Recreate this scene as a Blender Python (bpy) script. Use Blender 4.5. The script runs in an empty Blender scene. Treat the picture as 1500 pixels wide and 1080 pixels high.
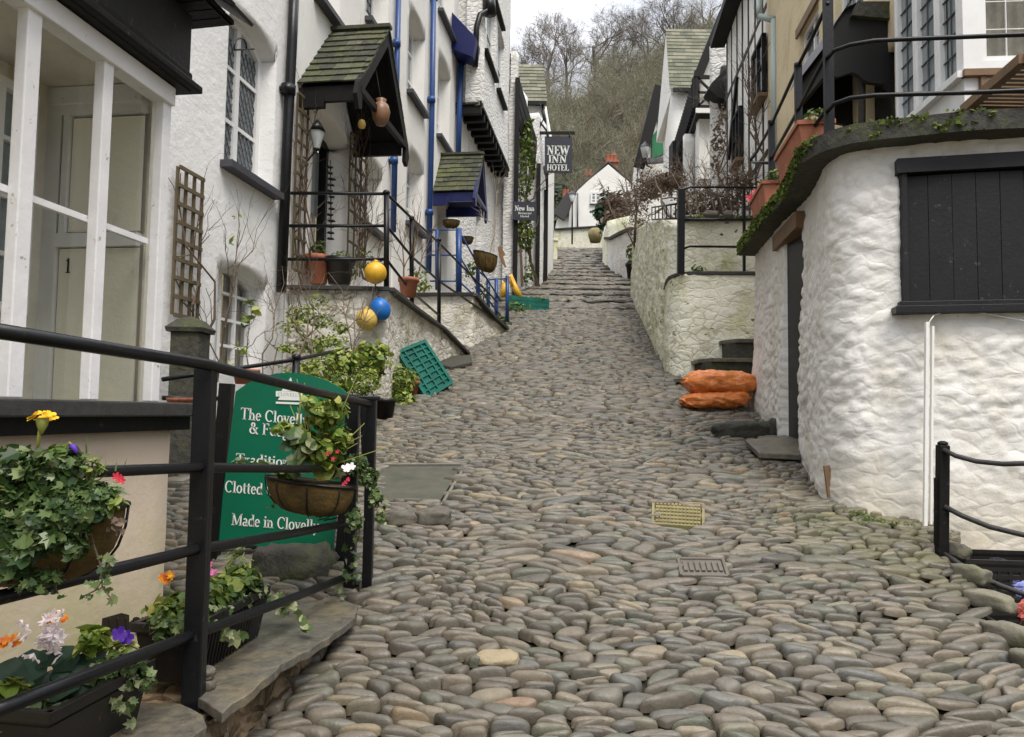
import bpy, math, random
import numpy as np
from mathutils import Vector, Matrix, noise
from mathutils.geometry import delaunay_2d_cdt
random.seed(7); RS = np.random.RandomState(7)
SC = bpy.context.scene
COL = SC.collection
R = math.radians

# ------------------------------------------------------------------ camera, sky, light
F = 1083.3
PITCH, ROLL = R(3.43), R(0.8)
CM = Matrix.Rotation(R(90) + PITCH, 3, 'X') @ Matrix.Rotation(ROLL, 3, 'Z')
cd = bpy.data.cameras.new('camera'); cam = bpy.data.objects.new('camera', cd); COL.objects.link(cam)
cd.sensor_width = 36; cd.lens = F * 36 / 1500; cd.clip_start = .05; cd.clip_end = 2000
cam.matrix_world = CM.to_4x4(); SC.camera = cam

w = bpy.data.worlds.new('World'); SC.world = w; w.use_nodes = True
nt = w.node_tree; nt.nodes.clear()
wo = nt.nodes.new('ShaderNodeOutputWorld'); bg1 = nt.nodes.new('ShaderNodeBackground'); bg2 = nt.nodes.new('ShaderNodeBackground')
mx = nt.nodes.new('ShaderNodeMixShader'); sk = nt.nodes.new('ShaderNodeTexSky'); sk.sky_type = 'NISHITA'; sk.sun_disc = False
SUN_EL, SUN_AZ = R(58), R(200)
sk.sun_elevation = SUN_EL; sk.sun_rotation = SUN_AZ
nt.links.new(sk.outputs[0], bg1.inputs[0]); bg1.inputs[1].default_value = .12
tc = nt.nodes.new('ShaderNodeTexCoord'); mp = nt.nodes.new('ShaderNodeMapping'); mp.inputs['Scale'].default_value = (2.2, 2.2, 7)
nz = nt.nodes.new('ShaderNodeTexNoise'); nz.inputs['Scale'].default_value = 1.6; nz.inputs['Detail'].default_value = 6
rp = nt.nodes.new('ShaderNodeValToRGB')
rp.color_ramp.elements[0].position = .36; rp.color_ramp.elements[0].color = (.54, .56, .62, 1)
rp.color_ramp.elements[1].position = .62; rp.color_ramp.elements[1].color = (.88, .88, .90, 1)
nt.links.new(tc.outputs['Generated'], mp.inputs[0]); nt.links.new(mp.outputs[0], nz.inputs[0]); nt.links.new(nz.outputs[0], rp.inputs[0])
sx = nt.nodes.new('ShaderNodeSeparateXYZ'); nt.links.new(tc.outputs['Generated'], sx.inputs[0])
pw = nt.nodes.new('ShaderNodeMath'); pw.operation = 'POWER'; pw.use_clamp = True; nt.links.new(sx.outputs[2], pw.inputs[0]); pw.inputs[1].default_value = 2.2
mrg = nt.nodes.new('ShaderNodeMapRange'); mrg.inputs[1].default_value = 0; mrg.inputs[2].default_value = 1; mrg.inputs[3].default_value = .36; mrg.inputs[4].default_value = 2.7
nt.links.new(pw.outputs[0], mrg.inputs[0]); nt.links.new(mrg.outputs[0], bg2.inputs[1]); nt.links.new(rp.outputs[0], bg2.inputs[0])   # an overcast sky is brighter overhead
mx.inputs[0].default_value = .88
nt.links.new(bg1.outputs[0], mx.inputs[1]); nt.links.new(bg2.outputs[0], mx.inputs[2]); nt.links.new(mx.outputs[0], wo.inputs[0])
sl = bpy.data.lights.new('sun', 'SUN'); sl.energy = 1.5; sl.angle = R(25); sl.color = (1, .93, .83)
so = bpy.data.objects.new('sun', sl); COL.objects.link(so)
so.rotation_euler = (R(90) - SUN_EL, 0, R(25))
SC.view_settings.view_transform = 'Standard'; SC.view_settings.look = 'None'
SC.view_settings.exposure = 0.92; SC.view_settings.gamma = 1

# ------------------------------------------------------------------ measuring
def ray(px, py):
    v = CM @ Vector(((px - 750) / F, (540 - py) / F, -1)); return v / v.y
def P(px, py, Y): return ray(px, py) * Y
PY = [-20, 0, 4.2, 10.4, 18, 42, 48, 56, 75, 112, 150, 400]
PZ = [-5.6, -1.75, -.67, .62, 2.74, 9.5, 10.9, 12.0, 23.5, 47, 52, 40]
def prof(Y): return float(np.interp(Y, PY, PZ))
def npprof(Y): return np.interp(Y, PY, PZ)
def steps(Y):
    Y = np.asarray(Y, float)
    p = 1.35; t = (Y - 16.6) / p; f = t - np.floor(t)
    return np.where((Y > 16.6) & (Y < 40), .065 * (.5 - f), 0.0)
def gz(Y): return float(npprof(Y) + steps(Y))
def G(px, py):
    r = ray(px, py); lo, hi = .5, 60
    y = .6
    while y < 90:
        if r.z * y < prof(y): break
        y += .02
    return Vector((r.x * y, y, prof(y)))

# ------------------------------------------------------------------ mesh builder
class MB:
    def __init__(s): s.v = []; s.f = []; s.r = []; s.n = 0; s.sm = []
    def add(s, verts, faces, rnd=0.0, smooth=False):
        verts = np.asarray(verts, float).reshape(-1, 3); o = s.n
        s.v.append(verts); s.n += len(verts)
        s.r.append(np.full(len(verts), rnd) if np.isscalar(rnd) else np.asarray(rnd, float))
        s.f.extend([tuple(i + o for i in f) for f in faces]); s.sm.extend([smooth] * len(faces)); return s
    def box(s, lo, hi, rnd=None, M=None):
        x0, y0, z0 = lo; x1, y1, z1 = hi
        v = [(x0,y0,z0),(x1,y0,z0),(x1,y1,z0),(x0,y1,z0),(x0,y0,z1),(x1,y0,z1),(x1,y1,z1),(x0,y1,z1)]
        if M is not None: v = [M @ Vector(q) for q in v]
        return s.add([tuple(q) for q in v], [(0,3,2,1),(4,5,6,7),(0,1,5,4),(1,2,6,5),(2,3,7,6),(3,0,4,7)], random.random() if rnd is None else rnd)
    def bar(s, a, b, w, h=None, rnd=None, up=(0,0,1)):
        a, b = Vector(a), Vector(b); h = h or w; d = (b - a); L = d.length; d.normalize(); u = Vector(up)
        if abs(d.dot(u)) > .98: u = Vector((1, 0, 0))
        sd = d.cross(u).normalized(); u = sd.cross(d)
        M = Matrix((( d.x, sd.x, u.x, a.x), (d.y, sd.y, u.y, a.y), (d.z, sd.z, u.z, a.z), (0,0,0,1)))
        return s.box((0, -w/2, -h/2), (L, w/2, h/2), rnd, M)
    def tube(s, pts, rad, n=8, rnd=None, cap=True):
        pts = [Vector(p) for p in pts]; m = len(pts); rad = [rad] * m if np.isscalar(rad) else rad
        vs = []; pu = None
        for i, p in enumerate(pts):
            t = (pts[min(i+1, m-1)] - pts[max(i-1, 0)]).normalized()
            if pu is None: pu = t.orthogonal().normalized()
            pu = (pu - t * pu.dot(t)); pu = pu.normalized() if pu.length > 1e-6 else t.orthogonal().normalized()
            b = t.cross(pu)
            for k in range(n):
                a = 2*math.pi*k/n; vs.append(tuple(p + (pu*math.cos(a) + b*math.sin(a)) * rad[i]))
        fs = [(i*n+k, i*n+(k+1)%n, (i+1)*n+(k+1)%n, (i+1)*n+k) for i in range(m-1) for k in range(n)]
        if cap: fs += [tuple(range(n-1, -1, -1)), tuple((m-1)*n+k for k in range(n))]
        return s.add(vs, fs, random.random() if rnd is None else rnd, n > 4)
    def lathe(s, prof_, c, n=20, rnd=.5, M=None, sx=1, sy=1):
        vs = []
        for r_, z in prof_:
            for k in range(n):
                a = 2*math.pi*k/n; q = Vector((r_*sx*math.cos(a), r_*sy*math.sin(a), z))
                if M is not None: q = M @ q
                vs.append(tuple(q + Vector(c)))
        m = len(prof_)
        fs = [(i*n+k, i*n+(k+1)%n, (i+1)*n+(k+1)%n, (i+1)*n+k) for i in range(m-1) for k in range(n)]
        return s.add(vs, fs, rnd, True)
    def prism(s, poly, d, rnd=.5):
        """poly: list of 3D points, extruded by vector d"""
        n = len(poly); d = Vector(d); v = [tuple(Vector(p)) for p in poly] + [tuple(Vector(p) + d) for p in poly]
        return s.add(v, [tuple(range(n-1, -1, -1)), tuple(range(n, 2*n))] + [(i, (i+1)%n, n+(i+1)%n, n+i) for i in range(n)], rnd)
    def inst(s, tv, tf, Ms, pos, rnd):
        """instances of a small template: Ms (N,3,3), pos (N,3)"""
        tv = np.asarray(tv, float); k = len(tv); N = len(pos)
        if N == 0: return s
        V = np.einsum('nij,kj->nki', Ms, tv) + pos[:, None, :]
        o = s.n; s.v.append(V.reshape(-1, 3)); s.n += N*k; s.r.append(np.repeat(rnd, k))
        for i in range(N):
            b = o + i*k; s.f.extend([tuple(b + j for j in f) for f in tf])
        s.sm.extend([False] * (N*len(tf))); return s
    def build(s, name, mat, parent=None, loc=None, bevel=0, **tags):
        V = np.concatenate(s.v) if s.v else np.zeros((0,3)); Rn = np.concatenate(s.r) if s.r else np.zeros(0)
        if parent is not None: base = Vector(parent['_base']) if '_base' in parent.keys() else parent.matrix_world.translation
        elif loc is not None: base = Vector(loc)
        else: base = Vector(((V[:,0].min()+V[:,0].max())/2, (V[:,1].min()+V[:,1].max())/2, V[:,2].min()))
        me = bpy.data.meshes.new(name)
        nf = len(s.f); lens = np.fromiter((len(f) for f in s.f), int, nf); tot = int(lens.sum())
        me.vertices.add(len(V)); me.vertices.foreach_set('co', (V - np.array(base)).astype(np.float32).ravel())
        me.loops.add(tot); me.polygons.add(nf)
        me.loops.foreach_set('vertex_index', np.fromiter((i for f in s.f for i in f), np.int32, tot))
        st = np.concatenate([[0], np.cumsum(lens)[:-1]]).astype(np.int32)
        me.polygons.foreach_set('loop_start', st); me.polygons.foreach_set('loop_total', lens.astype(np.int32))
        me.polygons.foreach_set('use_smooth', np.array(s.sm, bool))
        me.update(calc_edges=True); me.validate()
        at = me.attributes.new('rnd', 'FLOAT', 'POINT')
        if len(at.data) == len(Rn): at.data.foreach_set('value', Rn.astype(np.float32))
        me.materials.append(mat)
        o = bpy.data.objects.new(name, me); COL.objects.link(o)
        if parent is not None: o.parent = parent; o['_base'] = tuple(base)
        else: o.location = base; o['_base'] = tuple(base)
        if bevel:
            b = o.modifiers.new('bevel', 'BEVEL'); b.width = bevel; b.segments = 2; b.limit_method = 'ANGLE'
        for k_, v_ in tags.items(): o[k_] = v_
        return o
def root(name, loc, label, category, group=None):
    o = bpy.data.objects.new(name, None); COL.objects.link(o); o.location = loc; o.empty_display_size = .1
    o['_base'] = tuple(loc); o['label'] = label; o['category'] = category
    if group: o['group'] = group
    bpy.context.view_layer.update() if False else None
    return o
def copy_tree(o, parent=None):
    c = o.copy(); COL.objects.link(c)
    if parent is not None: c.parent = parent
    for ch in [x for x in COL.objects if x.parent == o]: copy_tree(ch, c)
    return c
def tag(o, label, cat, group=None, kind=None):
    o['label'] = label; o['category'] = cat
    if group: o['group'] = group
    if kind: o['kind'] = kind
    return o

# ------------------------------------------------------------------ materials
class NT:
    def __init__(s, name):
        s.m = bpy.data.materials.new(name); s.m.use_nodes = True; s.t = s.m.node_tree; s.t.nodes.clear()
        s.out = s.n('ShaderNodeOutputMaterial'); s.p = s.n('ShaderNodeBsdfPrincipled'); s.l(s.p.outputs[0], s.out.inputs[0])
        s.co = s.n('ShaderNodeTexCoord').outputs['Object']
        g = s.n('ShaderNodeNewGeometry'); s.pos = g.outputs['Position']; s.nrm = g.outputs['Normal']
    def n(s, t): return s.t.nodes.new(t)
    def l(s, a, b): s.t.links.new(a, b)
    def noise(s, scale, detail=5, rough=.55, stretch=(1,1,1), co=None, out=0):
        mp = s.n('ShaderNodeMapping'); mp.inputs['Scale'].default_value = stretch; s.l(co or s.pos, mp.inputs[0])
        n = s.n('ShaderNodeTexNoise'); n.inputs['Scale'].default_value = scale; n.inputs['Detail'].default_value = detail
        n.inputs['Roughness'].default_value = rough; s.l(mp.outputs[0], n.inputs[0]); return n.outputs[out]
    def voro(s, scale, stretch=(1,1,1), feature='DISTANCE_TO_EDGE', out=0):
        mp = s.n('ShaderNodeMapping'); mp.inputs['Scale'].default_value = stretch; s.l(s.pos, mp.inputs[0])
        n = s.n('ShaderNodeTexVoronoi'); n.feature = feature; n.inputs['Scale'].default_value = scale; s.l(mp.outputs[0], n.inputs[0]); return n.outputs[out]
    def rnd(s):
        a = s.n('ShaderNodeAttribute'); a.attribute_name = 'rnd'; return a.outputs['Fac']
    def ramp(s, fac, stops, inter='LINEAR'):
        r = s.n('ShaderNodeValToRGB'); cr = r.color_ramp; cr.interpolation = inter
        while len(cr.elements) < len(stops): cr.elements.new(.5)
        for e, (p, c) in zip(cr.elements, stops):
            e.position = p; e.color = (*c, 1) if len(c) == 3 else c
        s.l(fac, r.inputs[0]); return r.outputs[0]
    def sramp(s, fac, a, b): return s.ramp(fac, [(a, (0,0,0)), (b, (1,1,1))])
    def mix(s, fac, a, b, mode='MIX'):
        m = s.n('ShaderNodeMix'); m.data_type = 'RGBA'; m.blend_type = mode
        for sock, val in ((m.inputs[0], fac), (m.inputs[6], a), (m.inputs[7], b)):
            if isinstance(val, (int, float)): sock.default_value = val
            elif isinstance(val, tuple): sock.default_value = (*val, 1)
            else: s.l(val, sock)
        return m.outputs[2]
    def math(s, op, a, b=0.0):
        m = s.n('ShaderNodeMath'); m.operation = op
        for i, val in enumerate((a, b)):
            if isinstance(val, (int, float)): m.inputs[i].default_value = val
            else: s.l(val, m.inputs[i])
        return m.outputs[0]
    def sep(s, axis, co=None):
        x = s.n('ShaderNodeSeparateXYZ'); s.l(co or s.pos, x.inputs[0]); return x.outputs[axis]
    def bump(s, h, strength=.5, dist=.02, normal=None):
        b = s.n('ShaderNodeBump'); b.inputs['Strength'].default_value = strength; b.inputs['Distance'].default_value = dist
        s.l(h, b.inputs['Height'])
        if normal is not None: s.l(normal, b.inputs['Normal'])
        return b.outputs[0]
    def fin(s, col, rough=.8, normal=None, spec=.4, metal=0):
        if isinstance(col, tuple): s.p.inputs['Base Color'].default_value = (*col, 1)
        else: s.l(col, s.p.inputs['Base Color'])
        if isinstance(rough, (int, float)): s.p.inputs['Roughness'].default_value = rough
        else: s.l(rough, s.p.inputs['Roughness'])
        if normal is not None: s.l(normal, s.p.inputs['Normal'])
        s.p.inputs['Specular IOR Level'].default_value = spec; s.p.inputs['Metallic'].default_value = metal
        return s.m
def whitewash(name, base=(.80,.79,.75), stain=(.42,.43,.30), amount=(.56,.78), bump=.5, stones=0, scale=1.0, damp=None, chips=None, joint=None):
    s = NT(name)
    c = s.mix(s.sramp(s.noise(1.3*scale, 6, .6), .35, .7), base, tuple(x*.88 for x in base))
    st = s.sramp(s.noise(2.3*scale, 9, .68, (1,1,.55)), *amount)
    c = s.mix(st, c, stain)
    fine = s.sramp(s.noise(14*scale, 6, .7), .60, .74)
    c = s.mix(s.math('MULTIPLY', fine, .55), c, tuple(x*.55 for x in base))
    if chips:
        ch = s.sramp(s.noise(9*scale, 4, .5, (1,1,1.6)), .66, .70)
        c = s.mix(ch, c, chips)
    if joint:
        jc, ja = joint; ds = s.n('ShaderNodeVectorMath'); ds.operation = 'ADD'; dn = s.n('ShaderNodeTexNoise'); dn.inputs['Scale'].default_value = 5; s.l(s.pos, dn.inputs[0])
        dm = s.n('ShaderNodeVectorMath'); dm.operation = 'SCALE'; dm.inputs['Scale'].default_value = .16; s.l(dn.outputs['Color'], dm.inputs[0]); s.l(s.pos, ds.inputs[0]); s.l(dm.outputs[0], ds.inputs[1])
        mpj = s.n('ShaderNodeMapping'); mpj.inputs['Scale'].default_value = (1,1,1.8); s.l(ds.outputs[0], mpj.inputs[0]); vj = s.n('ShaderNodeTexVoronoi'); vj.feature = 'DISTANCE_TO_EDGE'; vj.inputs['Scale'].default_value = 6.0; s.l(mpj.outputs[0], vj.inputs[0])
        je = s.ramp(vj.outputs[0], [(0,(1,1,1)),(.09,(0,0,0))]); jm = s.sramp(s.noise(2.6, 5, .6), .42, .62)
        c = s.mix(s.math('MULTIPLY', s.math('MULTIPLY', je, jm), ja), c, jc); jh = s.sramp(vj.outputs[0], 0, .16)
    if damp:
        z0, z1, dc = damp
        zz = s.math('ADD', s.sep(2), s.math('MULTIPLY', s.noise(3, 5), (z1-z0)*.9))
        mr = s.n('ShaderNodeMapRange'); mr.inputs[1].default_value = z0+(z1-z0)*.45; mr.inputs[2].default_value = z1+(z1-z0)*.4; mr.inputs[3].default_value = .8; mr.inputs[4].default_value = 0
        s.l(zz, mr.inputs[0]); c = s.mix(mr.outputs[0], c, dc)
    h = s.noise(22*scale, 7, .7)
    nrm = s.bump(h, bump, .010, s.bump(s.noise(8*scale, 6, .6, (1,1,1.5)), min(1, bump*.8), .018))
    if joint: nrm = s.bump(jh, .5 if ja > .5 else .22, .010, nrm)
    if stones:
        v = s.sramp(s.voro(4.2*scale, (1,1,1.9)), 0, .22)
        v2 = s.math('ADD', v, s.math('MULTIPLY', s.noise(5, 4), .8))
        nrm = s.bump(v2, stones, .05, nrm)
    return s.fin(c, .85, nrm, .25)
def paint(name, col, rough=.45, var=.25, bump=.08, wear=None, spec=.4):
    s = NT(name)
    c = s.mix(s.sramp(s.noise(6, 6, .65), .35, .75), col, tuple(x*(1-var) for x in col))
    if wear: c = s.mix(s.sramp(s.noise(25, 5, .7), .63, .69), c, wear)
    return s.fin(c, rough, s.bump(s.noise(40, 4), bump, .004), spec)
def rndmat(name, stops, rough=.7, mott=.3, bump=.3, bs=30, spec=.35, moss=None, dist=.006):
    s = NT(name)
    c = s.ramp(s.rnd(), stops)
    c = s.mix(s.math('MULTIPLY', s.noise(18, 6, .65), mott*2), c, (.02,.02,.02), 'MIX') if False else s.mix(mott, c, s.ramp(s.noise(18, 7, .7), [(.3,(.25,.25,.25)),(.7,(1,1,1))]), 'MULTIPLY')
    if moss:
        a, b, mc = moss; c = s.mix(s.sramp(s.noise(4.5, 8, .7), a, b), c, mc)
    return s.fin(c, rough, s.bump(s.noise(bs, 6, .6), bump, dist), spec)
def leafmat(name, stops, rough=.45, trans=.25):
    s = NT(name)
    c = s.ramp(s.rnd(), stops)
    c = s.mix(.35, c, s.ramp(s.noise(60, 3), [(.3,(.6,.6,.6)),(.7,(1.1,1.1,1.0))]), 'MULTIPLY')
    s.fin(c, rough, None, .35)
    tr = s.n('ShaderNodeBsdfTranslucent'); s.l(c, tr.inputs[0]); m = s.n('ShaderNodeMixShader'); m.inputs[0].default_value = trans
    s.l(s.p.outputs[0], m.inputs[1]); s.l(tr.outputs[0], m.inputs[2]); s.l(m.outputs[0], s.out.inputs[0]); return s.m
def clearglass(name):
    s = NT(name); g = s.n('ShaderNodeBsdfGlossy'); g.inputs['Roughness'].default_value = .03
    t = s.n('ShaderNodeBsdfTransparent'); t.inputs[0].default_value = (.97,.98,.97,1)
    fr = s.n('ShaderNodeFresnel'); fr.inputs[0].default_value = 1.5; m = s.n('ShaderNodeMixShader')
    s.l(s.math('MULTIPLY', fr.outputs[0], .7), m.inputs[0]); s.l(t.outputs[0], m.inputs[1]); s.l(g.outputs[0], m.inputs[2]); s.l(m.outputs[0], s.out.inputs[0]); return s.m

M = {}
M['white_rough'] = whitewash('white_rough', (.82,.815,.80), (.60,.60,.55), (.58,.85), .55, 0)
M['white_smooth'] = whitewash('white_smooth', (.80,.79,.75), (.62,.60,.52), (.60,.9), .15)
M['white_stone'] = whitewash('white_stone', (.80,.78,.74), (.58,.53,.42), (.50,.76), .45, 0, 1.0, (-.95,-.12,(.50,.43,.29)), None, ((.50,.46,.40), .22))
M['white_pebble'] = whitewash('white_pebble', (.78,.77,.74), (.5,.5,.44), (.52,.8), .9, .35, 1.3)
M['yellow_wall'] = whitewash('yellow_wall', (.86,.84,.70), (.50,.50,.22), (.48,.70), .7, 0, 1.0, None, (.12,.10,.06), ((.34,.31,.16), .6))
M['terrace_white'] = whitewash('terrace_white', (.78,.75,.68), (.38,.36,.20), (.50,.70), .8, .0, 1.2, None, (.28,.22,.15), ((.22,.18,.12), .9))
M['cream'] = whitewash('cream', (.66,.55,.36), (.40,.33,.18), (.52,.8), .6)
M['shop_cream'] = whitewash('shop_cream', (.68,.56,.44), (.52,.46,.24), (.50,.72), .25, 0, 1, (-1.0,-.35,(.60,.54,.30)))
M['interior'] = whitewash('interior', (.86,.83,.70), (.7,.66,.5), (.6,.9), .3)
M['interior_brown'] = paint('interior_brown', (.74,.70,.60), .7)
M['white_paint'] = paint('white_paint', (.82,.81,.81), .4, .14, .4, (.40,.34,.28))
M['white_frame'] = paint('white_frame', (.78,.78,.77), .4, .12)
M['black_paint'] = paint('black_paint', (.007,.007,.008), .38, .3, .25, (.03,.027,.024), .3)
M['black_wood'] = paint('black_wood', (.006,.0055,.005), .6, .5, .5, (.04,.034,.03), .25)
M['black_iron'] = paint('black_iron', (.006,.0065,.008), .36, .3, .3, (.03,.025,.02), .32)
M['shutter'] = paint('shutter', (.014,.0135,.015), .5, .4, .4, (.06,.055,.05), .3)
M['blue_paint'] = paint('blue_paint', (.020,.065,.22), .35, .2, .1)
M['navy_paint'] = paint('navy_paint', (.012,.018,.10), .35, .2, .1)
M['grey_sill'] = paint('grey_sill', (.06,.06,.075), .5, .3)
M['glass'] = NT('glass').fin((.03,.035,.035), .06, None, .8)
M['glass_clear'] = clearglass('glass_clear')
M['glass_pale'] = paint('glass_pale', (.27,.31,.32), .1, .5, 0)
M['lead'] = paint('lead', (.10,.10,.11), .5)
M['curtain'] = paint('curtain', (.50,.46,.38), .9, .5)
M['slate_moss'] = rndmat('slate_moss', [(0,(.05,.052,.04)),(.4,(.08,.085,.05)),(.75,(.11,.115,.055)),(1,(.13,.125,.09))], .75, .6, .8, 25, .3, (.54,.72,(.12,.14,.035)))
M['slate_pale'] = rndmat('slate_pale', [(0,(.12,.125,.085)),(.5,(.185,.185,.125)),(1,(.26,.25,.18))], .85, .7, .8, 12)
M['slate_dark'] = rndmat('slate_dark', [(0,(.03,.03,.03)),(1,(.09,.085,.08))], .6, .5, .6)
M['slab'] = rndmat('slab', [(0,(.12,.125,.115)),(.5,(.16,.145,.115)),(1,(.19,.15,.11))], .42, .8, .9, 9, .5, (.48,.66,(.17,.14,.085)), .02)
M['slab_side'] = whitewash('slab_side', (.34,.24,.15), (.10,.08,.04), (.46,.62), 1.0, .8, 2.0, None, (.55,.5,.4))
M['moss'] = leafmat('moss', [(0,(.03,.05,.008)),(.5,(.08,.12,.015)),(1,(.16,.20,.03))], .9, .1)
M['mossy_stone'] = rndmat('mossy_stone', [(0,(.06,.06,.05)),(1,(.10,.095,.08))], .85, .6, 1, 18, .2, (.52,.70,(.075,.09,.025)), .02)
M['terracotta'] = paint('terracotta', (.42,.15,.08), .7, .35, .3, (.5,.3,.2))
M['brass_clay'] = paint('brass_clay', (.26,.14,.075), .4, .4)
M['yellow_plastic'] = paint('yellow_plastic', (.75,.42,.03), .4, .25, .1, (.3,.2,.1))
M['cream_plastic'] = paint('cream_plastic', (.72,.50,.12), .5, .3, .1, (.2,.15,.08))
M['blue_plastic'] = paint('blue_plastic', (.012,.15,.52), .35, .2)
M['teal_plastic'] = paint('teal_plastic', (.008,.145,.11), .5, .5, .3, (.04,.36,.29))
M['sign_green'] = paint('sign_green', (.002,.135,.072), .22, .12, .0)
M['sign_dark'] = paint('sign_dark', (.03,.032,.045), .45, .2)
M['sign_white'] = paint('sign_white', (.80,.82,.78), .5, .05, 0)
M['sign_grey'] = paint('sign_grey', (.35,.42,.40), .5, .05, 0)
_s = NT('orange_sack'); _c = _s.mix(_s.sramp(_s.noise(9, 6, .6), .35, .7), (.78,.26,.06), (.62,.16,.03)); _c = _s.mix(_s.math('MULTIPLY', _s.sramp(_s.noise(14, 5, .7, (1,1,2)), .58, .72), .45), _c, (.82,.50,.32))
M['orange_sack'] = _s.fin(_c, .33, _s.bump(_s.noise(16, 4, .6, (.6,1,1.6)), 1, .03, _s.bump(_s.noise(50, 4), .6, .005)), .5)
M['coir'] = rndmat('coir', [(0,(.05,.035,.012)),(.5,(.12,.075,.02)),(1,(.18,.12,.03))], .95, .7, 1, 60)
M['black_plastic'] = paint('black_plastic', (.016,.014,.013), .42, .4, .2, (.05,.03,.02))
M['soil'] = paint('soil', (.03,.02,.012), .95)
M['wood'] = paint('wood', (.20,.12,.06), .6, .4, .3, (.3,.2,.1))
M['trellis'] = paint('trellis', (.13,.10,.055), .85, .4, .4, (.10,.11,.04))
M['twig'] = paint('twig', (.14,.10,.07), .9, .4)
M['bark'] = paint('bark', (.27,.235,.17), .95, .4, .3)
M['twig_far'] = rndmat('twig_far', [(0,(.19,.17,.12)),(.4,(.26,.24,.18)),(.7,(.22,.24,.15)),(1,(.36,.33,.26))], 1, .2, 0)
M['bark_sky'] = paint('bark_sky', (.20,.175,.15), 1, .3)
M['brick'] = paint('brick', (.38,.15,.09), .9, .4, .4)
M['grate_yellow'] = paint('grate_yellow', (.27,.23,.10), .75, .5, .6, (.16,.11,.06))
M['concrete'] = paint('concrete', (.20,.185,.155), .85, .35, .5, (.30,.28,.24))
M['manhole'] = paint('manhole', (.085,.085,.06), .7, .45, .5, (.12,.12,.09))
M['rope'] = paint('rope', (.06,.06,.055), .8, .4, .6)
M['fabric_dark'] = paint('fabric_dark', (.02,.02,.025), .9)
M['lamp_glass'] = paint('lamp_glass', (.5,.52,.52), .15, .2, 0)
def flower(name, col, c2=None): return leafmat(name, [(0, col), (1, c2 or tuple(min(1, x*1.25) for x in col))], .6, .2)
M['f_white'] = flower('f_white', (.80,.72,.74)); M['f_purple'] = flower('f_purple', (.10,.03,.45), (.2,.08,.6))
M['f_orange'] = flower('f_orange', (.65,.10,.02), (.85,.35,.02)); M['f_yellow'] = flower('f_yellow', (.80,.50,.02))
M['f_pink'] = flower('f_pink', (.55,.03,.28), (.85,.35,.6)); M['f_red'] = flower('f_red', (.50,.02,.05), (.65,.05,.08))
M['ivy'] = leafmat('ivy', [(0,(.025,.055,.018)),(.4,(.06,.11,.03)),(.75,(.14,.20,.07)),(1,(.42,.44,.24))], .32)  # pale end lightened to put glossy highlights into the leaf colour
M['leaf_mid'] = leafmat('leaf_mid', [(0,(.045,.085,.012)),(.5,(.09,.15,.025)),(.85,(.19,.24,.045)),(1,(.33,.33,.09))])
M['leaf_bright'] = leafmat('leaf_bright', [(0,(.07,.13,.015)),(.5,(.19,.27,.04)),(1,(.45,.46,.12))])
M['leaf_dark'] = leafmat('leaf_dark', [(0,(.015,.04,.018)),(.6,(.03,.075,.04)),(1,(.09,.14,.09))])
M['leaf_brown'] = leafmat('leaf_brown', [(0,(.10,.06,.03)),(.6,(.19,.12,.07)),(1,(.26,.19,.12))])
M['hedge_brown'] = leafmat('hedge_brown', [(0,(.10,.07,.05)),(.6,(.20,.145,.11)),(1,(.30,.24,.18))], .9)
# ------------------------------------------------------------------ terrain
def hill(X, Y):
    z = prof(Y)
    if Y > 56:
        t = min(1, (Y - 56) / 50)
        z += t * (.50 * max(-30, min(60, X - 6)) + 3.0 * noise.noise(Vector((X*.03, Y*.03, 0))))
    return z
def terrain():
    xs = np.concatenate([np.arange(-400, -60, 40), np.arange(-60, 80, 5), np.arange(80, 401, 40)])
    ys = np.array([-60, -20, 0, 4.2, 10.4, 18, 30, 42, 48, 56, 62, 68, 75, 82, 90, 98, 105, 112, 120, 130, 150, 250, 400, 800.])
    b = MB(); vs = []
    for y in ys:
        for x in xs:
            vs.append((x, y, hill(x, min(y, 400)) - (1.2 if y < 46 else .05)))
    n = len(xs)
    b.add(vs, [(j*n+i, j*n+i+1, (j+1)*n+i+1, (j+1)*n+i) for j in range(len(ys)-1) for i in range(n-1)], 0, True)
    s = NT('hill_ground'); c = s.ramp(s.noise(.25, 9, .7), [(.3, (.07,.06,.03)), (.5, (.13,.10,.05)), (.65, (.10,.11,.04)), (.8, (.20,.15,.09))])
    m = s.fin(c, 1, s.bump(s.noise(1.2, 6), 1, .5), .1)
    o = b.build('ground', m, None, (0,0,0)); o['kind'] = 'structure'
terrain()

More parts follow.
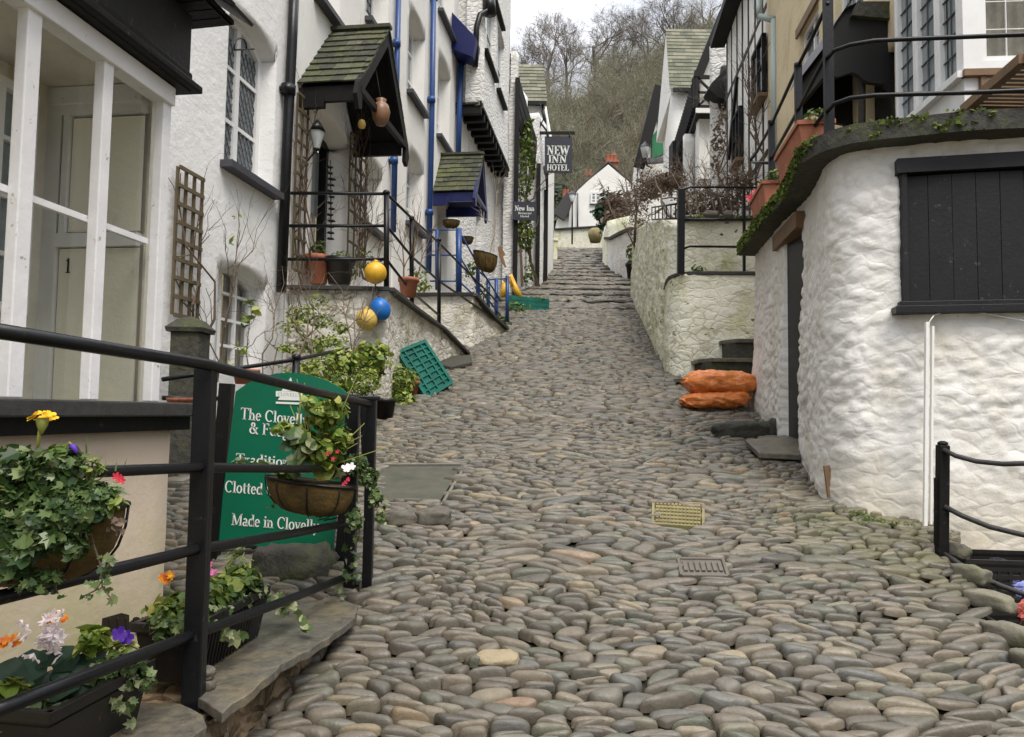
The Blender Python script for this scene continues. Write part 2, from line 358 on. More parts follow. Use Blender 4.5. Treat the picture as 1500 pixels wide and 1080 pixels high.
LY = [0, 3.2, 3.6, 7, 7.4, 11.3, 13, 19, 22, 45, 52]; LX = [-1.4, -1.5, -2.1, -2.5, -1.9, -1.2, -.7, -.2, .8, 2.8, 1.0]
RY = [0, 2.97, 3.95, 4.4, 7.3, 7.8, 9.9, 10.3, 19, 42, 52]; RX = [1.86, 2.02, 2.32, 2.6, 2.5, 3.0, 3.1, 2.5, 3.45, 5.4, 9.0]
def left(Y): return np.interp(Y, LY, LX)
def right(Y): return np.interp(Y, RY, RX)
def street():
    b = MB(); rows = []; ys = list(np.arange(0, 16.6, .15)); Y = 16.6
    while Y < 39.9: ys += [Y - .004, Y + .004, Y + .45, Y + .9]; Y += 1.35
    ys += list(np.arange(40.3, 52, 1.0))
    n = 22; vs = []
    for y in ys:
        l, r = float(left(y)), float(right(y))
        vs.append((l, y, gz(y) - 1.6))
        for i in range(n): vs.append((l + (r-l)*i/(n-1), y, gz(y) - .022))
        vs.append((r, y, gz(y) - 1.6))
    k = n + 2
    b.add(vs, [(j*k+i, j*k+i+1, (j+1)*k+i+1, (j+1)*k+i) for j in range(len(ys)-1) for i in range(k-1)], 0, True)
    s = NT('mortar'); c = s.ramp(s.noise(5, 8, .7), [(.3, (.018,.014,.01)), (.55, (.032,.026,.018)), (.7, (.04,.042,.016))])
    o = b.build('street', s.fin(c, .95, s.bump(s.noise(60, 5), 1, .01), .2), None, (0,0,0)); o['kind'] = 'structure'; return o
STREET = street()

HOLES = []      # areas of the street without cobbles: lists of 4 corner points
def quadpix(*px): return [G(*p) for p in px]
MH = quadpix((556,683),(683,683),(647,743),(535,739)); HOLES.append([v.lerp(sum(MH, Vector())/4, .04) for v in MH])
GY = quadpix((957,738),(1030,741),(1030,776),(956,770)); HOLES.append([v.lerp(sum(GY, Vector())/4, .12) for v in GY])
GC = quadpix((993,826),(1058,827),(1066,852),(998,851)); HOLES.append([v.lerp(sum(GC, Vector())/4, .22) for v in GC])
def inpoly(x, y, poly):
    c = False; n = len(poly)
    for i in range(n):
        a, b_ = poly[i], poly[i-1]
        if (a[1] > y) != (b_[1] > y) and x < (b_[0]-a[0])*(y-a[1])/(b_[1]-a[1])+a[0]: c = not c
    return c
STEPQ = [(2.35, 7.45), (3.3, 7.45), (3.3, 10.0), (2.35, 10.0)]

def cobbles():
    zones = [(1.9, 7.0, .036, .145, 2, .8), (7.0, 16.5, .064, .20, 1, 1.05), (16.5, 42.3, .12, .30, 1, 1.0)]
    V = []; FF = []; RR = []; off = 0
    for (y0, y1, h, wd, ch, hs) in zones:
        seeds = []; y = y0 - 3*h
        while y < y1 + 3*h:
            hh = h * random.uniform(.6, 1.35)
            l, r = float(left(y)) - .3, float(right(y)) + .3
            x = l + random.uniform(0, wd); loc = random.uniform(.85, 1.2)
            while x < r:
                big = noise.noise(Vector((x*1.7, y*1.7, 3)))
                st = wd * random.lognormvariate(0, .42) * loc * (1 + .7*big)
                if big > .22 and random.random() < .33: x += st*.6; continue
                seeds.append((x, (y + random.uniform(-.28, .28)*hh))); x += max(st, wd*.3)
            y += hh
        pts = np.array(seeds); A = 3.0
        sp = [Vector((p[0], p[1]*A)) for p in seeds]
        vo, _, tris, ov, _, _ = delaunay_2d_cdt(sp, [], [], 0, 1e-6)
        vo = np.array([(v.x, v.y) for v in vo]); T = np.array(tris)
        a, b_, c = vo[T[:,0]], vo[T[:,1]], vo[T[:,2]]
        d = 2*(a[:,0]*(b_[:,1]-c[:,1]) + b_[:,0]*(c[:,1]-a[:,1]) + c[:,0]*(a[:,1]-b_[:,1])); d[np.abs(d) < 1e-12] = 1e-12
        a2, b2, c2 = (a**2).sum(1), (b_**2).sum(1), (c**2).sum(1)
        cx = (a2*(b_[:,1]-c[:,1]) + b2*(c[:,1]-a[:,1]) + c2*(a[:,1]-b_[:,1]))/d
        cy = (a2*(c[:,0]-b_[:,0]) + b2*(a[:,0]-c[:,0]) + c2*(b_[:,0]-a[:,0]))/d
        inc = [[] for _ in range(len(vo))]
        for ti, t in enumerate(T):
            for q in t: inc[q].append(ti)
        for vi in range(len(vo)):
            x, yy = vo[vi]; y = yy / A
            if y < y0 or y >= y1: continue
            l, r = float(left(y)), float(right(y))
            if x < l or x > r or len(inc[vi]) < 3: continue
            if any(inpoly(x, y, hq) for hq in HOLES) or inpoly(x, y, STEPQ): continue
            pl = np.stack([cx[inc[vi]], cy[inc[vi]]], 1); ang = np.arctan2(pl[:,1]-yy, pl[:,0]-x); pl = pl[np.argsort(ang)]
            ce = pl.mean(0); dd = pl - ce; rad = np.hypot(dd[:,0], dd[:,1])
            if rad.max() > 2.6*wd: continue
            pl = ce + dd * np.maximum(.3, 1 - .0125*hs/np.maximum(rad, .01))[:,None]
            if ch == 2 and len(pl) >= 3:   # slightly irregular corners
                pl = pl + RS.normal(0, .004, pl.shape)
            for _ in range(ch):
                q = np.roll(pl, -1, 0); pl = np.stack([.75*pl + .25*q, .25*pl + .75*q], 1).reshape(-1, 2)
            pl = pl / np.array([1, A]); ce = ce / np.array([1, A])
            # low-frequency warp turns the stones out of their rows
            def warp(p):
                xx, y_ = p[...,0], p[...,1]
                return np.stack([xx + .03*np.sin(3.1*y_+1.3*xx), y_ + .04*np.sin(1.5*xx+.6*y_) + .022*np.sin(4.7*xx-3*y_) + .014*np.sin(9*xx+5*y_)*(y0 < 10)], -1)
            n = len(pl); H = random.uniform(.016, .036) * hs; tx, ty = random.gauss(0, .10), random.gauss(-.05, .16); base = random.gauss(0, .0055)
            rings = [(1.0, -.9), (.985, .15), (.90, .62), (.70, .92), (.38, 1.04)]
            if ch == 1: rings = [(1.0, -.8), (.95, .35), (.70, .92)]
            vs = []
            for (sc, hgt) in rings:
                q = ce + (pl - ce)*sc; z = base + H*hgt + (q[:,0]-ce[0])*tx + (q[:,1]-ce[1])*ty
                vs.append(np.column_stack([q, z]))
            vs.append(np.array([[ce[0], ce[1], base + H*(1.05 if ch == 2 else 1.0)]]))
            vs = np.concatenate(vs); xy = warp(vs[:, :2])
            if y0 > 10:                    # stay on one tread
                yc = float(warp(ce)[1]); k = math.floor((yc-16.6)/1.35)
                lo, hi = 16.6 + k*1.35 + .01, 16.6 + (k+1)*1.35 - .01
                xy[:,1] = np.clip(xy[:,1], lo, hi)
            vs = np.column_stack([xy, vs[:,2] + npprof(xy[:,1]) + steps(xy[:,1])])
            m = len(rings)
            fs = [(off+i*n+k_, off+i*n+(k_+1)%n, off+(i+1)*n+(k_+1)%n, off+(i+1)*n+k_) for i in range(m-1) for k_ in range(n)]
            fs += [(off+(m-1)*n+k_, off+(m-1)*n+(k_+1)%n, off+m*n) for k_ in range(n)]
            V.append(vs); FF += fs; RR.append(np.full(len(vs), random.random())); off += len(vs)
    mb = MB(); mb.v = V; mb.f = FF; mb.r = RR; mb.n = off; mb.sm = [True]*len(FF)
    s = NT('cobble')
    c = s.ramp(s.rnd(), [(0,(0.052,0.051,0.043)),(.18,(0.134,0.113,0.084)),(.36,(0.099,0.100,0.089)),(.52,(0.180,0.150,0.106)),(.66,(0.093,0.081,0.062)),(.78,(0.096,0.104,0.076)),(.9,(0.215,0.182,0.124)),(.975,(0.140,0.118,0.093)),(.992,(0.268,0.218,0.131)),(1,(0.198,0.121,0.077))])
    c = s.mix(.55, c, s.ramp(s.noise(22, 8, .7), [(.3,(.50,.48,.45)),(.7,(1.3,1.27,1.25))]), 'MULTIPLY')
    c = s.mix(s.math('MULTIPLY', s.sramp(s.noise(1.1, 5, .6), .35, .7), .4), c, (.10,.084,.06))
    # a green algae zone by the right wall and faint green tints elsewhere
    mr = s.n('ShaderNodeVectorMath'); mr.operation = 'DISTANCE'; s.l(s.pos, mr.inputs[0]); g = G(1300, 790); mr.inputs[1].default_value = tuple(g)
    r2 = s.n('ShaderNodeMapRange'); r2.inputs[1].default_value = .25; r2.inputs[2].default_value = .8; r2.inputs[3].default_value = .55; r2.inputs[4].default_value = 0; s.l(mr.outputs['Value'], r2.inputs[0])
    gf = s.math('MULTIPLY', s.sramp(s.noise(6, 6), .35, .6), r2.outputs[0]); c = s.mix(gf, c, (.11,.115,.035))
    c = s.mix(s.math('MULTIPLY', s.sramp(s.noise(2.3, 7, .7), .58, .75), .5), c, (.085,.085,.04))
    m = s.fin(c, s.ramp(s.noise(12, 5), [(.3,(.34,.34,.34)),(.7,(.68,.68,.68))]), s.bump(s.noise(70, 6, .65), .35, .006, s.bump(s.noise(20, 4, .6), .45, .012)), .5)
    o = mb.build('cobbles', m, None, (0,0,0)); o['kind'] = 'structure'
    return o
cobbles()

# ------------------------------------------------------------------ wall paths
class Path:
    def __init__(s, pts):
        s.p = [Vector((p[0], p[1])) for p in pts]; s.L = [0]
        for a, b in zip(s.p, s.p[1:]): s.L.append(s.L[-1] + (b-a).length)
        s.len = s.L[-1]
        s.n = []
        for i in range(len(s.p)):
            a = s.p[max(i-1, 0)]; b = s.p[min(i+1, len(s.p)-1)]; t = (b-a).normalized(); s.n.append(Vector((t.y, -t.x)))
    def at(s, u):
        i = 0
        while i < len(s.L)-2 and u > s.L[i+1]: i += 1
        t = (u - s.L[i]) / (s.L[i+1]-s.L[i]); q = s.p[i].lerp(s.p[i+1], t); n = s.n[i].lerp(s.n[i+1], min(1, max(0, t))).normalized()
        return q, n
    def pt(s, u, z, d=0):
        q, n = s.at(u); return Vector((q.x + n.x*d, q.y + n.y*d, z))
    def hit(s, px, py, d=0):
        """(u, z) where the sight line of a photo pixel meets the (first segment's) plane"""
        r = ray(px, py); a = s.p[0] + s.n[0]*d; t = (s.p[1]-s.p[0]).normalized()
        # a + t u = r.xy k
        det = -t.x*r.y + t.y*r.x
        k = (-a.x*t.y + a.y*t.x) / (-det) if False else None
        A = Matrix(((r.x, -t.x), (r.y, -t.y))); sol = A.inverted() @ Vector((a.x, a.y))
        return sol.y, r.z * sol.x
def stone_d(u, z, sc=1.0, k=1.0):
    v = Vector((u*3.4*sc, z*6.5*sc, k)); v.x += .35*noise.noise(v*.6)
    d = noise.voronoi(v)[0]; e = min(1, (d[1]-d[0])*3.2); e = e*e*(3-2*e); c = noise.cell(Vector((round(noise.voronoi(v)[1][0].x*9), round(noise.voronoi(v)[1][0].y*9), k)))
    q = Vector((u*2.2 + .5*noise.noise(Vector((u*2, z*2, k+4))), z*5.0, k))
    lump = noise.fractal(q, .9, 2.1, 4); lump = math.tanh(lump*1.8)
    v2 = Vector((u*7.5 + .6*noise.noise(Vector((u*3, z*3, k+9))), z*12 + .6*noise.noise(Vector((u*3, z*3, k+19))), k+2)); d2 = noise.voronoi(v2)[0]; e2 = min(1, (d2[1]-d2[0])*2.6); e2 = e2*(2-e2)
    m = .5+.5*math.tanh(3*noise.noise(Vector((u*.9, z*.9, k+30))))
    return .22*e*(.3+.7*c) + .85*e2*(.15+.85*m) + .26*lump + .14*noise.noise(Vector((u*18, z*26, k))) + .5*noise.noise(Vector((u*1.1, z*1.4, k)))

def cuts(a, b, brk, res):
    xs = sorted(set([a, b] + [min(b, max(a, x)) for x in brk])); out = [xs[0]]
    for p, q in zip(xs, xs[1:]):
        n = max(1, int(math.ceil((q-p)/res))); out += [p + (q-p)*(i+1)/n for i in range(n)]
    return out
def wall(name, path, u0, u1, z0, z1, mat, parent, holes=(), res=.25, disp=0.0, sc=1.0, thick=.3, ztop=None, zbot=None, batter=0.0, d0=0.0, k=1.0, smooth=True, fine=.03, tags=None):
    """one wall sheet with depth: grid of points pushed out by the stones, openings with splayed reveals and arched heads"""
    us = cuts(u0, u1, [x for h in holes for x in (h['u0'], h['u1'])], res)
    zs = cuts(z0, z1, [x for h in holes for x in (h['z0'], h['z1'])], res)
    nu, nz = len(us), len(zs); vs = []
    def hin(h, u, z, e=1e-6): return h['u0']-e <= u <= h['u1']+e and h['z0']-e <= z <= h['z1']+e
    for z in zs:
        for u in us:
            zz = z; d = d0
            for h in holes:
                if h.get('rise') and abs(z-h['z1']) < 1e-6 and h['u0']-1e-6 <= u <= h['u1']+1e-6:
                    t = (u-h['u0'])/(h['u1']-h['u0']); zz = z - h['rise']*(2*t-1)**2
            if disp: d += disp * stone_d(u, zz, sc, k)
            d += batter * max(0, (1 - (z-z0)/(z1-z0)))
            if ztop: zz = z0 + (zz-z0) * (ztop(u)-z0)/(z1-z0)
            if zbot: t = (z1-z)/(z1-z0); zz = zz + (zbot(u)-z0)*t
            if disp and z > z1-1e-6: zz += disp*.5*noise.noise(Vector((u*4, 0, k)))
            vs.append(path.pt(u, zz, d))
    fs = []; solid = {}
    for j in range(nz-1):
        for i in range(nu-1):
            um, zm = (us[i]+us[i+1])/2, (zs[j]+zs[j+1])/2
            solid[i, j] = not any(hin(h, um, zm) for h in holes)
            if solid[i, j]: fs.append((j*nu+i, j*nu+i+1, (j+1)*nu+i+1, (j+1)*nu+i))
    nv = len(vs); inner = {}; ex = []
    def inn(i, j, hole, th):
        key = (i, j, hole)
        if key not in inner:
            v = vs[j*nu+i]; q, n = path.at(us[i]); ins = Vector((n.x, n.y, 0))
            p = v - ins*th
            inner[key] = nv + len(ex); ex.append(p)
        return inner[key]
    for (i, j), so_ in solid.items():
        if not so_: continue
        for (di, dj, a, b) in ((-1,0,(i,j+1),(i,j)), (1,0,(i+1,j),(i+1,j+1)), (0,-1,(i,j),(i+1,j)), (0,1,(i+1,j+1),(i,j+1))):
            nb = solid.get((i+di, j+dj))
            if nb: continue
            th = thick
            if nb is False:
                um, zm = (us[i+di]+us[i+di+1])/2, (zs[j+dj]+zs[j+dj+1])/2
                for h in holes:
                    if hin(h, um, zm): th = h.get('depth', thick)
            A_, B_ = a[1]*nu+a[0], b[1]*nu+b[0]
            fs.append((B_, A_, inn(a[0], a[1], nb is False, th), inn(b[0], b[1], nb is False, th)))
    mb = MB(); mb.add([tuple(v) for v in vs + ex], fs, .5, smooth)
    o = mb.build(name, mat, parent, **(tags or {})); return o
def rectpix(path, xl, xr, yt, yb, d=0):
    """opening: left/right photo x and the top/bottom photo y read at the middle"""
    xm = (xl+xr)/2; ul = path.hit(xl, (yt+yb)/2, d)[0]; ur = path.hit(xr, (yt+yb)/2, d)[0]
    um, zt = path.hit(xm, yt, d); _, zb = path.hit(xm, yb, d); return ul, ur, zb, zt
def window(path, h, parent, depth=.18, cols=2, rows=2, fw=.05, frame='white_frame', glass='glass', lattice=False, sill=None, leadmat='lead', curtain=False, sash=True):
    u0, u1, z0, z1 = h['u0'], h['u1'], h['z0'], h['z1']; rise = h.get('rise', 0); f = MB()
    def topz(u): t = (u-u0)/(u1-u0); return z1 - rise*(2*t-1)**2
    def pbar(ua, za, ub, zb, w_=.04, dp=.05, dd=0):
        f.bar(path.pt(ua, za, -depth+dd), path.pt(ub, zb, -depth+dd), w_, w_ if False else dp, .5, up=(path.n[0].x, path.n[0].y, 0))
    pbar(u0+fw/2, z0, u0+fw/2, topz(u0+fw/2), fw, .07); pbar(u1-fw/2, z0, u1-fw/2, topz(u1-fw/2), fw, .07)
    pbar(u0+fw, z0+fw/2, u1-fw, z0+fw/2, fw, .066)
    n = 8 if rise else 1
    for i in range(n):
        a, b = u0+(u1-u0)*i/n, u0+(u1-u0)*(i+1)/n; pbar(a, topz(a)-fw/2, b, topz(b)-fw/2, fw, .074)
    for i in range(1, cols):
        u = u0+(u1-u0)*i/cols; pbar(u, z0+fw, u, topz(u)-fw, fw*(1.0 if sash and (cols == 2 or i == 1) else .5), .06)
    for j in range(1, rows):
        z = z0+(z1-z0)*j/rows; pbar(u0+fw, z, u1-fw, z, fw*.5, .045)
    fo = f.build('window', M[frame], parent)
    g = MB()
    for i in range(cols):
        a, b = u0+(u1-u0)*i/cols, u0+(u1-u0)*(i+1)/cols; m = 4 if rise else 1
        for q in range(m):
            c_, d_ = a+(b-a)*q/m, a+(b-a)*(q+1)/m
            g.add([tuple(path.pt(c_, z0, -depth)), tuple(path.pt(d_, z0, -depth)), tuple(path.pt(d_, topz(d_), -depth)), tuple(path.pt(c_, topz(c_), -depth))], [(0,1,2,3)], .5)
    g.build('pane', M[glass], fo)
    if lattice:
        l = MB(); dx = .075; dz = .13
        for i in range(cols):
            a, b = u0+(u1-u0)*i/cols+fw*.6, u0+(u1-u0)*(i+1)/cols-fw*.6; zt, zb = z1-rise*.8-fw, z0+fw
            if lattice == 'diamond':
                s_ = dz/dx; c = -((zt-zb)/s_); 
                while c < (b-a):
                    for sg in (1, -1):
                        # line u = a + c + t, z = zb + s t  (or mirrored)
                        t0 = max(0, -c); t1 = min((zt-zb)/s_, (b-a)-c)
                        if t1 > t0+.01:
                            ua, ub = c+t0, c+t1; za, zb_ = zb+s_*t0, zb+s_*t1
                            if sg < 0: ua, ub = (b-a)-ua, (b-a)-ub
                            l.bar(path.pt(a+ua, za, -depth+.008), path.pt(a+ub, zb_, -depth+.008), .008, .006, .5)
                    c += dx
            else:
                u = a+lattice
                while u < b: l.bar(path.pt(u, zb, -depth+.008), path.pt(u, zt, -depth+.008), .012, .006, .5); u += lattice
                z = zb+lattice*1.25
                while z < zt: l.bar(path.pt(a, z, -depth+.008), path.pt(b, z, -depth+.008), .012, .006, .5); z += lattice*1.25
        l.build('glazing_lead', M[leadmat], fo)
    if curtain:
        c = MB(); nn = 28
        for half in ((u0, u0+(u1-u0)*.42), (u1-(u1-u0)*.42, u1)):
            vs = []
            for i in range(nn):
                u = half[0]+(half[1]-half[0])*i/(nn-1); dd = -depth-.06+.018*math.sin(i*1.3)
                vs += [tuple(path.pt(u, z0, dd)), tuple(path.pt(u, z1-rise*.3, dd))]
            c.add(vs, [(2*i, 2*i+2, 2*i+3, 2*i+1) for i in range(nn-1)], .5, True)
        c.build('curtain', M['curtain'], fo)
    if sill:
        s_ = MB(); s_.bar(path.pt(u0-.06, z0-.03, .04), path.pt(u1+.06, z0-.03, .04), .14 if isinstance(sill, str) else .14, .06, .5)
        s_.build('window_sill', M[sill], parent)
    return fo
# ------------------------------------------------------------------ leaves and flowers
def fan(pts, zf=0.0, cup=0.0):
    vs = [(0, 0, 0)] + [(x, y, zf*abs(x) + cup*(x*x+y*y)) for x, y in pts]; n = len(pts)
    return vs, [(0, i+1, (i+1) % n + 1) for i in range(n)]
LEAF = {
 'ivy': fan([(0,-.5),(.28,-.45),(.55,-.25),(.30,-.02),(.45,.30),(.18,.22),(0,.62),(-.18,.22),(-.45,.30),(-.30,-.02),(-.55,-.25),(-.28,-.45)], .22),
 'round': fan([(.5*(1+.10*(k%2))*math.sin(a), .5*(1+.10*(k%2))*math.cos(a)) for k, a in enumerate(np.linspace(0, 2*math.pi, 13)[:-1])], .12, -.35),
 'oval': fan([(0,-.5),(.2,-.3),(.27,0),(.18,.32),(0,.55),(-.18,.32),(-.27,0),(-.2,-.3)], .35),
 'blade': ([(-.05,-.5,0),(.05,-.5,0),(.045,0,.05),(-.045,0,.05),(0,.6,-.08)], [(0,1,2,3),(3,2,4)]),
 'scrap': ([(-.5,-.35,0),(.5,-.3,.1),(.2,.5,0),(-.4,.35,.1)], [(0,1,2),(0,2,3)]),
}
def rots(N, nrm=None, jit=.6, spin=None, size=1.0, sj=.3):
    n = RS.normal(0, jit, (N, 3)) + (nrm if nrm is not None else np.array([[0, -.3, .8]]))
    n /= np.linalg.norm(n, axis=1)[:, None] + 1e-9
    a = RS.normal(0, 1, (N, 3)) if spin is None else spin + RS.normal(0, .5, (N, 3))
    y = a - (a*n).sum(1)[:, None]*n; y /= np.linalg.norm(y, axis=1)[:, None] + 1e-9
    x = np.cross(y, n); s = size*np.exp(RS.normal(0, sj, N))
    return np.stack([x, y, n], 2) * s[:, None, None]
def clump(mb, c, rad, N, size, kind='oval', jit=.6, shell=.5, up=.6, lean=None, rnd=None, lump=0.0, spin=None):
    """leaves through an ellipsoid; shell>0 pushes them to its outside; lump breaks the outline"""
    d = RS.normal(0, 1, (N, 3)); d /= np.linalg.norm(d, axis=1)[:, None]
    r = RS.uniform(0, 1, N)**(1/3.0); r = r*(1-shell) + shell*(1-.25*RS.uniform(0, 1, N)**2)
    if lump: 
        r = r * np.array([1 + lump*noise.noise(Vector((q[0]*2.2 + c[0]*5, q[1]*2.2, q[2]*2.2 + c[2]*5))) * 1.6 for q in d])
    p = np.array(c)[None] + d*r[:, None]*np.array(rad)[None]
    nn = d + np.array([[0, 0, up]]) if lean is None else np.array([lean])
    mb.inst(*LEAF[kind], rots(N, nn, jit, spin, size), p, RS.uniform(0, 1, N) if rnd is None else RS.uniform(rnd[0], rnd[1], N))
def trail(mb, stem, pts, N, size, kind='ivy', spread=.02, rad=.0018, rnd=None):
    pts = [Vector(p) for p in pts]; out = []
    for i in range(N):
        t = random.random()*(len(pts)-1); k = min(int(t), len(pts)-2); out.append(pts[k].lerp(pts[k+1], t-k) + Vector([random.gauss(0, spread) for _ in range(3)]))
    mb.inst(*LEAF[kind], rots(N, np.array([[.2, -.8, .4]]), .5, None, size), np.array(out), RS.uniform(0, 1, N) if rnd is None else RS.uniform(*rnd, N))
    if stem is not None: stem.tube(pts, rad, 4, .5)
def droop(a, b, sag, n=6, wob=.01):
    a, b = Vector(a), Vector(b); return [a.lerp(b, i/(n-1)) + Vector((random.gauss(0, wob), random.gauss(0, wob), -sag*4*(i/(n-1))*(1-i/(n-1)))) for i in range(n)]
def petals(mb, c, size, n=5, facing=(0, -1, .3), cup=.2, rnd=(0, 1), w_=.42):
    f = Vector(facing).normalized(); x = f.orthogonal().normalized(); y = f.cross(x)
    for k in range(n):
        a = 2*math.pi*k/n + random.uniform(-.2, .2); u = x*math.cos(a) + y*math.sin(a); v = f.cross(u); c_ = Vector(c); s = size*random.uniform(.85, 1.15)
        pts = [c_, c_ + u*s*.45 + v*s*w_*.8 + f*s*cup*.6, c_ + u*s*.95 + v*s*w_*.6 + f*s*cup*.6, c_ + u*s*1.05 + f*s*cup, c_ + u*s*.95 - v*s*w_*.6 + f*s*cup*.6, c_ + u*s*.45 - v*s*w_*.8 + f*s*cup*.6]
        mb.add([tuple(p) for p in pts], [(0,1,2,3), (0,3,4,5)], random.uniform(*rnd))
def bare(mb, base, tip, depth=3, rad=.006, kids=4, spread=.5, wob=.08):
    """a leafless branching stem"""
    base, tip = Vector(base), Vector(tip); L = (tip-base).length; n = 6
    pts = [base.lerp(tip, i/(n-1)) + Vector([random.gauss(0, wob*L*.3) if 0 < i else 0 for _ in range(3)]) for i in range(n)]
    mb.tube(pts, [rad*(1-.7*i/(n-1)) for i in range(n)], 4 if depth > 1 else 3, None, False)
    if depth <= 1: return
    for _ in range(kids):
        t = random.uniform(.25, 1); k = min(int(t*(n-1)), n-2); p = pts[k].lerp(pts[k+1], t*(n-1)-k)
        d = (tip-base).normalized() + Vector([random.gauss(0, spread) for _ in range(3)]); d.normalize()
        bare(mb, p, p + d*L*random.uniform(.3, .6), depth-1, rad*(1-.6*t)*.7, kids, spread, wob)

# ------------------------------------------------------------------ lettering with serifs
W_, t_ = .135, .06
def _s(x, y, w=.3): return ('l', x-w/2, y, x+w/2, y, t_)
def stem(x, y0, y1, top=True, bot=True, w=W_, sw=.32):
    o = [('l', x, y0, x, y1, w)]
    if bot: o.append(_s(x, y0+t_/2, sw))
    if top: o.append(_s(x-(.07 if top == 'l' else 0), y1-t_/2, sw*(.6 if top == 'l' else 1)))
    return o

GL = {
 'T': (.80, stem(.40,0,1,False) + [('l',.03,.97,.77,.97,t_),('l',.05,.8,.05,1,t_),('l',.75,.8,.75,1,t_)]),
 'h': (.66, stem(.15,0,1,'l') + stem(.50,0,.42,False) + [('a',.325,.40,.175,.24,0,180)]),
 'e': (.56, [('a',.28,.33,.22,.33,20,320),('l',.07,.36,.48,.36,t_),('a',.28,.33,.22,.33,0,20)]),
 'C': (.82, [('a',.44,.5,.37,.5,48,312),('l',.72,.68,.72,.93,t_)]),
 'l': (.34, stem(.17,0,1,'l')),
 'o': (.62, [('a',.31,.33,.25,.33,0,360)]),
 'v': (.60, [('l',.10,.64,.31,.02,.12),('l',.31,.02,.50,.64,t_),_s(.11,.63,.24),_s(.49,.63,.2)]),
 'y': (.60, [('l',.10,.64,.31,.02,.12),('l',.50,.64,.20,-.30,t_),_s(.11,.63,.24),_s(.49,.63,.2),('l',.07,-.27,.22,-.29,.1)]),
 '&': (.92, [('a',.36,.76,.17,.21,0,360),('a',.34,.28,.28,.28,75,330),('l',.24,.66,.76,.03,W_),('l',.50,.10,.74,.52,t_),_s(.72,.53,.24),_s(.80,.03,.18)]),
 'F': (.68, stem(.18,0,1) + [('l',.18,.97,.60,.97,t_),('l',.18,.52,.48,.52,t_),('l',.60,.80,.60,1,t_),('l',.48,.42,.48,.62,t_)]),
 'u': (.68, [('l',.15,.2,.15,.66,W_),('a',.325,.22,.175,.22,180,360),_s(.10,.63,.18),('l',.50,0,.50,.66,W_),_s(.45,.63,.18),_s(.55,.03,.2)]),
 'd': (.64, [('a',.28,.33,.22,.33,0,360),('l',.48,0,.48,1,W_),_s(.42,.97,.2),_s(.54,.03,.18)]),
 'g': (.60, [('a',.28,.40,.20,.25,0,360),('a',.28,-.10,.24,.18,0,360),('l',.16,.18,.30,.08,W_),('l',.40,.6,.56,.64,t_)]),
 'r': (.48, stem(.15,0,.66,'l') + [('a',.34,.42,.17,.22,55,170)]),
 'a': (.58, [('a',.24,.17,.17,.18,0,360),('l',.42,.08,.42,.46,W_),('a',.27,.46,.16,.19,0,160),_s(.48,.03,.18)]),
 'i': (.34, stem(.17,0,.66,'l') + [('l',.17,.80,.17,.94,W_)]),
 't': (.42, [('l',.19,.12,.19,.86,W_),('l',.05,.64,.38,.64,t_),('a',.30,.13,.11,.12,180,300)]),
 'n': (.68, stem(.15,0,.66,'l') + stem(.51,0,.42,False) + [('a',.33,.40,.18,.24,0,180)]),
 'm': (1.0, stem(.15,0,.66,'l') + stem(.48,0,.42,False) + stem(.82,0,.42,False) + [('a',.315,.40,.165,.24,0,180),('a',.65,.40,.165,.24,0,180)]),
 'M': (1.1, [('l',.16,0,.16,1,t_),('l',.18,.98,.54,.05,W_),('l',.54,.05,.90,.98,t_),('l',.92,0,.92,1,W_),_s(.16,.03),_s(.92,.03),_s(.12,.97,.24),_s(.96,.97,.24)]),
 'N': (.96, [('l',.18,0,.18,1,t_),('l',.18,.98,.76,.03,W_),('l',.76,0,.76,1,t_),_s(.18,.03),_s(.12,.97,.26),_s(.76,.97)]),
 'E': (.76, stem(.20,0,1) + [('l',.18,.97,.66,.97,t_),('l',.18,.52,.50,.52,t_),('l',.18,.03,.68,.03,t_),('l',.64,.78,.64,1,t_),('l',.68,0,.68,.24,t_),('l',.5,.4,.5,.64,t_)]),
 'W': (1.25, [('l',.12,.98,.38,.02,W_),('l',.38,.02,.62,.98,t_),('l',.58,.98,.86,.02,W_),('l',.86,.02,1.12,.98,t_),_s(.12,.97),_s(.58,.97),_s(1.12,.97,.26)]),
 'I': (.42, stem(.21,0,1)), 'H': (.92, stem(.20,0,1) + stem(.72,0,1) + [('l',.2,.52,.72,.52,t_)]),
 'O': (.90, [('a',.45,.5,.36,.5,0,360)]), 'L': (.74, stem(.20,0,1) + [('l',.18,.03,.66,.03,t_),('l',.66,0,.66,.26,t_)]),
 'V': (.9, [('l',.12,.98,.45,.02,W_),('l',.45,.02,.78,.98,t_),_s(.14,.97),_s(.78,.97,.24)]),
 'Y': (.9, [('l',.12,.98,.45,.45,W_),('l',.45,.45,.78,.98,t_),('l',.45,0,.45,.5,W_),_s(.14,.97),_s(.78,.97,.24),_s(.45,.03)]),
 '1': (.5, stem(.25,0,1,False) + [('l',.10,.8,.25,.97,t_)]),
 'R': (.86, stem(.2,0,1) + [('a',.36,.74,.24,.24,-90,90),('l',.2,.97,.38,.97,t_),('l',.2,.5,.38,.5,t_),('l',.40,.5,.74,.03,W_),_s(.78,.03,.16)]),
 's': (.48, [('a',.24,.49,.15,.16,40,270),('a',.24,.17,.16,.16,-140,90)]),
 ' ': (.34, []),
}
